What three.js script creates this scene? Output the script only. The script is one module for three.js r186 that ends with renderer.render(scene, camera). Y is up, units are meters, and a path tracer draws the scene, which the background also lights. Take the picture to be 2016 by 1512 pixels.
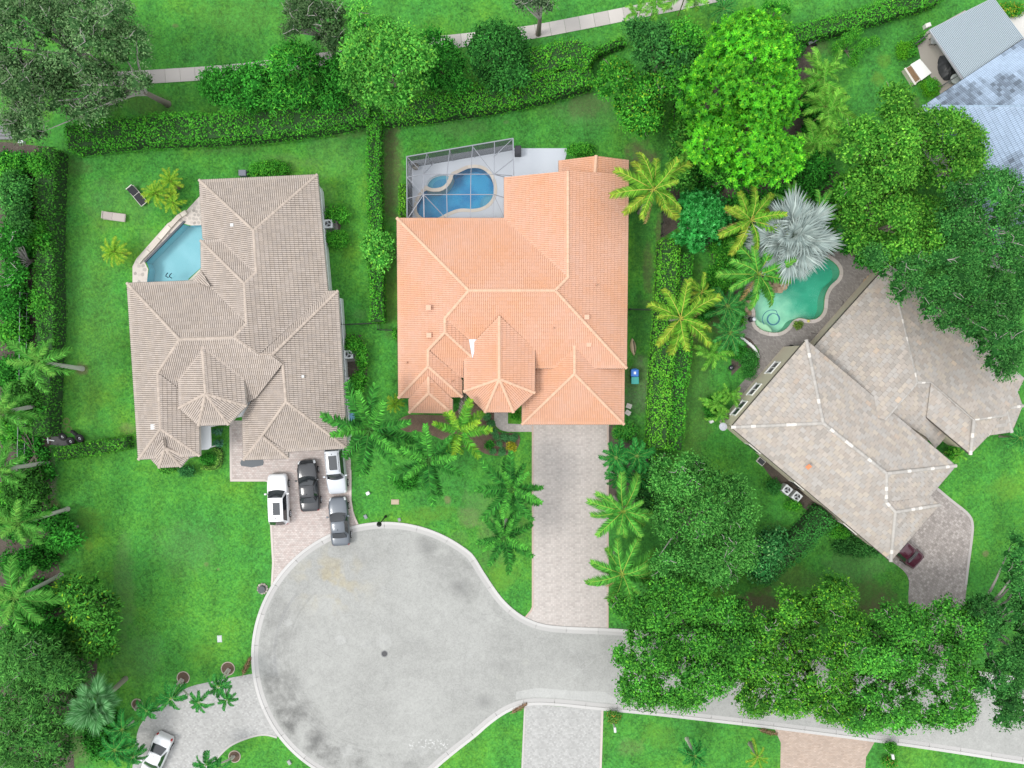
import * as THREE from 'three';
import { mergeGeometries } from 'three/addons/utils/BufferGeometryUtils.js';
import { RoundedBoxGeometry } from 'three/addons/geometries/RoundedBoxGeometry.js';

// ---------------------------------------------------------------- camera, sky, sun, exposure
const F = 1344, HC = 64, TILT = Math.atan(40 / F);
const scene = new THREE.Scene();
const camera = new THREE.PerspectiveCamera(2 * Math.atan(756 / F) * 180 / Math.PI, 4 / 3, 0.5, 3000);
camera.position.set(0, HC, 0);
camera.rotation.set(-Math.PI / 2 - TILT, 0, 0);
camera.updateMatrixWorld(true);
const renderer = new THREE.WebGLRenderer({ antialias: true });
renderer.setSize(1024, 768);
renderer.toneMapping = THREE.LinearToneMapping;
renderer.toneMappingExposure = 1.62;
renderer.shadowMap.enabled = true;
{ // bright overcast sky, a little brighter round the veiled sun
  const w = 128, h = 64, d = new Float32Array(w * h * 4), s = new THREE.Vector3(-0.5, 0.8, 0.15).normalize();
  for (let j = 0; j < h; j++) for (let i = 0; i < w; i++) {
    const el = ((j + 0.5) / h - 0.5) * Math.PI, az = ((i + 0.5) / w - 0.5) * 2 * Math.PI;
    const y = Math.sin(el), x = Math.cos(az) * Math.cos(el), z = Math.sin(az) * Math.cos(el);
    const up = Math.max(0, y), c = Math.max(0, x * s.x + y * s.y + z * s.z);
    let L = 1.06 * (1 + 1.6 * up) / 2.6 + 0.3 * Math.pow(c, 6);
    if (y < 0) L *= 0.55;
    const o = (j * w + i) * 4;
    d[o] = L * 0.97; d[o + 1] = L; d[o + 2] = L * 1.045; d[o + 3] = 1;
  }
  const t = new THREE.DataTexture(d, w, h, THREE.RGBAFormat, THREE.FloatType);
  t.mapping = THREE.EquirectangularReflectionMapping; t.magFilter = THREE.LinearFilter; t.needsUpdate = true;
  scene.background = t; scene.environment = t;
}
const sun = new THREE.DirectionalLight(new THREE.Color(1, 0.965, 0.91), 1.15);
sun.position.set(-50, 80, 15); sun.target.position.set(0, 0, 0);
sun.castShadow = true; sun.shadow.radius = 32;
sun.shadow.camera.left = -70; sun.shadow.camera.right = 70; sun.shadow.camera.top = 60; sun.shadow.camera.bottom = -60; sun.shadow.camera.far = 260;
sun.shadow.mapSize.set(4096, 4096);
sun.name = 'sun'; scene.add(sun, sun.target);

// ---------------------------------------------------------------- helpers
const V = (x, y, z) => new THREE.Vector3(x, y, z);
function rng(seed) { let a = seed >>> 0; return () => { a = (a + 0x6d2b79f5) | 0; let t = Math.imul(a ^ (a >>> 15), 1 | a); t = (t + Math.imul(t ^ (t >>> 7), 61 | t)) ^ t; return ((t ^ (t >>> 14)) >>> 0) / 4294967296; }; }
let R = rng(7);
const rr = (a, b) => a + (b - a) * R();
const lerp = (a, b, t) => a + (b - a) * t, clamp = (x, a = 0, b = 1) => Math.min(b, Math.max(a, x));
const sm = (x, a, b) => { const t = clamp((x - a) / (b - a)); return t * t * (3 - 2 * t); };
const hash = (x, y, s = 0) => { let n = Math.imul(x | 0, 374761393) + Math.imul(y | 0, 668265263) + Math.imul(s, 1274126177); n = Math.imul(n ^ (n >>> 13), 1274126177); return ((n ^ (n >>> 16)) >>> 0) / 4294967296; };
function vn(x, y, s = 0) { const ix = Math.floor(x), iy = Math.floor(y), fx = x - ix, fy = y - iy, u = fx * fx * (3 - 2 * fx), v = fy * fy * (3 - 2 * fy); return lerp(lerp(hash(ix, iy, s), hash(ix + 1, iy, s), u), lerp(hash(ix, iy + 1, s), hash(ix + 1, iy + 1, s), u), v); }
function fbm(x, y, o = 4, s = 0) { let a = 0, k = 0.5, n = 0; for (let i = 0; i < o; i++) { a += k * vn(x, y, s + i); n += k; k *= 0.5; x *= 2.03; y *= 2.03; } return a / n; }
// the real-world point at height h (metres) seen at survey pixel (px, py)
function P(px, py, h = 0) {
  const d = V((px - 1008) / F, -(py - 756) / F, -1).applyQuaternion(camera.quaternion), t = (h - HC) / d.y;
  return V(d.x * t, h, d.z * t);
}
const M2 = (px, h = 0) => px * (HC - h) / F;   // metres for a length in pixels at height h
function pxOf(p) { const q = p.clone().sub(camera.position).applyQuaternion(camera.quaternion.clone().invert()); return [1008 + F * q.x / -q.z, 756 - F * q.y / -q.z]; }
const COL = (r, g, b) => new THREE.Color().setRGB(r, g, b);
const srgb = (r, g, b) => new THREE.Color().setRGB(r / 255, g / 255, b / 255, THREE.SRGBColorSpace);
const used = {};
function numbered(n) { const k = used[n] = (used[n] ?? -1) + 1; return k ? n + '_' + String(k).padStart(3, '0') : n; }
function setInfo(o, label, category, group, kind) { o.userData.label = label; if (category) o.userData.category = category; if (group) o.userData.group = group; if (kind) o.userData.kind = kind; return o; }
function thing(name, label, category, pos, turn = 0, group) {
  const o = new THREE.Group(); o.name = numbered(name); if (pos) o.position.copy(pos); o.rotation.y = turn; setInfo(o, label, category, group); scene.add(o); return o;
}
function part(name, geo, mat, parent, stuff) {
  const m = new THREE.Mesh(geo, mat); m.name = parent === scene ? numbered(name) : name; m.castShadow = m.receiveShadow = true; if (stuff) m.userData.kind = 'stuff'; parent.add(m); return m;
}
function struct(name, geo, mat, label, category = 'ground') { const m = part(name, geo, mat, scene); m.userData.kind = 'structure'; m.userData.label = label; m.userData.category = category; return m; }

class MB { // mesh builder, flat or given normals, vertex colours
  constructor() { this.p = []; this.n = []; this.c = []; this.i = []; this.u = []; }
  v(p, n, c, u = 0, w = 0) { this.p.push(p.x, p.y, p.z); this.n.push(n.x, n.y, n.z); this.c.push(c.r, c.g, c.b); this.u.push(u, w); return this.p.length / 3 - 1; }
  poly(pts, c, nrm) {
    const n = nrm || pts[1].clone().sub(pts[0]).cross(pts[2].clone().sub(pts[0])).normalize();
    const b = this.p.length / 3; for (const q of pts) this.v(q, n, c, q.x, q.z);
    for (let k = 1; k < pts.length - 1; k++) this.i.push(b, b + k, b + k + 1);
  }
  box(c, sx, sy, sz, col, q) { // centre, full sizes, quaternion
    const e = (x, y, z) => { const p = V(x * sx / 2, y * sy / 2, z * sz / 2); if (q) p.applyQuaternion(q); return p.add(c); };
    for (const f of [[[1, -1, 1], [1, -1, -1], [1, 1, -1], [1, 1, 1]], [[-1, -1, -1], [-1, -1, 1], [-1, 1, 1], [-1, 1, -1]], [[-1, 1, 1], [1, 1, 1], [1, 1, -1], [-1, 1, -1]], [[-1, -1, -1], [1, -1, -1], [1, -1, 1], [-1, -1, 1]], [[-1, -1, 1], [1, -1, 1], [1, 1, 1], [-1, 1, 1]], [[1, -1, -1], [-1, -1, -1], [-1, 1, -1], [1, 1, -1]]]) this.poly(f.map((a) => e(...a)), col);
  }
  bar(a, b, w, h, col) { const d = b.clone().sub(a), L = d.length(); const q = new THREE.Quaternion().setFromRotationMatrix(new THREE.Matrix4().makeBasis(d.clone().normalize(), ...frame(d))); this.box(a.clone().add(b).multiplyScalar(0.5), L, h, w, col, q); }
  tube(pts, radii, seg, col, cap) {
    let prev = -1; const N = pts.length;
    for (let k = 0; k < N; k++) {
      const d = pts[Math.min(N - 1, k + 1)].clone().sub(pts[Math.max(0, k - 1)]), [y, z] = frame(d), r = Array.isArray(radii) ? radii[k] : radii, b = this.p.length / 3;
      for (let s = 0; s < seg; s++) { const a = s / seg * 2 * Math.PI, n = y.clone().multiplyScalar(Math.cos(a)).addScaledVector(z, Math.sin(a)); this.v(pts[k].clone().addScaledVector(n, r), n, typeof col === 'function' ? col(k) : col); }
      if (prev >= 0) for (let s = 0; s < seg; s++) { const s2 = (s + 1) % seg; this.i.push(prev + s, prev + s2, b + s2, prev + s, b + s2, b + s); }
      prev = b;
    }
    if (cap) { const d = pts[N - 1].clone().sub(pts[N - 2]).normalize(), c = this.v(pts[N - 1], d, typeof col === 'function' ? col(N - 1) : col), b = prev; for (let s = 0; s < seg; s++) this.i.push(b + s, b + (s + 1) % seg, c); }
  }
  prism(pts, y0, y1, col, top = col) { // pts: horizontal outline, any winding
    let A = 0; for (let k = 0; k < pts.length; k++) { const a = pts[k], b = pts[(k + 1) % pts.length]; A += a.x * b.z - b.x * a.z; }
    const q = A > 0 ? pts.slice().reverse() : pts.slice();
    for (let k = 0; k < q.length; k++) { const a = q[k], b = q[(k + 1) % q.length]; this.poly([V(a.x, y0, a.z), V(b.x, y0, b.z), V(b.x, y1, b.z), V(a.x, y1, a.z)], col); }
    const tri = THREE.ShapeUtils.triangulateShape(q.map((a) => new THREE.Vector2(a.x, -a.z)), []);
    const b = this.p.length / 3; for (const a of q) this.v(V(a.x, y1, a.z), V(0, 1, 0), top, a.x, a.z);
    for (const t of tri) this.i.push(b + t[0], b + t[1], b + t[2]);
  }
  geo(colors = true) {
    const p = this.p, n = this.n, ix = this.i;
    for (let k = 0; k < ix.length; k += 3) { // faces turned the way their normals point
      const a = ix[k] * 3, b = ix[k + 1] * 3, c = ix[k + 2] * 3, ux = p[b] - p[a], uy = p[b + 1] - p[a + 1], uz = p[b + 2] - p[a + 2], vx = p[c] - p[a], vy = p[c + 1] - p[a + 1], vz = p[c + 2] - p[a + 2];
      const d = (uy * vz - uz * vy) * (n[a] + n[b] + n[c]) + (uz * vx - ux * vz) * (n[a + 1] + n[b + 1] + n[c + 1]) + (ux * vy - uy * vx) * (n[a + 2] + n[b + 2] + n[c + 2]);
      if (d < 0) { const t = ix[k + 1]; ix[k + 1] = ix[k + 2]; ix[k + 2] = t; }
    }
    const g = new THREE.BufferGeometry();
    g.setAttribute('position', new THREE.Float32BufferAttribute(this.p, 3)); g.setAttribute('normal', new THREE.Float32BufferAttribute(this.n, 3));
    g.setAttribute('uv', new THREE.Float32BufferAttribute(this.u, 2)); if (colors) g.setAttribute('color', new THREE.Float32BufferAttribute(this.c, 3));
    g.setIndex(this.i); return g;
  }
}
function frame(d) { const x = d.clone().normalize(); const up = Math.abs(x.y) > 0.9 ? V(1, 0, 0) : V(0, 1, 0); const z = x.clone().cross(up).normalize(); const y = z.clone().cross(x).normalize(); return [y, z]; }
function gridGeo(nu, nv, fn, flip) { // smooth patch
  const p = [], u = [], ix = [];
  for (let j = 0; j <= nv; j++) for (let i = 0; i <= nu; i++) { const q = fn(i / nu, j / nv); p.push(q.x, q.y, q.z); u.push(i / nu, j / nv); }
  for (let j = 0; j < nv; j++) for (let i = 0; i < nu; i++) { const a = j * (nu + 1) + i, b = a + 1, c = a + nu + 1, d = c + 1; flip ? ix.push(a, c, b, b, c, d) : ix.push(a, b, c, b, d, c); }
  const g = new THREE.BufferGeometry(); g.setAttribute('position', new THREE.Float32BufferAttribute(p, 3)); g.setAttribute('uv', new THREE.Float32BufferAttribute(u, 2)); g.setIndex(ix); g.computeVertexNormals(); return g;
}
function spl(pts, n, closed = false) { const c = new THREE.CatmullRomCurve3(pts.map((p) => V(p[0], p[1], 0)), closed, 'centripetal'); const o = []; for (let k = 0; k < (closed ? n : n + 1); k++) { const q = c.getPoint(k / n); o.push([q.x, q.y]); } return o; }
const toW = (poly, h = 0) => poly.map((p) => P(p[0], p[1], h));
function inset(pts, d) { // world outline moved inwards by d (miter)
  let A = 0; const n = pts.length; for (let k = 0; k < n; k++) { const a = pts[k], b = pts[(k + 1) % n]; A += a.x * b.z - b.x * a.z; }
  const s = A > 0 ? 1 : -1, out = [];
  for (let k = 0; k < n; k++) {
    const a = pts[(k + n - 1) % n], b = pts[k], c = pts[(k + 1) % n];
    const n1 = V(-(b.z - a.z), 0, b.x - a.x).normalize().multiplyScalar(s), n2 = V(-(c.z - b.z), 0, c.x - b.x).normalize().multiplyScalar(s);
    const m = n1.clone().add(n2); const l = Math.max(0.35, m.lengthSq() / 2); out.push(b.clone().addScaledVector(m, d / l));
  }
  return out;
}
function inPoly(x, z, poly) { let c = false; for (let i = 0, j = poly.length - 1; i < poly.length; j = i++) { const a = poly[i], b = poly[j]; if ((a[1] > z) !== (b[1] > z) && x < (b[0] - a[0]) * (z - a[1]) / (b[1] - a[1]) + a[0]) c = !c; } return c; }
function sheetW(pts, y, holes = [], uvScale = 1) {
  const s = new THREE.Shape(pts.map((p) => new THREE.Vector2(p.x, -p.z)));
  for (const h of holes) s.holes.push(new THREE.Path(h.map((p) => new THREE.Vector2(p.x, -p.z))));
  const g = new THREE.ShapeGeometry(s); g.rotateX(-Math.PI / 2); g.translate(0, y, 0);
  const p = g.attributes.position, u = g.attributes.uv; for (let k = 0; k < p.count; k++) u.setXY(k, p.getX(k) * uvScale, p.getZ(k) * uvScale);
  return g;
}
const sheet = (poly, y, holes = [], s = 1) => sheetW(toW(poly), y, holes.map((h) => toW(h)), s);

// ---------------------------------------------------------------- textures and materials
function dataTex(w, h, fn, color = true, repeat = true) {
  const d = new Uint8Array(w * h * 4);
  for (let j = 0; j < h; j++) for (let i = 0; i < w; i++) { const c = fn(i, j), o = (j * w + i) * 4; d[o] = clamp(c[0]) * 255; d[o + 1] = clamp(c[1]) * 255; d[o + 2] = clamp(c[2]) * 255; d[o + 3] = 255; }
  const t = new THREE.DataTexture(d, w, h, THREE.RGBAFormat); t.magFilter = THREE.LinearFilter; t.minFilter = THREE.LinearMipmapLinearFilter; t.generateMipmaps = true;
  if (color) t.colorSpace = THREE.SRGBColorSpace; t.wrapS = t.wrapT = repeat ? THREE.RepeatWrapping : THREE.ClampToEdgeWrapping; t.needsUpdate = true; return t;
}
const enc = (l) => l <= 0.0031308 ? 12.92 * l : 1.055 * Math.pow(l, 1 / 2.4) - 0.055;
const std = (o) => new THREE.MeshStandardMaterial({ roughness: 0.85, ...o });
const phys = (o) => new THREE.MeshPhysicalMaterial({ roughness: 0.85, ...o });
const vcol = (o = {}) => std({ vertexColors: true, side: THREE.DoubleSide, ...o });
const grain = dataTex(256, 256, (i, j) => { const v = 0.5 + 0.5 * (hash(i, j, 3) - 0.5) + 0.5 * (vn(i / 6 % 42, j / 6 % 42, 5) - 0.5); return [v, v, v]; }, false);
const grainUV = (s) => { const t = grain.clone(); t.repeat.set(s, s); t.needsUpdate = true; return t; };
// tileable soft noise for tinting
function tileN(x, y, per, s) { const ix = Math.floor(x), iy = Math.floor(y), fx = x - ix, fy = y - iy, u = fx * fx * (3 - 2 * fx), v = fy * fy * (3 - 2 * fy), m = (k) => ((k % per) + per) % per; return lerp(lerp(hash(m(ix), m(iy), s), hash(m(ix + 1), m(iy), s), u), lerp(hash(m(ix), m(iy + 1), s), hash(m(ix + 1), m(iy + 1), s), u), v); }
const leafMat = phys({ vertexColors: true, side: THREE.DoubleSide, roughness: 0.85, specularIntensity: 0.25 });
const leafGloss = phys({ vertexColors: true, side: THREE.DoubleSide, roughness: 0.6, specularIntensity: 0.35 });
const barkMat = std({ color: COL(0.22, 0.19, 0.16), roughness: 0.95, bumpMap: grainUV(2), bumpScale: 0.02 });
const stemMat = std({ color: COL(0.09, 0.075, 0.05), roughness: 0.95 });
const palmTrunkMat = vcol({ roughness: 0.9 });
const white = std({ color: COL(0.75, 0.75, 0.74), roughness: 0.6 });
const black = std({ color: COL(0.025, 0.025, 0.027), roughness: 0.6 });
const greyMetal = std({ color: COL(0.35, 0.36, 0.37), roughness: 0.45, metalness: 0.6 });
const soilTex = dataTex(512, 512, (i, j) => { const a = tileN(i / 8, j / 8, 64, 2), b = hash(i, j, 9), c = tileN(i / 64, j / 64, 8, 4); const v = 0.06 + 0.05 * a + 0.09 * b * b + 0.05 * c; return [enc(v * 1.25), enc(v * 1.02), enc(v * 0.85)]; });
soilTex.repeat.set(0.25, 0.25);
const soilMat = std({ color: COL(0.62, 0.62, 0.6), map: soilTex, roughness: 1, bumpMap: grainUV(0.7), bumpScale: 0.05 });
// ---------------------------------------------------------------- ground: lawn, road, kerbs, drives
const poolL = [...spl([[361.4, 439], [367, 441], [376, 442.5], [388, 440], [400, 440]], 10), [412, 441], [412, 528], [397, 529], [372, 551], [372, 560], [288, 560], ...spl([[288, 553], [290, 541], [291, 531], [288, 522], [285, 516]], 8)];
const poolC = spl([[822, 398], [831, 382], [839, 374], [852, 377], [868, 376], [881, 367], [888, 354], [892, 344.5], [903, 340], [923, 331], [948, 332], [966, 347], [973, 372], [968, 393], [953, 407], [932, 412], [905, 411.5], [883, 419], [858, 431], [834, 430], [821, 418]], 72, true);
const spaC = spl([[840, 364], [847, 351], [862, 344], [880, 343.5], [884.5, 350], [879, 362], [867, 369.5], [852, 371]], 30, true);
const poolR = spl([[1476, 578], [1486, 614], [1486, 638], [1503, 652], [1534, 655], [1551, 645], [1560, 633], [1573, 627], [1590, 630], [1608, 628], [1621, 614], [1625, 583], [1634, 564], [1651, 547], [1653, 531], [1641, 515], [1615, 503], [1570, 508], [1520, 540], [1490, 562]], 80, true);
{
  const W = 2048, H = 1536, X0 = -56, Z0 = -41, SX = 112, SZ = 84, buf = new Float32Array(W * H * 3);
  for (let j = 0; j < H; j++) for (let i = 0; i < W; i++) {
    const x = X0 + i / W * SX, z = Z0 + j / H * SZ, o = (j * W + i) * 3;
    const a = fbm(x * 0.18, z * 0.18, 4, 11), b = fbm(x * 1.1, z * 1.1, 3, 21), c = hash(i, j, 5), d = vn(x * 4.3, z * 4.3, 8), blotch = vn(x * 0.6 + 9, z * 0.6, 31);
    const stripe = 0.5 + 0.5 * Math.sin((x * 0.97 + z * 0.08) * 2 * Math.PI / 3.1);
    const e5 = vn(x * 7.5, z * 7.5, 18), fine = vn(x * 12, z * 12, 28);
    let k = 0.66 + 0.18 * (a - 0.5) + 0.17 * (b - 0.5) + 0.3 * (c - 0.5) + 0.22 * (d - 0.5) + 0.3 * (e5 - 0.5) + 0.26 * (fine - 0.5) + 0.09 * (stripe - 0.5);
    const y = clamp(0.42 + 1.2 * (a - 0.5) + 0.5 * (blotch - 0.5) + 0.4 * (e5 - 0.5));
    k *= 0.33;
    buf[o] = k * (0.17 + 0.2 * y * y + 0.05 * c); buf[o + 1] = k * (0.98 + 0.12 * y); buf[o + 2] = k * (0.12 - 0.045 * y + 0.03 * d);
  }
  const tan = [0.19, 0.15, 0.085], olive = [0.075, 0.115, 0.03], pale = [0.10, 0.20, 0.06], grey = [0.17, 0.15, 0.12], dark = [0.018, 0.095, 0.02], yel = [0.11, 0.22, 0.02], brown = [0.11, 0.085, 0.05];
  function patch(px, py, rx, ry, col, s, ring) {
    const p = P(px, py), mx = M2(rx), mz = M2(ry), i0 = Math.floor((p.x - mx * 1.5 - X0) / SX * W), i1 = Math.ceil((p.x + mx * 1.5 - X0) / SX * W), j0 = Math.floor((p.z - mz * 1.5 - Z0) / SZ * H), j1 = Math.ceil((p.z + mz * 1.5 - Z0) / SZ * H);
    for (let j = Math.max(0, j0); j < Math.min(H, j1); j++) for (let i = Math.max(0, i0); i < Math.min(W, i1); i++) {
      const x = X0 + i / W * SX, z = Z0 + j / H * SZ; let r = Math.hypot((x - p.x) / mx, (z - p.z) / mz) + 0.9 * (fbm(x * 1.6, z * 1.6, 3, 40) - 0.5);
      if (ring) r = 1 + (Math.abs(Math.hypot((x - p.x) / mx, (z - p.z) / mz) - 0.8) - 0.22) * 3;
      const f = s * (1 - sm(r, 0.45, 1.15)) * (0.45 + 0.75 * hash(i, j, 77)), o = (j * W + i) * 3, v = 0.8 + 0.4 * hash(i, j, 78);
      for (let c = 0; c < 3; c++) buf[o + c] = lerp(buf[o + c], col[c] * v, clamp(f));
    }
  }
  for (const a of [[925, 234, 10, 5, pale, .7], [996, 240, 6, 4, pale, .7], [905, 250, 60, 25, pale, .35], [770, 330, 22, 120, brown, .75], [768, 560, 18, 110, olive, .6], [1262, 320, 38, 45, brown, .8], [1150, 205, 45, 30, brown, .55], [1262, 450, 26, 110, dark, .6], [1262, 640, 30, 70, dark, .5], [1255, 760, 34, 70, grey, .45], [1150, 215, 90, 40, pale, .35], [1275, 530, 12, 60, brown, .5],  // shade painted in: dark strips right of orange house, dry brown strip by hedge
    [117, 400, 8, 110, grey, .85], [113, 560, 8, 100, grey, .85], [108, 760, 8, 110, grey, .9], [106, 850, 16, 30, grey, .85], [95, 945, 18, 60, grey, .9], [100, 1000, 20, 25, tan, .6], [160, 727, 14, 14, brown, .9], [130, 829, 7.5, 7.5, tan, .95, 1], [134, 845, 7.5, 7.5, tan, .95, 1], [250, 843, 18, 14, tan, .4], [180, 640, 70, 260, olive, .25], [230, 400, 90, 60, pale, .25], [310, 480, 40, 30, pale, .4], [245, 1150, 25, 120, pale, .5], [265, 1290, 60, 60, pale, .35], [180, 1020, 40, 25, yel, .45], [175, 1075, 10, 12, yel, .7], [395, 1290, 30, 30, yel, .25], [405, 1110, 6, 5, tan, .5], [430, 1120, 4, 3, tan, .5], [370, 1080, 80, 60, pale, .3],
    [880, 985, 9, 12, tan, .7], [940, 1000, 40, 40, pale, .55], [925, 1020, 26, 22, tan, .3], [960, 1040, 26, 30, tan, .25], [860, 1010, 40, 20, yel, .35], [1030, 1000, 14, 60, olive, .4], [960, 1100, 24, 30, olive, .4], [905, 1060, 20, 20, pale, .3], [990, 1130, 30, 40, yel, .5], [985, 1090, 20, 30, olive, .4], [820, 1020, 40, 30, yel, .3], [640, 380, 20, 30, pale, .3], [650, 300, 60, 60, pale, .25], [560, 320, 60, 20, pale, .4], [705, 620, 15, 12, pale, .4], [440, 285, 90, 20, olive, .35], [680, 260, 50, 14, olive, .5],
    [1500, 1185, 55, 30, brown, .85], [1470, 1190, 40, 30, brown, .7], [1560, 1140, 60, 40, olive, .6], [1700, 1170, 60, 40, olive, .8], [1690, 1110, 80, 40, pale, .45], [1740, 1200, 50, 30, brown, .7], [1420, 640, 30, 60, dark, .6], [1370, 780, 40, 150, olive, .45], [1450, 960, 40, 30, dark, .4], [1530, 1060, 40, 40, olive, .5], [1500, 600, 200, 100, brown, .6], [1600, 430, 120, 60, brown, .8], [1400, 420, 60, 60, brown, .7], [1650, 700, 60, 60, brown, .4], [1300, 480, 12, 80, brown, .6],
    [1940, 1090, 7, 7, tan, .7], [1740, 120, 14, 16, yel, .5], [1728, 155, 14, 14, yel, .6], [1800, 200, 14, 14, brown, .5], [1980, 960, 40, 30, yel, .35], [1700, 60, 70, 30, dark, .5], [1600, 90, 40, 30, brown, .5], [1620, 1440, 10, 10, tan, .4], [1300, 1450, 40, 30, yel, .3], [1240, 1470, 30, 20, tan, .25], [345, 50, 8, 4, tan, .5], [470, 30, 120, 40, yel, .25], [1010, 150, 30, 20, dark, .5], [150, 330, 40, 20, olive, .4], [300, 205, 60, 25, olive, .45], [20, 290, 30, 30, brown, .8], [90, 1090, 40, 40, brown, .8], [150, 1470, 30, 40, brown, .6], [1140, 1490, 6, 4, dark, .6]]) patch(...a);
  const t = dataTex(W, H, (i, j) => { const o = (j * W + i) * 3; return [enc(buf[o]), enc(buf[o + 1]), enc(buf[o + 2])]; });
  t.wrapS = t.wrapT = THREE.MirroredRepeatWrapping; t.anisotropy = 8;
  const s = 320, g = sheetW([V(-s, 0, -s), V(s, 0, -s), V(s, 0, s), V(-s, 0, s)], 0, [toW(inPx(poolL, 4)), toW(poolC), toW(spaC), toW(inPx(poolR, 3))]);
  const p = g.attributes.position, u = g.attributes.uv; for (let k = 0; k < p.count; k++) u.setXY(k, (p.getX(k) - X0) / SX, (p.getZ(k) - Z0) / SZ);
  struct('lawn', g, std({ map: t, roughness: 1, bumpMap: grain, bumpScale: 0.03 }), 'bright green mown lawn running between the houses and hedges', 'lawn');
}
function inPx(poly, d) { const c = poly.reduce((a, p) => [a[0] + p[0] / poly.length, a[1] + p[1] / poly.length], [0, 0]); return poly.map((p) => { const l = Math.hypot(p[0] - c[0], p[1] - c[1]); return [p[0] + (p[0] - c[0]) / l * d * -0.6, p[1] + (p[1] - c[1]) / l * d * -0.6]; }); }
// road outline
const CC = [759, 1291], CR = 251, arc = [];
for (let a = -50; a >= -284; a -= 4) arc.push([CC[0] + CR * Math.cos(a * Math.PI / 180), CC[1] + CR * Math.sin(a * Math.PI / 180)]);
const topEdge = [[2330, 1396], [2170, 1370], [2016, 1347], [1860, 1324], [1737, 1304], [1620, 1288], [1530, 1276], [1400, 1264], [1300, 1256], [1193, 1249], [1140, 1247], [1103, 1245], [1075, 1242], [1048, 1235], [1015, 1218], [981, 1188], [944, 1136]];
const botEdge = [[865, 1491], [898, 1464], [930, 1439], [955, 1417], [981, 1398], [1001, 1387], [1024, 1379], [1050, 1375], [1103, 1377], [1193, 1386], [1268, 1393], [1368, 1404], [1516, 1421], [1719, 1447], [1840, 1464], [2016, 1491], [2170, 1514], [2330, 1540]];
const edgePx = spl([...topEdge, ...arc, ...botEdge], 420);
const edgeW = toW(edgePx);
{
  const a = P(470, 1030), b = P(2330, 1560), X0 = a.x, Z0 = a.z, SX = b.x - a.x, SZ = b.z - a.z, W = 2048, H = 640;
  const cv = document.createElement('canvas'); cv.width = W; cv.height = H; const c = cv.getContext('2d');
  const toC = (px, py) => { const q = P(px, py); return [(q.x - X0) / SX * W, (q.z - Z0) / SZ * H]; };
  const k = W / SX * (64 / F); // canvas px per photo px
  const img = c.createImageData(W, H);
  for (let j = 0; j < H; j++) for (let i = 0; i < W; i++) {
    const x = X0 + i / W * SX, z = Z0 + j / H * SZ, cx = (x - P(759, 1291).x) / (CR / 21), cz = (z - P(759, 1291).z) / (CR / 21), r = Math.hypot(cx, cz), ang = Math.atan2(cz, cx);
    let v = 0.315 + 0.08 * (fbm(x * 0.22, z * 0.22, 4, 3) - 0.5) + 0.05 * (fbm(x * 1.4, z * 1.4, 3, 9) - 0.5) + 0.05 * (hash(i, j, 4) - 0.5);
    // tyre grime near the rim: dark crescents on the west, south-west and north-east sides
    const n = fbm(x * 0.7, z * 0.7, 4, 17), rim = sm(r, 0.62, 0.9) * (1 - sm(r, 0.97, 1.02));
    const side = Math.max(0, Math.cos(ang - Math.PI * 0.93)) ** 3 * 1.15 + Math.max(0, Math.cos(ang - Math.PI * 0.66)) ** 4 * 1.05 + Math.max(0, Math.cos(ang + 0.75)) ** 4 * 0.7 + Math.max(0, Math.cos(ang - 1.15)) ** 6 * 0.45;
    v -= 0.1 * rim * side * sm(n + 0.4 * (fbm(x * 2.6, z * 2.6, 4, 33) - 0.5), 0.2, 0.85);
    for (const tr of [0.55, 0.63, 0.71, 0.8]) v -= 0.012 * Math.exp(-(((r - tr - 0.02 * (fbm(x * 0.4, z * 0.4, 2, 7) - 0.5)) / 0.012) ** 2)) * sm(fbm(x * 0.5, z * 0.5, 3, 51), 0.35, 0.65);
    v += 0.05 * (vn(x * 9, z * 9, 13) - 0.5) + 0.03 * (fbm(x * 4, z * 4, 3, 19) - 0.5); if (hash(i, j, 6) > 0.9965) v *= 0.72;
    const ru = Math.exp(-(((cx + 0.42) / 0.24) ** 2 + ((cz + 0.62) / 0.2) ** 2)) * sm(fbm(x * 0.9, z * 0.9, 3, 61), 0.42, 0.7);
    if (cx > 1.1) v += 0.01;
    v = clamp(v, 0.06, 0.6); const o = (j * W + i) * 4; img.data[o] = 255 * enc(v * (1 + 0.1 * ru)); img.data[o + 1] = 255 * enc(v); img.data[o + 2] = 255 * enc(v * (0.945 - 0.2 * ru)); img.data[o + 3] = 255;
  }
  c.putImageData(img, 0, 0);
  const rd = rng(99);
  c.lineCap = 'round';
  for (let n = 0; n < 130; n++) { // fine cracks and tyre traces
    let [x, y] = toC(530 + rd() * 1000, 1060 + rd() * 450), th = (rd() < 0.6 ? rd() * 0.5 - 0.25 : rd() * 6.28), len = 4 + rd() * 14; c.strokeStyle = `rgba(${rd() < 0.72 ? '70,70,72' : '240,240,240'},${0.05 + rd() * 0.1})`; c.lineWidth = 0.6 + rd() * 0.8; c.beginPath(); c.moveTo(x, y);
    for (let s = 0; s < len; s++) { th += (rd() - 0.5) * 0.5; x += Math.cos(th) * 5; y += Math.sin(th) * 5; c.lineTo(x, y); } c.stroke();
  }
  for (let n = 0; n < 14; n++) { const [x, y] = toC(759, 1291), rad = (190 + rd() * 52) * k, a0 = 1.7 + rd() * 2.4; c.strokeStyle = `rgba(60,60,62,${0.03 + rd() * 0.05})`; c.lineWidth = 2 + rd() * 5; c.beginPath(); c.arc(x + rd() * 12, y, rad, a0, a0 + 0.3 + rd() * 0.7); c.stroke(); }
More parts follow.
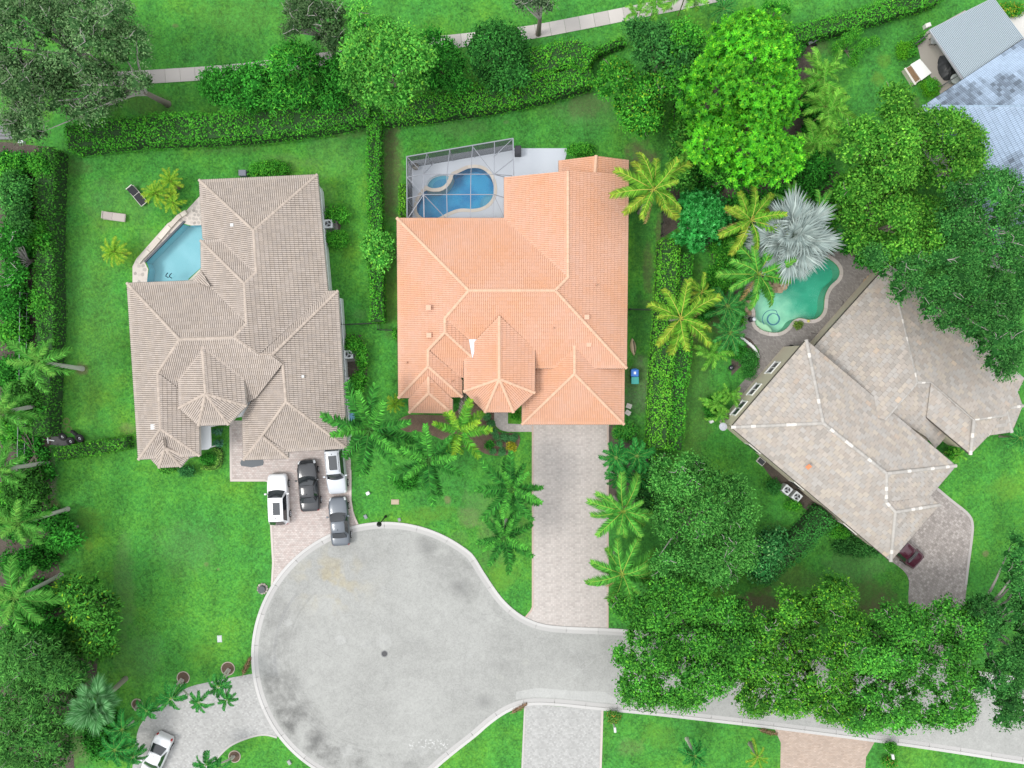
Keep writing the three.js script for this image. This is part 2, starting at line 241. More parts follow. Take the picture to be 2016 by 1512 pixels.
  for (const [px, py, r0, al] of [[670, 1260, 9, .5], [567, 1225, 8, .45], [570, 1160, 12, .25], [755, 1265, 14, .3], [720, 1268, 10, .3], [925, 1290, 6, .3], [685, 1478, 12, .4], [860, 1480, 6, .45], [830, 1478, 10, .3], [540, 1300, 10, .3], [1035, 1055 + 250, 8, .2], [985, 1335, 8, .2]]) { const [x, y] = toC(px, py); c.fillStyle = `rgba(225,225,222,${al * 0.24})`; c.beginPath(); for (let s = 0; s < 12; s++) { const q = r0 * k * (0.7 + rd() * 0.6), t = s / 12 * 6.283; c.lineTo(x + Math.cos(t) * q * 1.2, y + Math.sin(t) * q); } c.fill(); }
  for (const [px, py, r0] of [[955, 1382, 22], [840, 1075, 28], [905, 1155, 26], [620, 1455, 26]]) { const [x, y] = toC(px, py), g = c.createRadialGradient(x, y, 0, x, y, r0 * k); g.addColorStop(0, 'rgba(60,60,60,.26)'); g.addColorStop(1, 'rgba(60,60,60,0)'); c.fillStyle = g; c.fillRect(x - 80, y - 80, 160, 160); }
  { // pale overlay strip along the south gutter and white marks
    c.fillStyle = 'rgba(232,232,230,.16)'; c.beginPath(); for (const q of [[1016, 1362], [1060, 1354], [1130, 1360], [1190, 1362], [1215, 1376], [1215, 1386], [1100, 1374], [1050, 1372], [1016, 1377]]) c.lineTo(...toC(...q)); c.fill();
    for (let n = 0; n < 60; n++) { const [x, y] = toC(805 + rd() * 75, 1455 + rd() * 18); c.fillStyle = 'rgba(240,240,240,.4)'; c.fillRect(x, y, 1 + rd() * 2, 1 + rd() * 2); }
  }
  const t = new THREE.CanvasTexture(cv); t.colorSpace = THREE.SRGBColorSpace; t.flipY = false; t.wrapS = t.wrapT = THREE.ClampToEdgeWrapping;
  const g = sheetW(edgeW, 0.012), p = g.attributes.position, u = g.attributes.uv; for (let q = 0; q < p.count; q++) u.setXY(q, (p.getX(q) - X0) / SX, (p.getZ(q) - Z0) / SZ);
  struct('road', g, std({ map: t, roughness: 0.93 }), 'pale grey asphalt cul-de-sac with dark tyre stains round its rim', 'road');
}
// pieces of kerb, coping or path laid along a line: profile = [offset outwards, height]
function resample(pts, step) { const o = [pts[0].clone()]; let acc = 0; for (let k = 1; k < pts.length; k++) { let a = pts[k - 1], b = pts[k], L = a.distanceTo(b), t = 0; while (acc + (L - t) >= step) { t += step - acc; acc = 0; o.push(a.clone().lerp(b, t / L)); } acc += L - t; } return o; }
function pieces(path, prof, len, gap, step, mk, side = 1, cols = [COL(0.5, 0.49, 0.47)]) {
  const q = resample(path, step), nrm = q.map((p, k) => { const d = q[Math.min(q.length - 1, k + 1)].clone().sub(q[Math.max(0, k - 1)]); return V(-d.z, 0, d.x).normalize().multiplyScalar(side); });
  const per = Math.max(1, Math.round(len / step));
  for (let k = 0; k + 1 < q.length; k += per) {
    const e = Math.min(q.length - 1, k + per), mb = new MB(), c = cols[Math.floor(R() * cols.length)], ring = [];
    for (let s = k; s <= e; s++) { const b = q[s].clone(); if (s === k && gap) b.lerp(q[s + 1], gap / step); if (s === e && gap) b.lerp(q[s - 1], gap / step); ring.push(prof.map(([o, y]) => b.clone().addScaledVector(nrm[s], o).setY(y))); }
    for (let s = 0; s + 1 < ring.length; s++) for (let f = 0; f + 1 < prof.length; f++) { const a = [ring[s][f], ring[s + 1][f], ring[s + 1][f + 1], ring[s][f + 1]]; mb.poly(side > 0 ? a.reverse() : a, prof.length === 5 && f === 0 ? c.clone().multiplyScalar(0.84) : c); }
    for (const r of [ring[0], ring[ring.length - 1]]) mb.poly([...r.map((x) => x.clone()), r[r.length - 1].clone().setY(-0.05), r[0].clone().setY(-0.05)], c);
    mk(mb);
  }
}
const mulchMat = std({ color: COL(2.1, 1.75, 1.5).multiplyScalar(0.5), map: soilTex, roughness: 1, bumpMap: grainUV(0.7), bumpScale: 0.05 });
const concMat = vcol({ roughness: 0.9, bumpMap: grain, bumpScale: 0.004 });
{
  const kerb = new THREE.Group(); kerb.name = 'kerb'; setInfo(kerb, 'pale concrete kerb and gutter round the cul-de-sac', 'kerb', null, 'structure'); scene.add(kerb);
  const vis = edgeW.filter((p) => Math.abs(p.x) < 60);
  const cols = [0.5, 0.485, 0.515, 0.475].map((v) => COL(v, v * 0.975, v * 0.94));
  pieces(vis, [[-0.02, 0.018], [0.33, 0.03], [0.36, 0.085], [0.62, 0.1], [0.64, -0.02]], 3.0, 0.005, 0.5, (mb) => part('kerb_segment', mb.geo(), concMat, kerb), 1, cols);
}
const walkPath = spl([[150, 158], [230, 155], [300, 151], [470, 139], [600, 122], [700, 108], [800, 92], [880, 83], [1030, 66], [1140, 46], [1260, 22], [1340, 6], [1460, -20]], 200);
{
  const walk = new THREE.Group(); walk.name = 'sidewalk'; setInfo(walk, 'pale concrete path of slabs beyond the back hedge', 'path', null, 'structure'); scene.add(walk);
  const w = 0.62; pieces(toW(walkPath), [[-w, -0.02], [-w, 0.04], [w, 0.04], [w, -0.02]], 1.38, 0.012, 0.46, (mb) => part('slab', mb.geo(), concMat, walk), 1, [0.47, 0.44, 0.5, 0.42, 0.46].map((v) => COL(v, v * 0.93, v * 0.87)));
}
// paving
function paver(c1, c2, joint, bw, bh, bond, s, ang = 0) { // 512 px tile of bw x bh pixel blocks
  const t = dataTex(512, 512, (i, j) => {
    const r = Math.floor(j / bh), off = bond && r % 2 ? bw / 2 : 0, c = Math.floor(((i + off) % 512) / bw), fx = (i + off) % bw, fy = j % bh, e = Math.min(fx, fy, bw - 1 - fx, bh - 1 - fy), h = hash(c, r, s), h2 = hash(c, r, s + 1), g = (hash(i, j, s) - 0.5) * 0.06, big = 0.1 * (tileN(i / 64, j / 64, 8, s) - 0.5);
    const k = e < 1 ? 0.82 : 1 + g, o = [0, 1, 2].map((q) => lerp(c1[q], c2[q], h) * (0.9 + 0.2 * h2 + big) * k);
    if (e < 1) for (let q = 0; q < 3; q++) o[q] = lerp(o[q], joint[q], 0.75); return o.map(enc);
  });
  t.rotation = ang; return t;
}
const pav = (t, m) => { t.repeat.set(1 / m, 1 / m); return std({ map: t, roughness: 0.92, bumpMap: grainUV(0.5), bumpScale: 0.006 }); };
const paveL = pav(paver([0.44, 0.37, 0.34], [0.5, 0.45, 0.42], [0.27, 0.2, 0.18], 32, 21.333, true, 3), 4.0);
const paveC = pav(paver([0.44, 0.395, 0.365], [0.48, 0.44, 0.41], [0.37, 0.33, 0.31], 32, 32, false, 8), 2.8);
const paveS = pav(paver([0.34, 0.335, 0.32], [0.42, 0.415, 0.40], [0.31, 0.31, 0.31], 32, 25.6, true, 14), 2.9);
const paveR = pav(paver([0.27, 0.24, 0.22], [0.41, 0.37, 0.345], [0.17, 0.15, 0.14], 32, 32, true, 19, 0.7), 3.6);
const paveD = pav(paver([0.19, 0.172, 0.16], [0.26, 0.24, 0.225], [0.13, 0.12, 0.11], 32, 16, true, 24, 0.75), 3.4);
const paveT = pav(paver([0.40, 0.31, 0.25], [0.44, 0.35, 0.29], [0.33, 0.25, 0.2], 32, 16, true, 28), 4.2);
const border = (path, w, col, parent, side = 1) => pieces(toW(path), [[0, 0], [0, 0.045], [w, 0.045], [w, 0]], 400, 0, 0.4, (mb) => part('border', mb.geo(), concMat, parent, true), side, [col]);
const arcPts = (a0, a1, r, n = 16) => Array.from({ length: n + 1 }, (_, k) => { const a = (a0 + (a1 - a0) * k / n) * Math.PI / 180; return [CC[0] + r * Math.cos(a), CC[1] + r * Math.sin(a)]; });
const dl = struct('driveway', sheet([[452, 828], [530, 828], [690, 845], [691, 940], [692, 985], [697, 1012], [706, 1033], ...arcPts(-101.6, -151, 258), [536, 1110], [527, 948], [453, 948]], 0.02), paveL, 'pinkish brick paved driveway with four parked cars on it', 'driveway');
border([[452, 840], [453, 947], [527, 947], [536, 1108], [533, 1160]], 0.2, COL(0.52, 0.46, 0.42), dl, -1);
border([[692, 925], [692, 985], [697, 1012], [707, 1034]], 0.2, COL(0.55, 0.47, 0.43), dl, 1);
const dc = struct('driveway', sheet([[1047, 780], [1199, 780], [1198, 1243], [1103, 1239], [1052, 1232], [1030, 1219], [1047, 1198]], 0.021), paveC, 'wide pale paved driveway leading up to the orange roofed house', 'driveway');
border([[1047, 838], [1047, 1198], [1031, 1217]], 0.16, COL(0.47, 0.36, 0.3), dc, -1); border([[1198, 838], [1198, 1240]], 0.16, COL(0.47, 0.38, 0.33), dc, 1);
const ds = struct('driveway', sheet([[1032, 1386], [1188, 1397], [1183, 1560], [1024, 1560]], 0.022), paveS, 'light grey paved driveway on the near side of the street', 'driveway');
border([[1188, 1397], [1183, 1560]], 0.2, COL(0.5, 0.44, 0.4), ds, 1); border([[1032, 1388], [1025, 1560]], 0.16, COL(0.45, 0.42, 0.4), ds, -1);
const dr = struct('driveway', sheet([...spl([[1760, 930], [1830, 948], [1846, 959.5], [1875, 984], [1904, 1007], [1914, 1020], [1917, 1036], [1916, 1052], [1912, 1085], [1908, 1114], [1903, 1155], [1899, 1200], [1905, 1260], [1915, 1330]], 30), [1800, 1312], ...spl([[1800, 1290], [1790, 1200], [1788, 1174], [1789, 1142], [1779, 1124], [1753, 1104], [1700, 1060]], 16)], 0.02), paveR, 'mottled grey cobbled driveway curving from the beige house to the street', 'driveway');
border(spl([[1846, 960], [1875, 984], [1904, 1007], [1914, 1020], [1917, 1036], [1916, 1052], [1912, 1085], [1908, 1114], [1903, 1155]], 24), 0.24, COL(0.42, 0.39, 0.37), dr, 1);
struct('driveway', sheet([[1523, 1431], [1537, 1462], [1535, 1560], [1700, 1560], [1705, 1490], [1724, 1457], [1650, 1450]], 0.02), paveT, 'tan brick driveway flaring out to the street kerb', 'driveway');
const dw = struct('driveway', sheet([...spl([[498, 1326], [471, 1331], [420, 1341], [371, 1353], [340, 1372], [300, 1400], [275, 1430], [266, 1470], [259, 1530]], 24), [405, 1530], ...spl([[409, 1512], [430, 1487], [450, 1468], [481, 1453], [520, 1444], [553, 1452]], 14), ...arcPts(143, 172, 257, 8)], 0.023), paveS, 'light grey curved paver driveway with a white car and palms', 'driveway');
border(spl([[405, 1530], [409, 1512], [430, 1487], [450, 1468], [481, 1453], [520, 1444], [553, 1452]], 24), 0.18, COL(0.45, 0.43, 0.41), dw, 1);
const wk = struct('footpath', sheet([[973, 790], [1000, 790], [1000, 834], [1050, 836], [1050, 850], ...spl([[1000, 850], [985, 846], [976, 838], [973, 826]], 8)], 0.026), paveC, 'short curved footpath from the orange house tower to its driveway', 'path');
struct('planting_bed', sheet(spl([[890, 815], [920, 790], [960, 800], [973, 812], [973, 835], [985, 852], [1010, 852], [1023, 858], [1020, 880], [1000, 895], [960, 895], [930, 880], [905, 880], [880, 870], [830, 850], [800, 850], [780, 835], [800, 818]], 60, true), 0.012), mulchMat, 'brown mulch bed with round shrubs before the orange house', 'planting bed');
struct('planting_bed', sheet(spl([[1200, 838], [1250, 838], [1252, 862], [1240, 885], [1275, 900], [1280, 945], [1260, 990], [1200, 1010], [1198, 900]], 40, true), 0.012), soilMat, 'dark soil bed along the right edge of the pale driveway', 'planting bed');
struct('planting_bed', sheet([[635, 405], [665, 405], [672, 440], [665, 480], [645, 488], [638, 480]], 0.012), soilMat, 'dark soil round the upper air conditioner of the grey roofed house', 'planting bed');
struct('planting_bed', sheet([[676, 655], [712, 660], [725, 690], [722, 765], [680, 775]], 0.012), soilMat, 'dark soil round the lower air conditioner of the grey roofed house', 'planting bed');
struct('planting_bed', sheet([[1500, 895], [1560, 945], [1660, 1030], [1640, 1040], [1560, 985], [1530, 955], [1490, 903]], 0.012), soilMat, 'dark soil strip along the lower wall of the beige house', 'planting bed');
struct('planting_bed', sheet(spl([[475, 906], [518, 905], [518, 916], [475, 917]], 8, true), 0.03), std({ color: COL(0.12, 0.13, 0.14) }), 'slate coloured gravel bed below the front eave by the pink driveway', 'planting bed');
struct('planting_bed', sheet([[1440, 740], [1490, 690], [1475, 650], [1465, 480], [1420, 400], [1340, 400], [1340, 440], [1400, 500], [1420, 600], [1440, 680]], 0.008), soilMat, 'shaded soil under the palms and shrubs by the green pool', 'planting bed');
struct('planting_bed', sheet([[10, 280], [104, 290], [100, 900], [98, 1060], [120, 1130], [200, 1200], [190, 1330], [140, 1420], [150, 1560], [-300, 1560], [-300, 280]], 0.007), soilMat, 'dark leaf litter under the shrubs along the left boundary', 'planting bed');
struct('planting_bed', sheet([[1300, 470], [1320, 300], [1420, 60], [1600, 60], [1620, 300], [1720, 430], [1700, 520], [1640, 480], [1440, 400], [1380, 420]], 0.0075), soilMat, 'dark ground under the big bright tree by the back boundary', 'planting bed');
// ---------------------------------------------------------------- pools
function pool(label, outline, depth, floor, tint, cop, parent, opts = {}) {
  const o = toW(outline), t = thing('swimming_pool', label, 'swimming pool', V(0, 0, 0));
  const mb = new MB(), c = COL(1, 1, 1), n = o.length; const A = THREE.ShapeUtils.area(o.map((p) => new THREE.Vector2(p.x, p.z)));
  for (let k = 0; k < n; k++) { const a = o[k], b = o[(k + 1) % n]; mb.poly([V(a.x, 0.01, a.z), V(b.x, 0.01, b.z), V(b.x, -depth, b.z), V(a.x, -depth, a.z)], c); }
  const fl = sheetW(o, -depth, [], 1);
  const basin = part('basin', mb.geo(false), std({ color: floor, side: THREE.DoubleSide, roughness: 0.7 }), t);
  part('pool_floor', fl, opts.floorMat || std({ color: floor, roughness: 0.7 }), t);
  part('water', sheetW(o, opts.level ?? -0.14), phys({ color: tint, transmission: 1, roughness: 0.03, thickness: 0, ior: 1.33, bumpMap: grainUV(0.35), bumpScale: 0.0025 }), t);
  if (cop) { const path = [...o, o[0]]; pieces(path, [[-0.03, -0.03], [-0.03, 0.05], [cop.w, 0.05], [cop.w, 0]], cop.len || 0.9, 0.008, 0.3, (m) => part('coping_stone', m.geo(), concMat, t), A > 0 ? -1 : 1, cop.cols); }
  return t;
}
const water = (a, b, s, sc, m) => { const t = dataTex(512, 512, (i, j) => { const k = clamp(sm(fbm(i / 512 * sc, j / 512 * sc, 5, s), 0.3, 0.7) + 0.1 * (hash(i, j, s) - 0.5)); return [0, 1, 2].map((q) => enc(lerp(a[q], b[q], k))); }); t.wrapS = t.wrapT = THREE.MirroredRepeatWrapping; t.repeat.set(1 / m, 1 / m); return std({ map: t, roughness: 0.8 }); };
const sandCols = [[0.56, 0.5, 0.43], [0.6, 0.54, 0.47], [0.52, 0.46, 0.4]].map((c) => COL(...c));
const pc = pool('deep blue kidney shaped pool inside the screened enclosure', poolC, 1.6, COL(0.05, 0.22, 0.36), COL(0.72, 0.93, 1), { w: 0.27, cols: sandCols }, null, { floorMat: water([0.02, 0.25, 0.46], [0.05, 0.37, 0.57], 5, 6, 8) });
{ // shallow entry steps in the corner of the pool
  const s = toW(spl([[950, 400], [955, 388], [968, 384], [974, 388], [966, 396], [952, 408]], 20, true)), m = new MB(); m.prism(s, -1.5, -0.5, COL(0.16, 0.36, 0.45)); part('step', m.geo(), vcol(), pc);
  const s2 = toW(spl([[945, 404], [948, 386], [966, 378], [975, 384], [966, 398], [950, 411]], 20, true)), m2 = new MB(); m2.prism(s2, -1.55, -0.9, COL(0.11, 0.32, 0.43)); part('step', m2.geo(), vcol(), pc);
}
{
  const t = thing('hot_tub', 'small round spa with cream rim at the corner of the blue pool', 'hot tub', V(0, 0, 0)), o = toW(spaC), m = new MB();
  const n = o.length; m.prism(inset(o, 0.05), -1.5, -0.45, COL(0.1, 0.35, 0.46)); part('bench', m.geo(), vcol(), t);
  part('seat_well', sheetW(toW(spl([[851, 363], [858, 354], [870, 350], [882, 352], [880, 362], [868, 368], [856, 369]], 20, true)), -0.43), std({ color: COL(0.06, 0.27, 0.42) }), t);
  part('water', sheetW(o, -0.05), phys({ color: COL(0.8, 0.95, 1), transmission: 1, roughness: 0.03, thickness: 0, ior: 1.33 }), t);
  const rim = toW(spl([[836, 368], [845, 373], [859, 374.3], [874, 370], [884, 359], [888.5, 349], [889, 343]], 16)); pieces(rim, [[-0.16, -1.5], [-0.16, 0.1], [0.16, 0.1], [0.16, -1.5]], 0.8, 0.006, 0.2, (q) => part('coping_stone', q.geo(), concMat, t), 1, sandCols);
}
pool('pale blue pool with straight slanted edge beside the grey roofed house', poolL, 1.3, COL(0.27, 0.52, 0.58), COL(0.86, 0.97, 1), null, null, { floorMat: water([0.25, 0.47, 0.5], [0.31, 0.53, 0.56], 15, 4, 9), level: -0.1 });
const pr = pool('murky green free form pool beneath the silver palm', poolR, 1.5, COL(0.16, 0.44, 0.31), COL(0.86, 1, 0.95), { w: 0.3, cols: [[0.48, 0.43, 0.39], [0.44, 0.4, 0.36], [0.5, 0.45, 0.42]].map((c) => COL(...c)) }, null, {
  floorMat: (() => { // algae: darker green in the deep north-east half
    const a = P(1470, 495), b = P(1660, 660), t = dataTex(512, 512, (i, j) => { const u = i / 512, v = j / 512, d = sm(u * 0.75 + (1 - v) * 0.75 + 0.55 * (fbm(u * 5, v * 5, 5, 3) - 0.5), 0.45, 0.85), g = fbm(u * 14, v * 14, 4, 6); return [lerp(0.42, 0.06, d) * (0.75 + 0.5 * g), lerp(0.74, 0.4, d) * (0.85 + 0.3 * g), lerp(0.56, 0.28, d) * (0.85 + 0.3 * g)].map(enc); }, true, false);
    t.repeat.set(1 / (b.x - a.x), 1 / (b.z - a.z)); t.offset.set(-a.x / (b.x - a.x), -a.z / (b.z - a.z)); return std({ map: t, roughness: 0.8 });
  })()
});
{ const s = toW(spl([[1480, 622], [1487, 617], [1496, 632], [1512, 640], [1522, 652], [1500, 655], [1482, 640]], 24, true)), m = new MB(); m.prism(s, -1.4, -0.3, COL(0.45, 0.62, 0.42)); part('step', m.geo(), vcol(), pr); }
struct('pool_deck', sheet([[803, 318], [1010, 284], [1012, 292], [1118, 292], [1105, 345], [1000, 440], [803, 440]], 0.014, [poolC, spaC]), std({ color: COL(0.5, 0.53, 0.58), roughness: 0.7, bumpMap: grain, bumpScale: 0.003 }), 'pale grey painted pool deck behind the orange roofed house', 'deck');
{
  const mask = [[1465, 545], [1500, 520], [1560, 500], [1600, 490], [1640, 478], [1715, 528], [1735, 545], [1740, 590], [1600, 720], [1520, 800], [1455, 800], [1440, 775], [1478, 735], [1496, 705], [1494, 688], [1478, 668], [1452, 655], [1440, 630], [1462, 600]];
  struct('pool_deck', sheet(mask, 0.014, [poolR]), paveD, 'dark grey brick pool terrace behind the beige house', 'deck');
}
struct('pool_surround', sheet([[398, 526], [402, 534], [384, 556], [366, 556], [373, 550]], 0.02), std({ color: COL(0.6, 0.56, 0.47) }), 'cream slanted rim of the pale blue pool beneath the grey roof', 'deck');
// flagstones round the left pool: each its own stone
{
  const base = struct('pool_surround', sheet([[399, 380], [412, 385], [412, 443], [376, 444], [361, 440], [285, 516], [292, 530], [289, 560], [261, 560], [261, 525], [268, 510], [330, 440], [362, 420]], 0.015, []), std({ color: COL(0.55, 0.49, 0.44) }), 'cream stone surround of the pale blue pool', 'deck');
  const a1 = [[398, 392], [398, 438], [376, 440], [363, 436], [353, 424]], a2 = [[264, 526], [287, 520], [289, 540], [285, 556], [263, 556]], a3 = [[352, 426], [362, 437], [286, 512], [273, 508], [332, 444]];
  const rs = rng(5); let cnt = 0;
  for (const [area, st] of [[a1, 7.2], [a2, 8], [a3, 9]]) for (let y = 380; y < 560; y += st) for (let x = 258 + (Math.round(y / st) % 2) * st / 2; x < 402; x += st) {
    const cx = x + (rs() - 0.5) * 3, cy = y + (rs() - 0.5) * 3; if (!inPoly(cx, cy, area) || (area === a3 && rs() < 0.45)) continue;
    const pts = [], n = 5 + Math.floor(rs() * 3), ph = rs() * 6; for (let k = 0; k < n; k++) { const t = ph + k / n * 6.283, r = st * 0.47 * (0.75 + rs() * 0.35); pts.push(P(cx + Math.cos(t) * r, cy + Math.sin(t) * r)); }
    const v = 0.3 + rs() * 0.25, m = new MB(); m.prism(pts, 0.0, 0.03, COL(v * 1.06, v * 0.95, v * 0.86)); part('flagstone', m.geo(), concMat, base); cnt++;
  }
  const t = thing('pool_wall', 'low cream stone wall with dark waterline along the slanted pool edge', 'wall', V(0, 0, 0));
  const path = toW([[272, 516], [278, 508], [300, 486], [332, 448], [352, 426], [368, 416]]);
  pieces(path, [[-0.1, 0], [-0.1, 0.24], [0.3, 0.24], [0.3, 0]], 1.5, 0.02, 0.3, (m) => part('coping_stone', m.geo(), concMat, t), 1, sandCols);
  const edge = toW([[286, 516], [364, 436]]), d = new MB(); d.bar(edge[0].setY(0.05), edge[1].setY(0.05), 0.16, 0.2, COL(0.05, 0.06, 0.075)); part('waterline', d.geo(), vcol({ roughness: 0.4 }), t);
}
// ---------------------------------------------------------------- tiled hip roofs and houses
// A face: { e: eave height, s: slope, v: outline pixels (the first two run along its eave), eave: [[px,py],[px,py]] if the eave itself is hidden }
function solveRoof(faces) {
  const O = camera.position, hs = {};
  for (const f of faces) {
    const [e0, e1] = f.eave || f.v, A = P(e0[0], e0[1], f.e), B = P(e1[0], e1[1], f.e), d = B.clone().sub(A).setY(0).normalize();
    let n = V(-d.z, 0, d.x); const c = f.v.reduce((q, p) => q.add(P(p[0], p[1], f.e)), V(0, 0, 0)).multiplyScalar(1 / f.v.length);
    if (c.sub(A).dot(n) < 0) n.negate();
    f.A = A; f.d = d; f.n = n; f.h = [];
    for (const p of f.v) { const D = P(p[0], p[1], 0).sub(O), den = D.y - f.s * (D.x * n.x + D.z * n.z), t = (f.e - O.y + f.s * ((O.x - A.x) * n.x + (O.z - A.z) * n.z)) / den; const y = O.y + t * D.y; (hs[p] ??= []).push(y); f.h.push(y); }
  }
  const H = {};
  for (const k in hs) { const a = hs[k]; H[k] = a.reduce((x, y) => x + y, 0) / a.length; const sp = Math.max(...a) - Math.min(...a); if (sp > 0.55) console.log('roof vertex', k, a.map((x) => x.toFixed(2)).join(' ')); }
  for (const f of faces) { f.w = f.v.map((p, k) => P(p[0], p[1], f.h[k])); f.m = f.v.map((p) => P(p[0], p[1], H[p])); f.xz = f.w.map((q) => [q.x, q.z]); }
  return faces;
}
function roofGeo(faces, o) {
  const deck = new MB(), tiles = new MB(), caps = new MB(), eaves = new MB(), flat = [];
  const rd = rng(o.seed || 1);
  for (const f of faces) {
    let w = f.w; const nn = w[1].clone().sub(w[0]).cross(w[2].clone().sub(w[0])); let up = 0; for (let k = 0; k < w.length; k++) { const a = w[k], b = w[(k + 1) % w.length]; up += a.z * b.x - b.z * a.x; } if (up < 0) w = w.slice().reverse();
    const tri = THREE.ShapeUtils.triangulateShape(w.map((a) => new THREE.Vector2(a.x, -a.z)), []), fn = f.n.clone().multiplyScalar(-f.s).add(V(0, 1, 0)).normalize();
    for (const t of tri) deck.poly(t.map((k) => w[k].clone()), o.deck, fn);
    // local frame: u along the eave, m up the slope
    const u = f.d, m = f.n.clone().add(V(0, f.s, 0)).normalize(), N = u.clone().cross(m); if (N.y < 0) N.negate();
    const loc = f.w.map((p) => { const q = p.clone().sub(f.A); return [q.dot(u), V(q.x, 0, q.z).dot(f.n) / Math.hypot(1, 0) * Math.sqrt(1 + f.s * f.s)]; });
    const u0 = Math.min(...loc.map((a) => a[0])), u1 = Math.max(...loc.map((a) => a[0])), v1 = Math.max(...loc.map((a) => a[1])), v0 = Math.min(...loc.map((a) => a[1]));
    const at = (a, b, h) => f.A.clone().addScaledVector(u, a).addScaledVector(m, b).addScaledVector(N, h);
    const E = o.exposure, Wd = o.width, r0 = Math.floor(v0 / E);
    // a tile quad in (u, m) cut to the outline of its face; h(a, b) is its height above the plane
    const quad = (M, ua, ub, ba, bb, h, col) => {
      const cs = [[ua, ba], [ub, ba], [ub, bb], [ua, bb]], ins = cs.map(([a, b]) => inPoly(a, b, loc)), n = ins.filter(Boolean).length;
      if (n === 4) { M.poly(cs.map(([a, b]) => at(a, b, h(a, b))), col); return true; }
      let p = loc; for (const [k, lim, sg] of [[0, ua, 1], [0, ub, -1], [1, ba, 1], [1, bb, -1]]) { const o = []; for (let q = 0; q < p.length; q++) { const A = p[q], B = p[(q + 1) % p.length], da = (A[k] - lim) * sg, db = (B[k] - lim) * sg; if (da >= 0) o.push(A); if ((da > 0 && db < 0) || (da < 0 && db > 0)) { const t = da / (da - db); o.push([A[0] + (B[0] - A[0]) * t, A[1] + (B[1] - A[1]) * t]); } } p = o; if (p.length < 3) return false; }
      let ar = 0; for (let q = 0; q < p.length; q++) { const A = p[q], B = p[(q + 1) % p.length]; ar += A[0] * B[1] - B[0] * A[1]; } if (Math.abs(ar) < 0.0004) return false;
      const w3 = p.map(([a, b]) => at(a, b, h(a, b))), tr = p.length === 3 ? [[0, 1, 2]] : THREE.ShapeUtils.triangulateShape(p.map((a) => new THREE.Vector2(a[0], a[1])), []);
      for (const t of tr) M.poly(t.map((k) => w3[k].clone()), col, N); return n > 1;
    };
    for (let r = r0; r * E < v1; r++) {
      const offs = o.bond && (r & 1) ? Wd / 2 : 0;
      for (let x = Math.floor(u0 / Wd) * Wd - offs; x < u1; x += Wd) {
        const b0 = r * E - 0.03, b1 = (r + 1) * E, col = o.tint(rd, x, r), pan = col.clone().multiplyScalar(o.pan ?? 0.8), butt = col.clone().multiplyScalar(o.butt ?? 0.6);  // pan: dirt and shade between barrels; butt: course shadow; both painted into vertex colour
        if (o.flat) {
          const g = 0.008, tl = rd() * 0.008, T = new MB(), hf = (a, b) => lerp(0.055 + tl, 0.03, (b - b0) / (b1 - b0)), full = quad(T, x + g, x + Wd - g, b0, b1, hf, col);
          if (!T.i.length) continue;
          if (full) { const q = [at(x + g, b0, hf(0, b0)), at(x + Wd - g, b0, hf(0, b0)), at(x + Wd - g, b1, hf(0, b1)), at(x + g, b1, hf(0, b1))], lo = [at(x + g, b0, 0.0), at(x + Wd - g, b0, 0.0), at(x + Wd - g, b1, 0), at(x + g, b1, 0)]; if (inPoly(x + Wd / 2, b0 + 0.05, loc)) T.poly([lo[0], lo[1], q[1], q[0]], col); if (inPoly(x + Wd + 0.1, b0 + E / 2, loc)) T.poly([lo[1], lo[2], q[2], q[1]], col); if (inPoly(x - 0.1, b0 + E / 2, loc)) T.poly([lo[3], lo[0], q[0], q[3]], col); }
          flat.push([T, x + Wd / 2, r, f, at(x, b0, 0)]);
        } else {
          const hw = Wd / 2;
          for (let k = 0; k < 2; k++) { // two barrels to a tile
            const cx = x + k * hw + hw / 2; if (![[0, 0.5], [-0.5, 0], [0.5, 0], [-0.5, 1], [0.5, 1]].some(([a, b]) => inPoly(cx + a * hw, b0 + b * E, loc))) continue;
            const ts = [0, 0.16, 0.34, 0.66, 0.84, 1], hh = [0, 0.55, 1, 1, 0.55, 0], xs = ts.map((t) => x + (k + t) * hw), top = hh.map((h) => 0.004 + h * o.barrel), mid = inPoly(cx, b0 + 0.05, loc);
            for (let q = 0; q < 5; q++) {
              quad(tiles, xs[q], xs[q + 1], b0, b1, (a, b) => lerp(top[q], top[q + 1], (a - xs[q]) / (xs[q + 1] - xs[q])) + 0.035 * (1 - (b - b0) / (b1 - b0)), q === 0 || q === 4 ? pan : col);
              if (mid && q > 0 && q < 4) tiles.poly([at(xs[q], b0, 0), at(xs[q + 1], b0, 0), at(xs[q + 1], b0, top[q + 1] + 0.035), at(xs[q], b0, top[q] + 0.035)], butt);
            }
          }
        }
      }
    }
    if (!f.eave) { const a = f.w[0].clone(), b = f.w[1].clone(), q = f.n.clone().multiplyScalar(-0.03); a.add(q).y -= 0.12; b.add(q).y -= 0.12; eaves.bar(a, b, 0.05, 0.2, COL(1, 1, 1)); }
  }
  // ridges and hips: edges shared by two faces that fall away from each other
  const seen = {}, key = (p) => p.join(',');
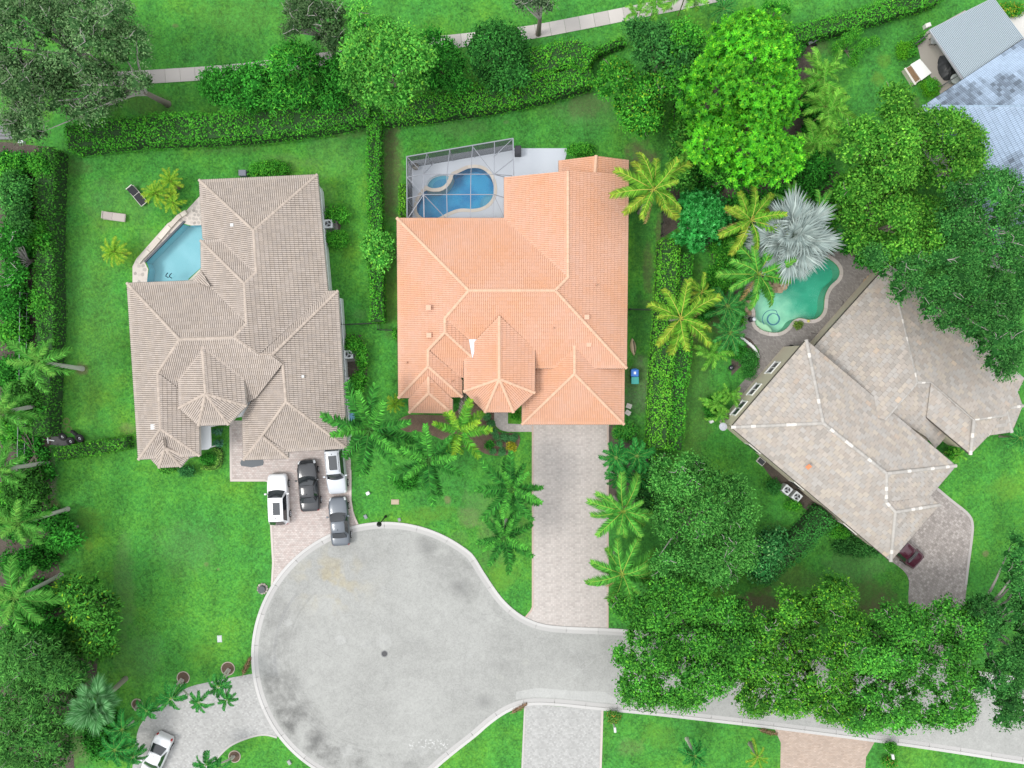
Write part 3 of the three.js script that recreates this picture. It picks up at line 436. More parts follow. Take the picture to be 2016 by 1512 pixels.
  const line = (a, b) => {
    const L = a.distanceTo(b), d = b.clone().sub(a).normalize(), n = Math.max(1, Math.round(L / 0.4)); let lo = a, hi = b; if (a.y > b.y) { lo = b; hi = a; } const dir = hi.clone().sub(lo).normalize(), S = V(-dir.z, 0, dir.x).normalize(), U = S.clone().cross(dir); if (U.y < 0) U.negate();
    for (let k = 0; k < n; k++) {
      const p = lo.clone().addScaledVector(dir, k * L / n - 0.03), q = lo.clone().addScaledVector(dir, (k + 1) * L / n), c = o.cap(rd), r1 = o.capR || 0.15, r2 = r1 * 0.84, sg = 6, lift = o.capLift || 0.03;
      const P1 = [], P2 = []; for (let s = 0; s <= sg; s++) { const t = Math.PI * (-0.12 + 1.24 * s / sg); P1.push(p.clone().addScaledVector(S, Math.cos(t) * r1).addScaledVector(U, Math.sin(t) * r1 * 0.75 + lift + 0.015)); P2.push(q.clone().addScaledVector(S, Math.cos(t) * r2).addScaledVector(U, Math.sin(t) * r2 * 0.75 + lift)); }
      for (let s = 0; s < sg; s++) caps.poly([P1[s], P1[s + 1], P2[s + 1], P2[s]].map((x) => x.clone()), c); caps.poly(P1.map((x) => x.clone()), c);
    }
  };
  faces.forEach((f, i) => f.v.forEach((p, k) => { const q = f.v[(k + 1) % f.v.length], id = [key(p), key(q)].sort().join('|'); (seen[id] ??= []).push([i, k]); }));
  for (const id in seen) if (seen[id].length === 2) {
    const [[i, k], [j]] = seen[id], f = faces[i], g = faces[j], a = f.m[k], b = f.m[(k + 1) % f.m.length];
    const cg = g.w.reduce((x, y) => x.add(y), V(0, 0, 0)).multiplyScalar(1 / g.w.length), pl = f.A.y + f.s * cg.clone().sub(f.A).setY(0).dot(f.n);
    if (cg.y < pl - 0.02) line(a, b);
  }
  for (const [p, q, h1, h2] of o.extra || []) line(P(p[0], p[1], h1), P(q[0], q[1], h2));
  return { deck, tiles, caps, eaves, flat };
}
const tileMat = vcol({ roughness: 0.85, bumpMap: grainUV(3), bumpScale: 0.002 });
function buildHouse(name, label, faces, o, walls, wallCol) {
  const t = thing(name, label, 'house', V(0, 0, 0)); solveRoof(faces); const g = roofGeo(faces, o);
  const w = new MB(); for (const [poly, e, ins] of walls) w.prism(inset(toW(poly, e), ins ?? 0.42), -0.1, e - 0.2, wallCol);
  for (const tr of o.gables || []) w.poly(tr.map((p) => P(p[0], p[1], p[2])), wallCol);
  part('wall', w.geo(), vcol({ roughness: 0.9, bumpMap: grain, bumpScale: 0.004 }), t);
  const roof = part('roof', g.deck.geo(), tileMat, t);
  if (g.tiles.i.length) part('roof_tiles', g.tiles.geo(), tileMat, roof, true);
  if (g.flat.length) { // the tiles nearest the middle of the picture one by one, the rest joined
    const mid = P(1600, 850, 3); g.flat.sort((a, b) => a[4].distanceToSquared(mid) - b[4].distanceToSquared(mid));
    const rest = new MB(), add = (a) => { const b = rest.p.length / 3; rest.p.push(...a.p); rest.n.push(...a.n); rest.c.push(...a.c); rest.u.push(...a.u); for (const i of a.i) rest.i.push(i + b); };
    g.flat.forEach(([T], k) => k < 300 ? part('roof_tile', T.geo(), tileMat, roof) : add(T)); part('roof_tiles', rest.geo(), tileMat, roof, true);
  }
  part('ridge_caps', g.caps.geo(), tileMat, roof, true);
  const fm = std({ color: o.fascia, roughness: 0.6 }); part('fascia', g.eaves.geo(false), fm, t);
  return t;
}
// ---- orange roofed house
const orange = [0.595, 0.33, 0.218];
{
  const e = 3.7, s = 0.4;
  const a = [782, 430], b = [923, 572], c = [876, 626.5], c2 = [876, 654], d = [843, 689], d2 = [843, 721.5], sw = [785, 783], se = [909.5, 781], vA = [923, 668], he = [928, 702], vB = [906, 743], vb2 = [917, 743], n2 = [993, 430], g1 = [1118, 546], g2 = [1118, 337], e1 = [1093, 572], nw2 = [993, 349], ne = [1237, 343], se2 = [1233, 724.5];
  const f1 = [843.5, 741], f2 = [844, 774], r1 = [1131, 681], r2 = [1131, 736], ga = [1028, 835], gb = [1228, 835];
  const t1 = [983, 622], t2 = [983, 746], o1 = [914, 770.5], o2 = [955, 811], o3 = [1010.5, 811], o4 = [1052, 773], o5 = [1053, 688], o6 = [913.7, 695];
  const main = [
    { e, s, v: [a, sw, d2, d, c2, c, b] }, { e, s, v: [n2, a, b, e1, g1] }, { e, s, v: [nw2, n2, g1, g2] }, { e, s, v: [se2, ne, g2, g1, e1] },
    { e, s, v: [[940, 725], se2, e1, b, c, vA] }, { e, s, eave: [[909.5, 746], [785, 746]], v: [vb2, vB, d, c2, he] }, { e: 3.7, s, v: [se, [909.5, 748], vB, d, d2] }, { e, s, v: [sw, se, d2] },
    { e: 4.34, s, eave: [[940, 702], [940, 660]], v: [he, vA, c, c2] },
    { e: 3.7, s, v: [[805, 786], [806, 812], f2, f1] }, { e: 3.7, s, v: [[806, 812], [890.5, 813], f2] }, { e: 3.7, s, v: [[890.5, 813], [890.5, 786], f1, f2] },
    { e: 2.6, s, v: [[1029, 722], ga, r2, r1] }, { e: 2.6, s, v: [ga, gb, r2] }, { e: 2.6, s, v: [gb, [1229, 712], r1, r2] },
    { e: 2.7, s, v: [[1100.4, 316], [1100.4, 345], [1171, 345], [1173.5, 307]] }, { e: 2.7, s, v: [[1237, 345], [1237, 315], [1173.5, 307], [1171, 345]] },
    { e: 4.35, s, v: [o6, o1, t2, t1] }, { e: 4.35, s, v: [o1, o2, t2] }, { e: 4.35, s, v: [o2, o3, t2] }, { e: 4.35, s, v: [o3, o4, t2] }, { e: 4.35, s, v: [o4, o5, t1, t2] },
  ];
  const house = buildHouse('orange_roof_house', 'largest house in the middle, with salmon orange barrel tile roof', main, {
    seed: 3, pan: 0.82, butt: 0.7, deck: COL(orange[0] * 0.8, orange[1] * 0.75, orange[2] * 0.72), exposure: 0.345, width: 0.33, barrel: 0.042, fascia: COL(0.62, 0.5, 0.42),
    tint: (rd, x, r) => { const k = 0.975 + 0.05 * rd(), w = (rd() - 0.5) * 0.025 + 0.09 * (fbm(x * 0.3, r * 0.1, 4, 4) - 0.5); return COL(orange[0] * k, (orange[1] + w * 0.6) * k, (orange[2] + w) * k); },
    cap: (rd) => { const k = 0.95 + 0.12 * rd(); return COL(0.61 * k, 0.385 * k, 0.265 * k); }, capR: 0.15,
    gables: [[[993, 349, 3.6], [1118, 338, 5.9], [1237, 343, 3.6]]],
  }, [[[[782, 430], [993, 430], [993, 349], [1237, 343], [1233, 724], [1053, 725], [914, 745], [909, 781], [891, 781], [891, 813], [806, 812], [805, 784], [785, 783]], 3.7], [[[1029, 690], [1229, 690], [1228, 835], [1028, 835]], 2.6], [[[1100, 316], [1237, 315], [1237, 380], [1100, 380]], 2.7], [[[914, 690], [914, 770.5], [955, 811], [1010.5, 811], [1052, 773], [1053, 690]], 4.35]], COL(0.6, 0.55, 0.48));
  const fl = new MB(); fl.prism([P(923, 667, 4.72), P(941, 666.5, 4.72), P(930, 706, 4.72)], 4.62, 4.76, COL(0.55, 0.6, 0.64)); const q = part('roof_flashing', fl.geo(), vcol({ roughness: 0.4 }), house); q.userData.label = 'white triangular flashing between two roof slopes';
  for (const [px, py, h, kind] of [[844, 606, 5.2, 1], [845, 660, 5.0, 1], [801, 714, 4.15, 0], [891, 750, 4.05, 0], [1173.7, 561, 4.9, 0], [1154.7, 624.5, 5.2, 1], [1158.9, 678, 4.4, 1], [1090, 646, 5.0, 0]]) {
    const p = P(px, py, h), m = new MB(), c = COL(0.6, 0.36, 0.25); if (kind) { m.box(p.clone().add(V(0, 0.0, 0)), 0.3, 0.35, 0.3, c); m.box(p.clone().add(V(0, 0.2, 0)), 0.42, 0.06, 0.42, COL(0.62, 0.38, 0.27)); } else m.tube([p.clone().add(V(0, -0.3, 0)), p.clone().add(V(0, 0.25, 0))], 0.07, 8, c, true);
    part('roof_vent', m.geo(), vcol(), house);
  }
  { // the three vehicle bay door faces the drive under the front eave
    const m = new MB(), w0 = P(1036, 826, 1), w1 = P(1218, 826, 1), z = inset(toW([[1029, 690], [1229, 690], [1228, 835], [1028, 835]], 2.6), 0.42)[2].z + 0.012;
    for (let r = 0; r < 4; r++) m.box(V((w0.x + w1.x) / 2, 0.33 + r * 0.55, z), w1.x - w0.x - 1.2, 0.53, 0.04, COL(0.62, 0.58, 0.52)); part('garage_door', m.geo(), vcol(), house);
  }
}
// ---- grey brown roofed house on the left
{
  const e = 3.2, s = 0.4;
  const A = [393, 355], B = [624.4, 344.4], r1 = [499.6, 453.8], r2 = [504.9, 536], r3 = [481.6, 558.6], r4 = [485.8, 636.9], W1 = [400, 470], E1 = [645, 573.5], wa = [396, 474], wb = [397, 533], wc = [436, 470.5];
  const b1 = [251, 558], b2 = [380.5, 553], R1 = [354, 668.5], R2 = [461, 664.4], d1 = [311, 733.8], d2 = [316.5, 844], sw = [273.4, 904], se = [393, 897], k1 = [510, 698], k2 = [535, 699.5], k3 = [556.7, 715.5], k4 = [563.6, 790.6], ne = [665, 573], SE = [683, 882], j = [516, 858], vE = [416, 566];
  const T1 = [398, 673.6], T2 = [405, 775], q1 = [352, 741], q2 = [353, 803], q3 = [391.5, 837.5], q4 = [450, 835.6], q5 = [484.5, 799], q6 = [479, 734];
  const bw = [294.6, 904.6], bx = [313.8, 920], by = [356, 918], bz = [370.4, 900.8], bt = [324.4, 881.6], bu = [322.5, 861.5];
  const faces = [
    { e, s, v: [A, B, r1] }, { e, s, v: [W1, A, r1, r2] }, { e, s, v: [B, E1, k1, R2, r4, r3, r2, r1] },
    { e: 3.9, s, v: [wb, wa, r3, r4, vE] }, { e: 3.9, s, v: [wa, wc, r2, r3] },
    { e: 4, s, v: [b1, b2, vE, r4, R2, R1] }, { e: 4, s, v: [b1, sw, d2, d1, R1] }, { e: 3.95, s, v: [b2, wb, vE] },
    { e: 4, s, v: [[393, 897], [391, 770], [350, 764], d1, d2] }, { e: 4, s, v: [sw, se, d2] },
    { e, s, eave: [[395, 836], [480, 834]], v: [[345, 768], [400, 800], [475, 800], [505, 782], k3, k2, k1, R2, R1, d1] },
    { e, s, v: [E1, ne, k2, k1] }, { e, s, v: [ne, SE, k4, k3, k2] },
    { e, s: 0.4, v: [[567, 889], SE, k4, j] }, { e, s, v: [[478, 820], [480, 905], j, k4, k3, [500, 782]] }, { e, s, v: [[480, 905], [567, 902], j] }, { e, s, v: [[567, 902], [567, 889], j] },
    { e: 4.8, s, v: [q1, q2, T2, T1] }, { e: 4.8, s, v: [q2, q3, T2] }, { e: 4.8, s, v: [q3, q4, T2] }, { e: 4.8, s, v: [q4, q5, T2] }, { e: 4.8, s, v: [q5, q6, T1, T2] },
    { e: 3.75, s: 0.5, v: [[294.6, 900], bx, bt, bu] }, { e: 3.75, s: 0.5, v: [bx, by, bt] }, { e: 3.75, s: 0.5, v: [by, bz, bt] }, { e: 3.75, s: 0.5, eave: [bz, [370.4, 880]], v: [bz, [353, 883.5], bu, bt] },
  ];
  const house = buildHouse('grey_roof_house', 'house on the left, roofed with weathered grey brown barrel tiles', faces, {
    seed: 8, deck: COL(0.14, 0.115, 0.1), exposure: 0.36, width: 0.34, barrel: 0.06, fascia: COL(0.5, 0.46, 0.42),
    tint: (rd, x, r) => { const k = 0.92 + 0.16 * rd() + 0.22 * (fbm(x * 0.25 + 3, r * 0.1, 3, 6) - 0.5), w = rd() * 0.03; return COL(0.425 * k, (0.358 + w * 0.2) * k, (0.305 + w * 0.5) * k); },
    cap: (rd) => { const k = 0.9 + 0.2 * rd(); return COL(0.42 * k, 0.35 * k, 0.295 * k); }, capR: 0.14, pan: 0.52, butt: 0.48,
  }, [[[[393, 355], [624, 344.4], [645, 573], [665, 573], [683, 882], [567, 889], [567, 902], [480, 905], [478, 830], [393, 830], [393, 897], [273.4, 904], [251, 558], [380.5, 553], [397, 533], [396, 474], [400, 470]], 3.2], [[[352, 741], [353, 803], [391.5, 837.5], [450, 835.6], [484.5, 799], [479, 734], [420, 690]], 4.2], [[[294.6, 895], [313.8, 920], [356, 918], [370, 895]], 3.1]], COL(0.7, 0.72, 0.72));
  for (const [px, py, h, w] of [[458.7, 444, 4.4, 0.22], [327, 784, 4.6, 0.2], [284, 827, 3.8, 0.2], [305, 840, 4.6, 0.38], [598, 741, 4.4, 0.18]]) { const p = P(px, py, h), m = new MB(); m.box(p, w, 0.45, w, COL(0.5, 0.5, 0.49)); m.box(p.clone().add(V(0, 0.25, 0)), w * 1.25, 0.05, w * 1.25, COL(0.55, 0.55, 0.54)); part('roof_vent', m.geo(), vcol(), house); }
  const gut = new MB(); for (const [p, q] of [[[634, 375], [651, 572]], [[673, 588], [690, 860]]]) gut.bar(P(p[0], p[1], 0.5), P(q[0], q[1], 0.5), 0.06, 0.9, COL(0.74, 0.77, 0.78)); part('wall_base', gut.geo(), vcol(), house);
  const aw = thing('patio_awning', 'white flat awning over the walkway between the grey roof wings', 'awning', V(0, 0, 0)), m = new MB(), pl = toW([[393, 836], [414, 836], [416, 880], [409, 885], [394, 886]], 2.6); m.prism(pl, 2.5, 2.62, COL(0.74, 0.76, 0.77)); part('canopy', m.geo(), vcol({ roughness: 0.4 }), aw);
  for (const p of [[413, 840], [408, 882]]) { const b = P(p[0], p[1], 2.5), mm = new MB(); mm.bar(V(b.x, 0, b.z), V(b.x, 2.5, b.z), 0.1, 0.1, COL(0.7, 0.7, 0.7)); part('post', mm.geo(), vcol(), aw); }
}
// ---- beige house on the right
{
  const e = 5.0, e2 = 2.8, s = 0.36;
  const N = [1587, 670], W = [1440, 841], a1 = [1620, 833], a2 = [1745, 932], E = [1881, 917], x1 = [1845, 960], x2 = [1830, 977], x3 = [1744, 988], Ea = [1848.5, 994], a3 = [1762, 1008], S = [1753, 1104];
  const n2 = [1749, 520], w2 = [1605, 680.5], a4 = [1804, 753], a5 = [1833, 751], e3 = [2016, 745], fw = [1824, 821], ft = [1917, 825], fs = [1910, 893.7], fe = [1972, 818], sv = [1741, 826];
  const faces = [
    { e, s, v: [W, N, a1] }, { e, s, v: [N, E, a2, a1] }, { e, s, v: [S, W, a1, a2, x3, a3] }, { e, s, v: [x2, E, a2, x3] }, { e, s, v: [Ea, S, a3] }, { e, s, eave: [[1830, 978], Ea], v: [x2, Ea, a3, x3] },
    { e: e2, s, v: [[1592, 695], n2, a4, sv, [1700, 815]] }, { e: e2, s, v: [n2, e3, [1985, 808], fe, ft, a5, a4] }, { e: 2.8, s, v: [[1862, 859], [1841, 882], [1823, 860], [1769, 826], sv, a4, a5, fw] },
    { e: 4.0, s, v: [fs, fw, a5, ft] }, { e: 4.0, s, v: [[1946, 856], fs, ft, fe] },
    { e: 3.0, s: 0.45, v: [[2012, 799], [1991, 850], [1979, 804]] }, { e: 3.0, s: 0.45, v: [[1991, 850], [1943, 857], [1979, 804]] }, { e: 3.0, s: 0.3, v: [[1943, 857], [1926, 773], [1979, 804]] }, { e: 3.0, s: 0.45, v: [[2000, 765], [2012, 799], [1979, 804]] }, { e: 3.0, s: 0.2, v: [[1926, 773], [2000, 765], [1979, 804]] },
  ];
  const pal = [[0.42, 0.37, 0.325], [0.39, 0.355, 0.32], [0.355, 0.32, 0.285], [0.435, 0.38, 0.32], [0.4, 0.37, 0.34], [0.385, 0.335, 0.29]];
  const house = buildHouse('beige_roof_house', 'angled house on the right with mottled beige flat tile roof', faces, {
    seed: 12, flat: true, bond: true, deck: COL(0.25, 0.23, 0.21), exposure: 0.36, width: 0.52, fascia: COL(0.1, 0.085, 0.075),
    tint: (rd) => { const c = pal[Math.floor(rd() * pal.length)], k = (0.93 + 0.13 * rd()) * 0.93, o = rd() < 0.008 ? 0.07 : 0; return COL((c[0] + o) * k, (c[1] + o * 0.4) * k, c[2] * k); },
    cap: (rd) => { const k = rd() < 0.14 ? 1.6 : 0.9 + 0.2 * rd(); return COL(0.4 * k, 0.375 * k, 0.345 * k); }, capR: 0.16, capLift: 0.03,
  }, [[[W, N, E, x1, x2, Ea, S], 5.0, 0.3], [[[1600, 690], n2, e3, [1985, 812], [1943, 857], fs, fw, [1840, 880], [1740, 840]], 3.1, 0.3]], COL(0.6, 0.54, 0.42));
  { const p = P(1592, 919, 6.35), m = new MB(); m.box(p, 0.42, 0.05, 0.36, COL(0.62, 0.22, 0.1), new THREE.Quaternion().setFromEuler(new THREE.Euler(0.2, 0.85, 0.2))); const q = part('roof_tile', m.geo(), tileMat, house); q.userData.label = 'single terracotta orange replacement tile'; }
  // windows in the wall facing the pool: frame, panes
  const wallAt = (t, y, out) => { const q = inset(toW([W, N, E, x1, x2, Ea, S], 5.0), 0.3), p = q[0].clone().lerp(q[1], t), d = q[1].clone().sub(q[0]).normalize(); return [V(p.x, y, p.z).addScaledVector(V(d.z, 0, -d.x), out), d]; };
  for (const [t, wdt, y, h] of [[0.72, 1.15, 1.9, 1.2], [0.44, 1.15, 1.9, 1.2], [0.2, 1.5, 2.1, 1.2]]) {
    const fr = new MB(), [c, d] = wallAt(t, y, 0.03), q = new THREE.Quaternion().setFromUnitVectors(V(1, 0, 0), d), f = COL(0.78, 0.78, 0.77), off = (x, yy, o = 0) => c.clone().addScaledVector(d, x).add(V(0, yy, 0)).addScaledVector(V(d.z, 0, -d.x), o);
    fr.box(off(0, h / 2 + 0.06), wdt + 0.24, 0.12, 0.1, f, q); fr.box(off(0, -h / 2 - 0.07), wdt + 0.34, 0.14, 0.16, f, q); fr.box(off(-wdt / 2 - 0.06, 0), 0.12, h, 0.1, f, q); fr.box(off(wdt / 2 + 0.06, 0), 0.12, h, 0.1, f, q); fr.box(off(0, 0), 0.05, h, 0.07, f, q);
    const win = part('window', fr.geo(), vcol({ roughness: 0.5 }), house);
    for (const sgn of [-1, 1]) { const m = new MB(); m.box(off(sgn * (wdt / 4 + 0.01), 0, -0.02), wdt / 2 - 0.05, h, 0.02, COL(0.05, 0.06, 0.07), q); part('pane', m.geo(), vcol({ roughness: 0.08 }), win); }
  }
  // shutters and ledges on the long lower wall
  { const q = inset(toW([W, N, E, x1, x2, Ea, S], 5.0), 0.3), a = q[0], b = q[6]; for (const [t, w] of [[0.2, 1.4], [0.5, 1.2], [0.85, 1.6]]) { const m = new MB(), p = a.clone().lerp(b, t), d = b.clone().sub(a).normalize(), n = V(-d.z, 0, d.x), c = p.clone().setY(1.5).addScaledVector(n, 0.06); m.box(c, w, 1.2, 0.1, COL(0.72, 0.7, 0.66), new THREE.Quaternion().setFromUnitVectors(V(1, 0, 0), d)); const wn = part('window', m.geo(), vcol(), house); const g = new MB(); g.box(c.clone().addScaledVector(n, 0.05), w - 0.2, 1.0, 0.03, COL(0.05, 0.06, 0.07), new THREE.Quaternion().setFromUnitVectors(V(1, 0, 0), d)); part('pane', g.geo(), vcol({ roughness: 0.1 }), wn); } }
}
// ---- blue tiled house and its corrugated patio roof in the far corner
{
  const e = 3.2, s = 0.4, w = [1816, 210], n = [2100, 21], h2 = [2130, 211], s2 = [1985, 520], f3 = [2130, 560];
  const faces = [{ e, s, v: [w, n, h2] }, { e, s, v: [s2, w, h2, f3] }];
  buildHouse('blue_roof_house', 'house in the far right corner with streaked pale blue tile roof', faces, {
    seed: 21, deck: COL(0.1, 0.13, 0.17), exposure: 0.36, width: 0.34, barrel: 0.05, fascia: COL(0.03, 0.035, 0.04),
    tint: (rd, x, r) => { const dk = sm(fbm(x * 0.3 + 7, r * 0.13, 4, 9) + 0.12 * (hash(Math.round(x * 3), 3, 5) - 0.5), 0.48, 0.66), k = (0.92 + 0.14 * rd()) * (1 - 0.68 * dk * (0.4 + 0.6 * rd())); return COL(0.34 * k, 0.43 * k, 0.55 * k); },
    cap: (rd) => { const k = 0.9 + 0.2 * rd(); return COL(0.28 * k, 0.37 * k, 0.47 * k); },
  }, [[[w, n, [2180, 120], f3, s2], 3.2, 0.35]], COL(0.62, 0.62, 0.6));
  const t = thing('patio_cover', 'pale blue corrugated metal patio roof against the blue house', 'patio roof', V(0, 0, 0)), hh = 2.9, c = [[1830.7, 58.6], [1956, -4], [2013, 76], [1896, 156]].map((p) => P(p[0], p[1], hh));
  const m = new MB(), nb = 46; const L = (u, v) => c[0].clone().lerp(c[1], u).lerp(c[3].clone().lerp(c[2], u), v);
  for (let k = 0; k < nb; k++) { const xs = [0, 0.42, 0.5, 0.92, 1], ys = [0, 0, 0.06, 0.06, 0]; for (let q = 0; q < 4; q++) { const a = L((k + xs[q]) / nb, 0), b = L((k + xs[q + 1]) / nb, 0), d = L((k + xs[q + 1]) / nb, 1), f = L((k + xs[q]) / nb, 1); a.y += ys[q]; f.y += ys[q] + 0.12; b.y += ys[q + 1]; d.y += ys[q + 1] + 0.12; m.poly([a, f, d, b], q % 2 ? COL(0.24, 0.29, 0.325) : COL(0.36, 0.42, 0.455)); } }
  part('roof_sheet', m.geo(), vcol({ roughness: 0.7 }), t);
  const fr = new MB(); for (let k = 0; k < 4; k++) fr.bar(c[k].clone().add(V(0, -0.08, 0)), c[(k + 1) % 4].clone().add(V(0, -0.08, 0)), 0.1, 0.16, COL(0.4, 0.4, 0.44)); part('frame', fr.geo(), vcol(), t);
  for (const k of [0, 1]) for (const u of [0.03, 0.97]) { const p = c[k].clone().lerp(c[k ? 2 : 3], u === 0.03 ? 0.04 : 0.9), q = new MB(); q.bar(V(p.x, 0, p.z), V(p.x, 2.8, p.z), 0.08, 0.08, COL(0.15, 0.15, 0.16)); part('post', q.geo(), vcol(), t); }
  struct('patio', sheet([[1825, 62], [1805, 85], [1812, 115], [1840, 165], [1852, 186], [1900, 155], [1960, 100], [1900, 20]], 0.014), std({ color: COL(0.36, 0.33, 0.29), roughness: 0.9, bumpMap: grain, bumpScale: 0.004 }), 'worn concrete patio beside the corrugated patio roof', 'patio');
  struct('patio', sheet([[1976, 30], [2060, -10], [2060, 90], [2000, 80]], 0.014), std({ color: COL(0.62, 0.6, 0.57), roughness: 0.9 }), 'white concrete slab in the far corner beyond the patio roof', 'patio');
}
// ---------------------------------------------------------------- trees, shrubs, hedges
const KIND = {
  oak: { leaf: [0.22, 0.095], c: [[0.04, 0.115, 0.032], [0.14, 0.25, 0.095]], dens: 44, r: 0.8, inner: 6, twig: 0.4, twigC: [0.4, 0.38, 0.35] },
  live: { leaf: [0.2, 0.09], c: [[0.02, 0.115, 0.02], [0.075, 0.27, 0.05]], dens: 48, r: 0.8, inner: 8, twig: 0.14, twigC: [0.34, 0.32, 0.29] },
  big: { leaf: [0.36, 0.16], c: [[0.03, 0.25, 0.008], [0.12, 0.49, 0.014]], dens: 42, r: 0.75, inner: 8, twig: 0, tips: [0.2, 0.56, 0.02], tipP: 0.35, ros: 8 },
  light: { leaf: [0.24, 0.13], c: [[0.04, 0.23, 0.024], [0.13, 0.43, 0.055]], dens: 42, r: 0.72, inner: 9, twig: 0.03, twigC: [0.3, 0.28, 0.22], tips: [0.18, 0.45, 0.04], tipP: 0.1 },
  mid: { leaf: [0.22, 0.12], c: [[0.025, 0.18, 0.014], [0.09, 0.38, 0.03]], dens: 44, r: 0.75, inner: 9, twig: 0.05, twigC: [0.28, 0.25, 0.2], tips: [0.14, 0.42, 0.025], tipP: 0.06 },
  dark: { leaf: [0.24, 0.12], c: [[0.014, 0.12, 0.011], [0.05, 0.29, 0.026]], dens: 40, r: 0.75, inner: 10, twig: 0 },
  street: { leaf: [0.21, 0.12], c: [[0.028, 0.155, 0.018], [0.09, 0.34, 0.032]], dens: 48, r: 0.78, inner: 9, twig: 0.12, twigC: [0.36, 0.34, 0.31], tips: [0.12, 0.38, 0.025], tipP: 0.05 },
  teal: { ros: 7, tips: [0.11, 0.5, 0.13], tipP: 0.3, leaf: [0.32, 0.12], c: [[0.015, 0.2, 0.025], [0.065, 0.42, 0.085]], dens: 40, r: 0.65, inner: 9, twig: 0 },
};
function leaf(mb, p, n, t, L, W, c) { // folded rhombus leaf
  const s = n.clone().cross(t).normalize(), a = p, d = p.clone().addScaledVector(t, L), m = p.clone().addScaledVector(t, L * 0.45), b = m.clone().addScaledVector(s, W / 2).addScaledVector(n, W * 0.12), e = m.addScaledVector(s, -W / 2).addScaledVector(n, W * 0.12);
  const k = mb.p.length / 3; for (const q of [a, b, d, e]) { mb.p.push(q.x, q.y, q.z); mb.n.push(n.x, n.y, n.z); mb.c.push(c[0], c[1], c[2]); mb.u.push(0, 0); }
  mb.i.push(k, k + 1, k + 2, k, k + 2, k + 3);
}
const rdir = () => { const z = rr(-1, 1), a = rr(0, 6.283), q = Math.sqrt(1 - z * z); return V(q * Math.cos(a), z, q * Math.sin(a)); };
function clump(mb, c, r, K, n, tone, squash = 0.8) {
  if (K.ros) { // leaves held in upward rosettes at the twig ends
    for (let k = 0; k < n / K.ros; k++) {
      let d = rdir(); d.y = Math.abs(d.y) * 0.9 - 0.1; const rad = r * (0.6 + 0.45 * R()), p = V(c.x + d.x * rad, c.y + d.y * rad * squash, c.z + d.z * rad), ax = d.clone().multiplyScalar(0.6).add(V(0, 0.8, 0)).addScaledVector(rdir(), 0.35).normalize(), [b1, b2] = frame(ax), ph = R() * 6, v0 = tone * rr(0.8, 1.15), young = R();
      for (let q = 0; q < K.ros; q++) { const inn = q < K.ros / 3, a = ph + q * 2.4, t = b1.clone().multiplyScalar(Math.cos(a)).addScaledVector(b2, Math.sin(a)).addScaledVector(ax, inn ? 0.9 : rr(-0.1, 0.4)).normalize(), nn = ax.clone().addScaledVector(t, -ax.dot(t)).normalize(), m = clamp((inn ? 0.75 : 0.1) + 0.4 * R()), L = K.leaf[0] * rr(0.75, 1.2) * (inn ? 0.75 : 1), v = v0 * rr(0.85, 1.15), cc = inn && young < K.tipP ? K.tips : null; leaf(mb, p.clone(), nn, t, L, K.leaf[1] * L / K.leaf[0], (cc || [0, 1, 2].map((z) => lerp(K.c[0][z], K.c[1][z], m))).map((z) => z * v)); }
    }
  } else for (let k = 0; k < n; k++) {
    let d = rdir(); if (d.y < -0.35 && R() < 0.8) d.y = -d.y;
    const rad = r * (0.55 + 0.45 * Math.pow(R(), 0.5)) * (0.85 + 0.3 * vn(d.x * 2.2 + c.x, d.z * 2.2 + c.z + d.y, 3)), p = V(c.x + d.x * rad, c.y + d.y * rad * squash, c.z + d.z * rad);
    const nrm = d.clone().multiplyScalar(0.7).add(V(0, 0.55, 0)).addScaledVector(rdir(), 0.75).normalize();
    const t = d.clone().addScaledVector(rdir(), 0.9).add(V(0, -0.15, 0)); t.addScaledVector(nrm, -t.dot(nrm)).normalize();
    const m = R(), v = tone * (0.78 + 0.44 * R()), tip = K.tips && R() < K.tipP && d.y > 0.2, cc = tip ? K.tips : null, L = K.leaf[0] * (0.7 + 0.6 * R());
    leaf(mb, p, nrm, t, L, K.leaf[1] * L / K.leaf[0], cc ? cc.map((x) => x * v) : [0, 1, 2].map((q) => lerp(K.c[0][q], K.c[1][q], m) * v));
  }
  for (let k = 0; k < K.inner; k++) { // inner leaf sprays, darker tone paints in the shade deep in the clump
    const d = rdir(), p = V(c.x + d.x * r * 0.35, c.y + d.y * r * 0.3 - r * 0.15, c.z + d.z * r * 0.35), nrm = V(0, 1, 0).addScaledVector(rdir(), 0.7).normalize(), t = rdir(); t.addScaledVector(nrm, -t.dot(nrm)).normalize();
    leaf(mb, p.addScaledVector(t, -r * 0.4), nrm, t, r * 0.9, r * 0.5, [0, 1, 2].map((q) => K.c[0][q] * tone * 0.9));
  }
}
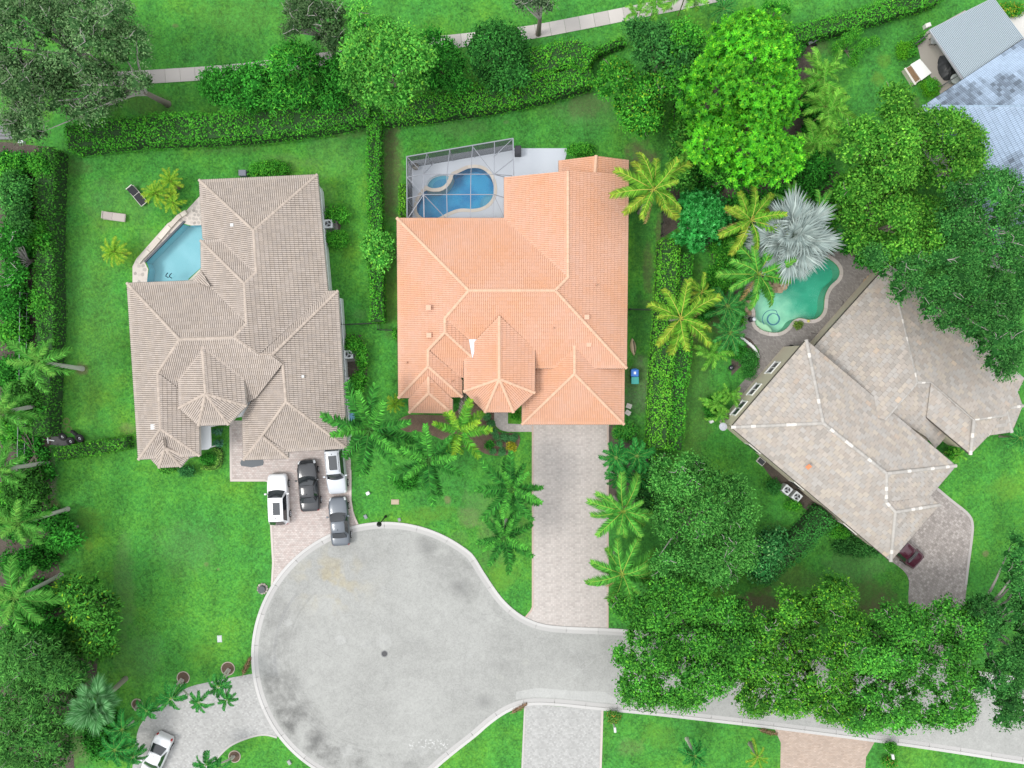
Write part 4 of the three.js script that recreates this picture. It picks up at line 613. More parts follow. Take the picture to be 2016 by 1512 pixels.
// clumps scattered in the union of ellipses (pixels), on a domed surface between low and top
function scatter(ell, low, top, r, gap) {
  const out = [], area = ell.reduce((a, e) => a + Math.PI * e[2] * e[3], 0) * (1 / 21 / 21), tries = area / (r * r) * 9;
  for (let k = 0; k < tries; k++) {
    const tot = ell.reduce((a, e) => a + e[2] * e[3], 0); let pick = R() * tot, e = ell[0]; for (const q of ell) { pick -= q[2] * q[3]; if (pick <= 0) { e = q; break; } }
    const a = rr(0, 6.283), q = Math.sqrt(R()), et = top + (e[4] || 0), y = lerp(low, et, Math.pow(1 - q * q, 0.55)) + rr(-0.35, 0.35), sc = r * 21 * 0.75;
    const p = P(e[0] + Math.cos(a) * q * Math.max(2, e[2] - sc), e[1] + Math.sin(a) * q * Math.max(2, e[3] - sc), y);
    p.y += 0; const lob = vn(p.x * 0.42 + 7, p.z * 0.42, 91) - 0.5; const pp = P(...pxOf(p), Math.max(low * 0.8, p.y + lob * Math.min(3, (et - low) * 0.75))); p.copy(pp);
    if (gap && vn(p.x * 0.55 + 3, p.z * 0.55, 71) < gap) continue;
    if (out.some((o) => o.distanceToSquared(p) < (r * 0.78) ** 2 || (Math.hypot(o.x - p.x, o.z - p.z) < r * 0.6))) continue;
    out.push(p);
  }
  return out;
}
function tree(o) { // { name, label, cat, group, ell, h, low, kind, gap, base }
  const K = { ...KIND[o.kind], ...(o.k || {}) }, low = o.low ?? o.h * 0.5, c0 = o.ell.reduce((a, e) => { const w = e[2] * e[3]; return [a[0] + e[0] * w, a[1] + e[1] * w, a[2] + w]; }, [0, 0, 0]);
  const b = o.base ? P(o.base[0], o.base[1], 0) : P(c0[0] / c0[2], c0[1] / c0[2], (low + o.h) / 2).setY(0);
  const t = thing(o.name, o.label, o.cat || 'tree', b, 0, o.group), cl = scatter(o.ell, low, o.h, K.r, o.gap || 0), mb = new MB();
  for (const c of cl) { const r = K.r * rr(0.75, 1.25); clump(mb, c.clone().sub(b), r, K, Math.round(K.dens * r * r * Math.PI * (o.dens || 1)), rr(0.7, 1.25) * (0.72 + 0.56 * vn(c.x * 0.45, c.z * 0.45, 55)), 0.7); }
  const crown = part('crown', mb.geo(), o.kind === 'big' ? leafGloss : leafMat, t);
  const tb = new MB(), h1 = low * 0.75, lean = V(rr(-0.3, 0.3), 0, rr(-0.3, 0.3)), tr = clamp(o.h * 0.032, 0.07, 0.3);
  tb.tube([V(0, -0.2, 0), V(0, 0.25, 0), lean.clone().multiplyScalar(0.5).setY(h1 * 0.5), lean.clone().setY(h1)], [tr * 1.5, tr * 1.1, tr * 0.9, tr * 0.75], 8, COL(1, 1, 1)); part('trunk', tb.geo(false), barkMat, t);
  const br = new MB(), tip = lean.clone().setY(h1), nl = Math.min(cl.length, o.limbs ?? 14), tc = COL(...(K.twigC || [0.2, 0.17, 0.13]));
  for (let k = 0; k < nl; k++) { const g = cl[Math.floor(k * cl.length / nl)].clone().sub(b), m = tip.clone().lerp(g, 0.5).add(V(rr(-0.3, 0.3), rr(0, 0.4), rr(-0.3, 0.3))); br.tube([tip.clone().add(V(0, -0.15 * k % 0.8, 0)), m, g], [tr * 0.55, tr * 0.33, 0.02], 5, tc); }
  if (K.twig) for (const c of cl) if (R() < K.twig) { const g = c.clone().sub(b); for (let q = 0; q < 3; q++) { const e = g.clone().add(V(rr(-1, 1), rr(0.3, 0.8), rr(-1, 1)).multiplyScalar(K.r)), m = g.clone().lerp(e, 0.5).add(V(rr(-0.15, 0.15), rr(-0.1, 0.15), rr(-0.15, 0.15))); br.tube([g, m, e], [0.035, 0.028, 0.012], 4, tc); } }
  if (br.i.length) part('branches', br.geo(), vcol({ roughness: 0.95 }), t, true);
  return t;
}
function shrub(name, label, px, py, rx, ry, h, kind, o = {}) { // low rounded bush
  const K = { ...KIND[kind], ...(o.k || {}) }, b = P(px, py, h * 0.6).setY(0), t = thing(name, label, o.cat || 'shrub', b, 0, o.group), mb = new MB();
  const r = Math.min(K.r, Math.max(0.22, M2(Math.min(rx, ry), h) * 0.55)), cl = scatter([[px, py, rx, ry]], h * 0.3, Math.max(h * 0.6, h - r * 0.6), r, 0), sc = o.leaf || (r < 0.5 ? 0.6 : 0.8);
  const K2 = { ...K, leaf: K.leaf.map((x) => x * sc), r, inner: 14 };
  if (!cl.length) cl.push(b.clone().setY(h * 0.55));
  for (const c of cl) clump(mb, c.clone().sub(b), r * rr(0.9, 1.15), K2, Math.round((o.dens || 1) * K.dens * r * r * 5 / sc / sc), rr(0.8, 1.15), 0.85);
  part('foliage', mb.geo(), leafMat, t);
  const s = new MB(); for (let k = 0; k < 5; k++) s.tube([V(rr(-0.05, 0.05), -0.05, rr(-0.05, 0.05)), V(rr(-0.5, 0.5) * r, h * 0.55, rr(-0.5, 0.5) * r)], [0.03, 0.012], 5, COL(1, 1, 1)); part('stem', s.geo(false), stemMat, t);
  return t;
}
function hedge(label, path, wpx, h, kind, o = {}) { // clipped hedge along a pixel line at its top
  const K = { ...KIND[kind], ...(o.k || {}) }, t = thing('hedge', label, 'hedge', V(0, 0, 0), 0, o.group), mb = new MB(), pts = resample(toW(spl(path, path.length * 6), h), 0.25), w = M2(wpx, h) / 2, core = new MB();
  let len = pts.length * 0.25; const sc = o.leaf || 0.9, L = K.leaf[0] * sc, W = K.leaf[1] * sc, side = [];
  const nrm = pts.map((p, k) => { const d = pts[Math.min(pts.length - 1, k + 1)].clone().sub(pts[Math.max(0, k - 1)]); return V(-d.z, 0, d.x).normalize(); });
  const at = (s, f, y) => { const x = clamp(s) * (pts.length - 1), k = Math.min(pts.length - 2, Math.floor(x)), p = pts[k].clone().lerp(pts[k + 1], x - k), n = nrm[k].clone().lerp(nrm[k + 1], x - k).normalize(); p.addScaledVector(n, f * w); p.y = y; return [p, n]; };
  const put = (p, d, tone) => { const n = d.clone().addScaledVector(rdir(), 0.8).normalize(), tt = rdir(); tt.addScaledVector(n, -tt.dot(n)).normalize(); const v = tone * rr(0.78, 1.22), m = R(), q = rr(0.75, 1.3), tip = K.tips && R() < K.tipP; leaf(mb, p.addScaledVector(tt, -L * q / 2), n, tt, L * q, W * q, tip ? K.tips.map((x) => x * v) : [0, 1, 2].map((c) => lerp(K.c[0][c], K.c[1][c], m) * v)); };
  const dens = (o.dens || 1) * 1.9 / (L * W);
  const nt = Math.round(len * 2 * w * dens), ns = Math.round(len * h * dens * 0.55);
  for (let k = 0; k < nt; k++) { const s = R(), f = rr(-1, 1), b = fbm(s * len * 1.1 + 5, f * 1.6 + 9, 3, 12), [p] = at(s, f * (1 + 0.5 * (vn(s * len * 0.9, 4 + (f > 0 ? 9 : 0), 5) - 0.5)), h - 0.55 + 1.0 * b * (1 - 0.3 * f * f) - (0.12 + (o.rough || 0)) * R() * R()); if (R() < 0.07) p.y += R() * R() * 0.7; put(p, V(0, 1, 0), 0.68 + 0.64 * b); }
  for (let k = 0; k < ns; k++) { const s = R(), sg = R() < 0.5 ? -1 : 1, y = h * Math.pow(R(), 0.8), [p, n] = at(s, sg * (0.96 + 0.14 * (fbm(s * len, y * 2, 2, 9) - 0.5) + 0.05 * R()), y); put(p, n.clone().multiplyScalar(sg).add(V(0, 0.35, 0)), 0.95); }
  for (let e = 0; e < 2; e++) for (let k = 0; k < h * 2 * w * dens * 0.5; k++) { const [p] = at(e, rr(-1, 1), h * R()); const d = (e ? pts[pts.length - 1].clone().sub(pts[pts.length - 2]) : pts[0].clone().sub(pts[1])).setY(0).normalize(); put(p.addScaledVector(d, 0.1 * R()), d, 0.95); }
  part('foliage', mb.geo(), leafMat, t);
  const lo = [], hi = []; for (let k = 0; k <= 24; k++) { lo.push(at(k / 24, -0.8, 0)[0]); hi.unshift(at(k / 24, 0.8, 0)[0]); } core.prism([...lo, ...hi], -0.05, h - 0.32, COL(0.02, 0.06, 0.015)); part('stems', core.geo(), vcol({ roughness: 1 }), t);
  return t;
}
// ---- hedges
hedge('long clipped hedge behind the left lawn, under the spreading oaks', [[128, 268], [250, 254], [400, 248], [540, 238], [660, 220], [722, 205]], 54, 2.6, 'mid', { rough: 0.5, k: { tipP: 0.03 } });
hedge('hedge with dark bare base behind the middle lawn', [[752, 215], [850, 205], [920, 195], [1000, 182], [1080, 165], [1168, 138]], 46, 2.4, 'mid', { k: { tipP: 0.12 } });
hedge('bumpy overgrown hedge by the concrete path, light tips', [[1040, 122], [1080, 112], [1130, 98], [1168, 118]], 52, 2.6, 'mid', { k: { tipP: 0.16 }, rough: 0.4 });
hedge('narrow low hedge strip close to the concrete path', [[1170, 100], [1200, 88], [1234, 76]], 14, 1.4, 'mid');
hedge('narrow hedge dividing the left lawn from the middle lawn', [[735, 222], [735, 320], [736, 420], [738, 520], [740, 600], [741, 634]], 27, 1.9, 'mid', { leaf: 0.85 });
hedge('tall hedge along the left boundary, beside the grey soil strip', [[88, 290], [84, 400], [82, 520], [84, 640], [78, 760], [74, 860]], 38, 2.2, 'dark', { rough: 0.4, k: { c: [[0.02, 0.11, 0.015], [0.08, 0.3, 0.03]] } });
hedge('short hedge running from the left boundary to the grey roofed house', [[108, 896], [150, 889], [200, 880], [250, 872]], 28, 1.5, 'mid', { k: { c: [[0.02, 0.13, 0.012], [0.09, 0.32, 0.03]] } });
hedge('light green half of the tall double hedge, orange house side', [[1322, 470], [1318, 560], [1312, 660], [1304, 740], [1300, 830], [1297, 888]], 38, 2.9, 'light', { rough: 0.4, leaf: 0.75, k: { c: [[0.04, 0.24, 0.015], [0.15, 0.46, 0.035]] } });
hedge('darker half of the tall double hedge, beige house side', [[1346, 500], [1345, 600], [1342, 700], [1332, 790], [1328, 888]], 38, 2.3, 'mid', { rough: 0.5, leaf: 0.95 });
hedge('clipped hedge along the back lawn of the far right yard', [[1560, 66], [1620, 50], [1700, 28], [1790, 2], [1860, -20]], 34, 2.0, 'mid', { leaf: 0.8 });
hedge('dark clipped hedge slanting between the beige house and the lower oak', [[1500, 1140], [1550, 1095], [1600, 1050], [1632, 1012]], 46, 2.0, 'dark', { k: { c: [[0.018, 0.11, 0.02], [0.055, 0.25, 0.045]] } });
hedge('small hedge strip left of the pool screen', [[792, 362], [792, 425]], 15, 1.6, 'light', { leaf: 0.7, k: { c: [[0.06, 0.28, 0.015], [0.17, 0.45, 0.03]] } });
hedge('low hedge below the pale metal patio roof, by the white post', [[1796, 86], [1826, 66]], 14, 0.9, 'mid', { leaf: 0.6 });
// ---- trees: pixel ellipses of their crowns
const T = (name, label, kind, h, ell, o = {}) => tree({ name, label, kind, h, ell, ...o });
T('oak_tree', 'large spreading oak with pale branches filling the far left corner', 'oak', 10, [[60, 60, 100, 80], [150, 40, 80, 60], [120, 120, 110, 60], [215, 25, 50, 40], [35, 150, 50, 60], [170, 90, 70, 50], [80, 30, 110, 50]], { low: 6, gap: 0.22, limbs: 22 });
T('oak_tree', 'oak with dark leaning trunks over the concrete path', 'oak', 8.5, [[110, 200, 100, 50], [190, 165, 70, 50], [260, 95, 42, 50], [60, 235, 65, 45], [270, 160, 30, 25], [110, 150, 90, 40], [170, 225, 60, 30]], { low: 5, gap: 0.2, limbs: 18, base: [330, 205] });
T('oak_tree', 'grey green oak with a pale trunk on the far lawn', 'oak', 7.5, [[600, 30, 45, 45], [640, 40, 50, 45], [655, 75, 30, 30], [575, 60, 22, 22]], { low: 4.5, gap: 0.25, k: { c: [[0.028, 0.075, 0.022], [0.09, 0.16, 0.06]] } });
T('oak_tree', 'grey green oak cut by the far edge above the slab path', 'oak', 7, [[1065, 2, 52, 22]], { low: 4.5, gap: 0.2, k: { c: [[0.04, 0.085, 0.035], [0.12, 0.19, 0.09]] } });
T('sea_grape_tree', 'dark round leaved tree hiding the path, left of the viny one', 'dark', 4.2, [[440, 165, 48, 42], [500, 165, 48, 48], [470, 195, 60, 30]], { low: 1.8 });
T('ficus_tree', 'dark viny tree left of the tall pale green tree', 'dark', 5.2, [[580, 140, 62, 62], [590, 185, 70, 40], [545, 195, 40, 30]], { low: 2.0, k: { tips: [0.1, 0.36, 0.03], tipP: 0.14, leaf: [0.34, 0.09] } });
T('ficus_tree', 'dark narrow tree squeezed against the tall pale green tree, path showing beside', 'dark', 4.6, [[660, 150, 32, 55], [655, 195, 34, 30]], { low: 1.8 });
T('mahogany_tree', 'tall pale green tree with broad crown behind the hedge corner', 'light', 10.5, [[765, 110, 85, 80], [710, 40, 28, 40], [800, 120, 62, 65], [740, 160, 68, 55], [715, 110, 45, 60], [770, 190, 40, 25]], { low: 6, k: { r: 0.95 } });
T('ficus_tree', 'dark tree between the tall pale green tree and the dark dome', 'dark', 4.4, [[870, 130, 48, 55], [850, 80, 30, 28], [895, 165, 40, 22]], { low: 1.8 });
T('ficus_tree', 'dark dome shaped tree left of the bumpy hedge', 'dark', 5.6, [[980, 105, 66, 66], [1000, 150, 50, 38]], { low: 2.2, k: { c: [[0.014, 0.09, 0.014], [0.05, 0.24, 0.035]] } });
T('mahogany_tree', 'mid green tree overhanging the right corner of the middle lawn', 'mid', 6.5, [[1255, 205, 55, 55], [1265, 240, 45, 38], [1210, 155, 48, 42], [1290, 175, 45, 40]], { low: 3.5, k: { tipP: 0.1, tips: [0.18, 0.36, 0.02] } });
T('ficus_tree', 'dark green tree beside the small palms on the path', 'dark', 7, [[1290, 95, 60, 55], [1340, 120, 50, 70], [1260, 65, 40, 30]], { low: 3.5, k: { c: [[0.02, 0.11, 0.02], [0.07, 0.27, 0.05]] } });
T('ficus_tree', 'green tree pressed against the left side of the big bright tree', 'mid', 7.5, [[1345, 165, 45, 60], [1350, 80, 45, 45]], { low: 4 });
T('almond_tree', 'big brilliant green tree with large glossy leaves', 'big', 11, [[1465, 180, 112, 120], [1480, 90, 90, 70], [1450, 270, 105, 75], [1500, 310, 85, 62], [1400, 200, 65, 70]], { low: 7, limbs: 20 });
T('mango_tree', 'lighter green tree under the front edge of the big bright tree', 'mid', 6, [[1450, 350, 55, 30], [1410, 330, 40, 30]], { low: 3 });
T('teal_leaf_tree', 'blue green narrow leaved tree right of the yellowish coconut palm', 'teal', 5, [[1385, 430, 58, 55], [1360, 470, 35, 30], [1370, 395, 35, 25]], { low: 2 });
T('mahogany_tree', 'small bright tree over the dividing hedge of the left lawn', 'light', 4.6, [[743, 485, 36, 44], [738, 470, 25, 20], [752, 515, 22, 14]], { low: 2.0, k: { r: 0.7 } });
T('mahogany_tree', 'broad yellow green tree before the blue roof', 'light', 9.5, [[1760, 280, 95, 70], [1850, 275, 80, 65], [1700, 290, 60, 60], [1760, 205, 38, 45], [1900, 290, 45, 50], [1750, 340, 90, 40], [1870, 340, 60, 45]], { low: 5, k: { c: [[0.028, 0.16, 0.012], [0.12, 0.35, 0.035]] } });
T('mahogany_tree', 'rounded yellow green tree between silver palm and dark oaks', 'light', 8.5, [[1760, 440, 95, 70], [1700, 420, 50, 60], [1830, 430, 55, 45], [1770, 490, 75, 40], [1700, 470, 50, 45], [1830, 480, 50, 40], [1690, 370, 50, 40]], { low: 4.5, k: { c: [[0.028, 0.16, 0.012], [0.12, 0.36, 0.035]] } });
T('live_oak', 'dark oak overhanging the blue roof on its lower side', 'live', 10, [[1950, 400, 85, 75], [1960, 470, 75, 60], [1890, 430, 60, 65], [1900, 380, 50, 40], [1990, 470, 40, 60], [1910, 500, 60, 40]], { low: 6, gap: 0.14 });
T('live_oak', 'dark oak overhanging the rear of the beige roof', 'live', 10, [[1850, 560, 110, 55], [1930, 600, 90, 70], [1790, 530, 70, 40], [1970, 680, 50, 70], [1860, 610, 60, 45], [1990, 560, 50, 60], [1860, 520, 90, 40], [1720, 505, 40, 30]], { low: 6, gap: 0.06 });
T('live_oak', 'airy grey green oak beside the pale driveway, two palms before it', 'oak', 8, [[1400, 1010, 95, 90], [1340, 945, 65, 60], [1440, 1080, 58, 62], [1370, 1100, 80, 50], [1310, 1010, 35, 60], [1440, 960, 30, 30], [1400, 1130, 70, 30], [1310, 1110, 35, 40]], { low: 4.5, gap: 0.1, k: { c: [[0.032, 0.165, 0.024], [0.115, 0.38, 0.062]], inner: 8, twig: 0.14 } });
T('street_tree', 'street tree with dense mottled crown at the mouth of the cul-de-sac', 'street', 8.5, [[1310, 1215, 90, 45], [1280, 1290, 75, 50], [1370, 1260, 80, 60], [1270, 1350, 62, 50], [1345, 1345, 75, 55], [1400, 1330, 55, 50], [1225, 1240, 32, 30], [1400, 1200, 75, 42], [1240, 1190, 45, 30], [1450, 1270, 50, 60], [1440, 1220, 45, 40], [1330, 1190, 60, 32], [1340, 1160, 70, 36]], { low: 5, gap: 0.25, k: { twig: 0.05 } });
T('street_tree', 'middle street tree over the road with bare grey twigs', 'street', 9, [[1560, 1200, 70, 45], [1640, 1180, 45, 55], [1520, 1310, 85, 60], [1610, 1330, 80, 65], [1560, 1370, 70, 40], [1670, 1250, 45, 60], [1500, 1240, 50, 50], [1600, 1260, 60, 40], [1490, 1370, 45, 40], [1650, 1390, 50, 35]], { low: 5.5, gap: 0.27, k: { c: [[0.03, 0.155, 0.015], [0.105, 0.34, 0.028]], tipP: 0.07, tips: [0.18, 0.4, 0.02], twig: 0.25 } });
T('street_tree', 'largest street tree, right of the middle one, over the cobbled drive mouth', 'street', 9.5, [[1770, 1215, 75, 40], [1840, 1220, 65, 50], [1760, 1300, 90, 50], [1850, 1310, 85, 70], [1780, 1390, 105, 55], [1860, 1390, 65, 50], [1720, 1370, 50, 40], [1700, 1280, 45, 50], [1900, 1250, 40, 60], [1790, 1250, 70, 40], [1700, 1420, 40, 25]], { low: 6, gap: 0.24, k: { c: [[0.03, 0.16, 0.02], [0.09, 0.36, 0.035]], twig: 0.16 } });
T('live_oak', 'dark fine leaved oak cut by the right edge beside the street', 'live', 9, [[1985, 1250, 75, 90], [1970, 1330, 60, 60], [1940, 1210, 50, 50], [2005, 1110, 32, 70], [1985, 1400, 40, 40]], { low: 5.5, gap: 0.16 });
T('bamboo_clump', 'dark feathery bamboo mass filling the near left corner', 'live', 7.5, [[85, 1390, 95, 80], [60, 1300, 90, 70], [60, 1470, 100, 60], [110, 1330, 70, 50]], { low: 3, k: { leaf: [0.36, 0.08], c: [[0.025, 0.12, 0.02], [0.095, 0.3, 0.05]], twig: 0.12 }, gap: 0.12, cat: 'bamboo' });
T('ficus_tree', 'glossy dark bush tree bulging over the left front lawn', 'dark', 5, [[185, 1190, 60, 60], [190, 1250, 55, 50], [150, 1160, 45, 35]], { low: 1.5, k: { leaf: [0.34, 0.13], c: [[0.02, 0.11, 0.012], [0.075, 0.28, 0.03]], tips: [0.2, 0.36, 0.02], tipP: 0.05 } });
T('ficus_tree', 'dark tree at the left edge below the leaning royal palms', 'dark', 4.5, [[70, 1240, 70, 40], [30, 1280, 50, 50], [100, 1290, 60, 40]], { low: 1.5 });
T('schefflera_tree', 'dark umbrella leaved tree near the hedge end, left lawn', 'dark', 3.2, [[130, 1055, 40, 32], [110, 1035, 35, 22]], { low: 1.2, k: { leaf: [0.36, 0.14] } });
T('ficus_tree', 'round dark bush tree at the left edge below the fifth palm', 'dark', 3.4, [[38, 1110, 40, 34]], { low: 1.2 });
T('ficus_tree', 'leafy mass at the left edge above the second hedge', 'dark', 4.2, [[28, 375, 36, 45], [40, 430, 30, 40]], { low: 1.6, k: { c: [[0.02, 0.11, 0.02], [0.08, 0.29, 0.05]] } });
T('ficus_tree', 'broken grey limbed tree at the left edge beside the second hedge', 'dark', 4.6, [[20, 480, 28, 50], [30, 540, 28, 30]], { low: 1.8, k: { twig: 0.4, twigC: [0.45, 0.43, 0.4] } });
T('ficus_tree', 'dark shrubby tree between the left royal palms and hedge', 'dark', 3.0, [[50, 790, 40, 50], [40, 960, 40, 40], [70, 960, 40, 50]], { low: 1.0, k: { c: [[0.02, 0.1, 0.012], [0.06, 0.24, 0.025]] } });
T('clusia_tree', 'rounded dark shrub tree left of the slanting hedge', 'dark', 3.2, [[1520, 1075, 42, 40], [1500, 1115, 38, 30]], { low: 1.2, k: { c: [[0.02, 0.14, 0.03], [0.08, 0.32, 0.08]], tips: [0.2, 0.42, 0.14], tipP: 0.08 } });
T('wax_myrtle', 'loose shrub under the dark oaks beside the silver palm', 'mid', 4, [[1630, 430, 40, 40], [1660, 380, 40, 40]], { low: 1.5 });
T('ficus_tree', 'dark understory tree between big bright tree and areca palms', 'dark', 4, [[1590, 330, 50, 60], [1560, 390, 50, 30]], { low: 1.5 });
T('ficus_tree', 'dark understory tree behind the white and grey pool palms', 'dark', 3.5, [[1480, 400, 60, 28], [1540, 390, 40, 25]], { low: 1.3 });
T('croton_tree', 'thin light shrub row between fence and big bright tree', 'light', 3.2, [[1335, 290, 22, 50], [1345, 345, 26, 40]], { low: 1.2 });
T('clipped_ball_tree', 'clipped round bush at the back fence above the big bright tree', 'mid', 3, [[1528, 18, 38, 22]], { low: 1.4, k: { leaf: [0.16, 0.08] } });
T('viburnum_tree', 'dark bush filling the gap left of the lower oak', 'mid', 3.5, [[1290, 930, 35, 45], [1275, 980, 30, 40]], { low: 1.2, k: { c: [[0.02, 0.11, 0.02], [0.07, 0.26, 0.05]] } });
// topiary with separate pompons
{
  const t = thing('topiary_tree', 'pompon topiary on the back lawn of the far right yard', 'topiary', P(1676, 92, 1).setY(0)), b = t.position, st = new MB();
  for (const [px, py, r, h] of [[1667, 78, 13, 1.9], [1684, 66, 13, 2.2], [1700, 86, 11, 1.9], [1686, 103, 14, 1.6], [1720, 82, 11, 1.3], [1650, 95, 13, 0.8], [1680, 122, 9, 1.1]]) { const c = P(px, py, h).sub(b), mb = new MB(); clump(mb, c, M2(r, h), { ...KIND.mid, leaf: [0.13, 0.07], inner: 8 }, 420, rr(0.85, 1.05), 0.9); part('pompon', mb.geo(), leafMat, t); st.tube([V(0, 0, 0), c.clone().multiplyScalar(0.5).setY(0.5), c], [0.06, 0.045, 0.03], 6, COL(1, 1, 1)); }
  part('trunk', st.geo(false), barkMat, t);
}
// ---- shrubs
shrub('shrub', 'dark shrub behind the far wall of the grey roofed house', 530, 334, 43, 19, 1.4, 'mid', { leaf: 0.7 });
shrub('shrub', 'curved shrub above the upper air conditioner, left house', 664, 421, 27, 21, 1.3, 'mid', { leaf: 0.7 });
shrub('shrub', 'curved shrub below the upper air conditioner, left house', 664, 470, 27, 20, 1.3, 'mid', { leaf: 0.7 });
shrub('shrub', 'shrub above the lower air conditioner, left house', 696, 676, 21, 20, 1.3, 'mid', { leaf: 0.7 });
shrub('shrub', 'shrub right of the lower air conditioner, left house', 714, 702, 14, 28, 1.3, 'mid', { leaf: 0.7 });
shrub('shrub', 'shrub below the lower air conditioner, left house', 706, 750, 18, 25, 1.3, 'mid', { leaf: 0.7 });
shrub('shrub', 'flat topped shrub by the back wall of the orange house', 1144, 297, 34, 16, 1.2, 'mid', { leaf: 0.6 });
shrub('shrub', 'rounded shrub at the right corner of the pale driveway', 1227, 848, 27, 26, 1.4, 'mid', { leaf: 0.55, k: { c: [[0.02, 0.16, 0.02], [0.08, 0.34, 0.04]] } });
shrub('shrub', 'small square shrub between tower and driveway, orange house', 1014, 818, 10, 12, 1.0, 'mid', { leaf: 0.5 });
shrub('shrub', 'shrub beside the left wall of the orange house', 779, 657, 7, 13, 1.2, 'mid', { leaf: 0.6 });
shrub('shrub', 'yellow flowering bush in the round shrub bed', 1007, 880, 11, 11, 0.7, 'mid', { leaf: 0.5, k: { c: [[0.16, 0.22, 0.015], [0.5, 0.46, 0.03]], tipP: 0 } });
shrub('shrub', 'dark loose bush left of the yellow one in the mulch bed', 963, 877, 11, 11, 0.7, 'dark', { leaf: 0.6 });
for (const [label, px, py, r] of [['clipped ball shrub closest to the orange tower wall', 957.8, 819, 8], ['clipped ball shrub beside the start of the curved footpath', 967, 834, 7], ['clipped ball shrub on the palm side of the mulch bed', 954, 846, 6.5], ['clipped ball shrub touching the bend of the curved footpath', 971, 848, 7], ['clipped ball shrub between footpath bend and dark loose bush', 977, 860, 6], ['large clipped ball below the footpath, left one of two', 994, 861, 8], ['large clipped ball below the footpath, nearest the lawn corner', 1012, 861, 8.5], ['smallest clipped ball, just left of the yellow bush', 983.5, 874, 5.5], ['clipped ball at the lawn edge below the yellow bush', 988, 889, 7.5], ['clipped ball at the lawn edge below the dark loose bush', 970, 889, 6]]) shrub('clipped_shrub', label, px, py, r + 1, r + 1, 0.45, 'mid', { leaf: 0.42, dens: 1.8, group: 'clipped round shrubs in the mulch bed', k: { c: [[0.04, 0.17, 0.05], [0.1, 0.3, 0.1]], tipP: 0 } });
shrub('shrub', 'blue green ball shrub nearest the tower, left house entrance', 428, 849, 12, 7, 0.9, 'teal', { leaf: 0.4, k: { c: [[0.05, 0.17, 0.09], [0.13, 0.32, 0.19]] } });
shrub('shrub', 'blue green ball shrub nearer the lawn, left house entrance', 430, 873, 12, 7, 0.9, 'teal', { leaf: 0.4, k: { c: [[0.05, 0.17, 0.09], [0.13, 0.32, 0.19]] } });
shrub('shrub', 'dark square shrub framed by a light clipped border, left house', 409, 902, 16, 15, 0.9, 'dark', { leaf: 0.5 });
hedge('light low border hedge round the dark square shrub', [[396, 922], [410, 923], [427, 919], [431, 905], [430, 889], [418, 884]], 8, 0.6, 'light', { leaf: 0.4, k: { c: [[0.08, 0.26, 0.03], [0.24, 0.44, 0.08]] } });
shrub('shrub', 'light shrub under the bay window, left house', 328, 925, 19, 8, 0.8, 'light', { leaf: 0.5 });
shrub('shrub', 'dark green shrub right of the bay window, left house', 368, 927, 20, 12, 0.9, 'dark', { leaf: 0.6, k: { c: [[0.02, 0.12, 0.03], [0.06, 0.24, 0.06]] } });
shrub('shrub', 'clipped ring of ground shrub in the square bed before the white counter', 1781, 100, 18, 19, 0.6, 'light', { leaf: 0.45, k: { c: [[0.05, 0.26, 0.01], [0.13, 0.42, 0.02]], tipP: 0 } });
shrub('shrub', 'dark bush inside the square bed before the white counter', 1794, 103, 12, 9, 1.1, 'mid', { leaf: 0.5 });
shrub('shrub', 'clipped ground shrub between the white counter and blue roof', 1830, 172, 20, 20, 0.6, 'light', { leaf: 0.45, k: { c: [[0.05, 0.26, 0.01], [0.13, 0.4, 0.02]], tipP: 0 } });
shrub('shrub', 'round bush on the clipped ground shrub by the blue roof', 1834, 169, 13, 12, 1.2, 'mid', { leaf: 0.5 });
shrub('shrub', 'shrub left of the twin air conditioners, beige house', 1523, 958, 16, 18, 1.0, 'dark', { leaf: 0.6, k: { c: [[0.02, 0.13, 0.02], [0.06, 0.27, 0.05]] } });
shrub('shrub', 'shrub just below the twin air conditioners, beige house', 1560, 995, 18, 12, 1.0, 'mid', { leaf: 0.6 });
shrub('shrub', 'low shrub row against the lower wall of the beige house', 1690, 1075, 55, 22, 1.3, 'dark', { k: { c: [[0.02, 0.11, 0.02], [0.07, 0.26, 0.05]] } });
shrub('shrub', 'shrub at the upper end of the lower wall row, beige house', 1652, 1045, 24, 18, 1.4, 'mid', { leaf: 0.7 });
shrub('shrub', 'potted style shrub between the entry roofs of the beige house', 1876, 893, 14, 14, 1.5, 'mid', { leaf: 0.7 });
shrub('shrub', 'groundcover shrub inside the white edged curve by the terrace', 1475, 715, 20, 32, 0.6, 'dark', { leaf: 0.5, k: { c: [[0.02, 0.13, 0.02], [0.06, 0.26, 0.04]] } });
shrub('shrub', 'low groundcover left of the white edged curve', 1450, 690, 24, 20, 0.6, 'dark', { leaf: 0.5 });
shrub('shrub', 'bushy groundcover at the blank corner of the beige house wall', 1400, 805, 16, 26, 0.9, 'dark', { leaf: 0.6 });
shrub('shrub', 'orange tinged shrub round the mailbox by the near driveway', 1209, 1411, 15, 14, 0.9, 'mid', { leaf: 0.55, k: { c: [[0.04, 0.17, 0.02], [0.14, 0.32, 0.05]], tips: [0.5, 0.22, 0.05], tipP: 0.08 } });
shrub('shrub', 'bright shrub round the mailbox right of the tan driveway', 1756, 1472, 16, 15, 0.9, 'mid', { leaf: 0.55 });
shrub('shrub', 'yellowing shrub at the near edge right of the tan driveway', 1752, 1501, 17, 13, 0.8, 'mid', { leaf: 0.6, k: { tipP: 0.2, tips: [0.3, 0.24, 0.05] } });
shrub('shrub', 'sprawling dark plant at the foot of the two front palms', 800, 945, 34, 24, 0.9, 'dark', { leaf: 0.7 });
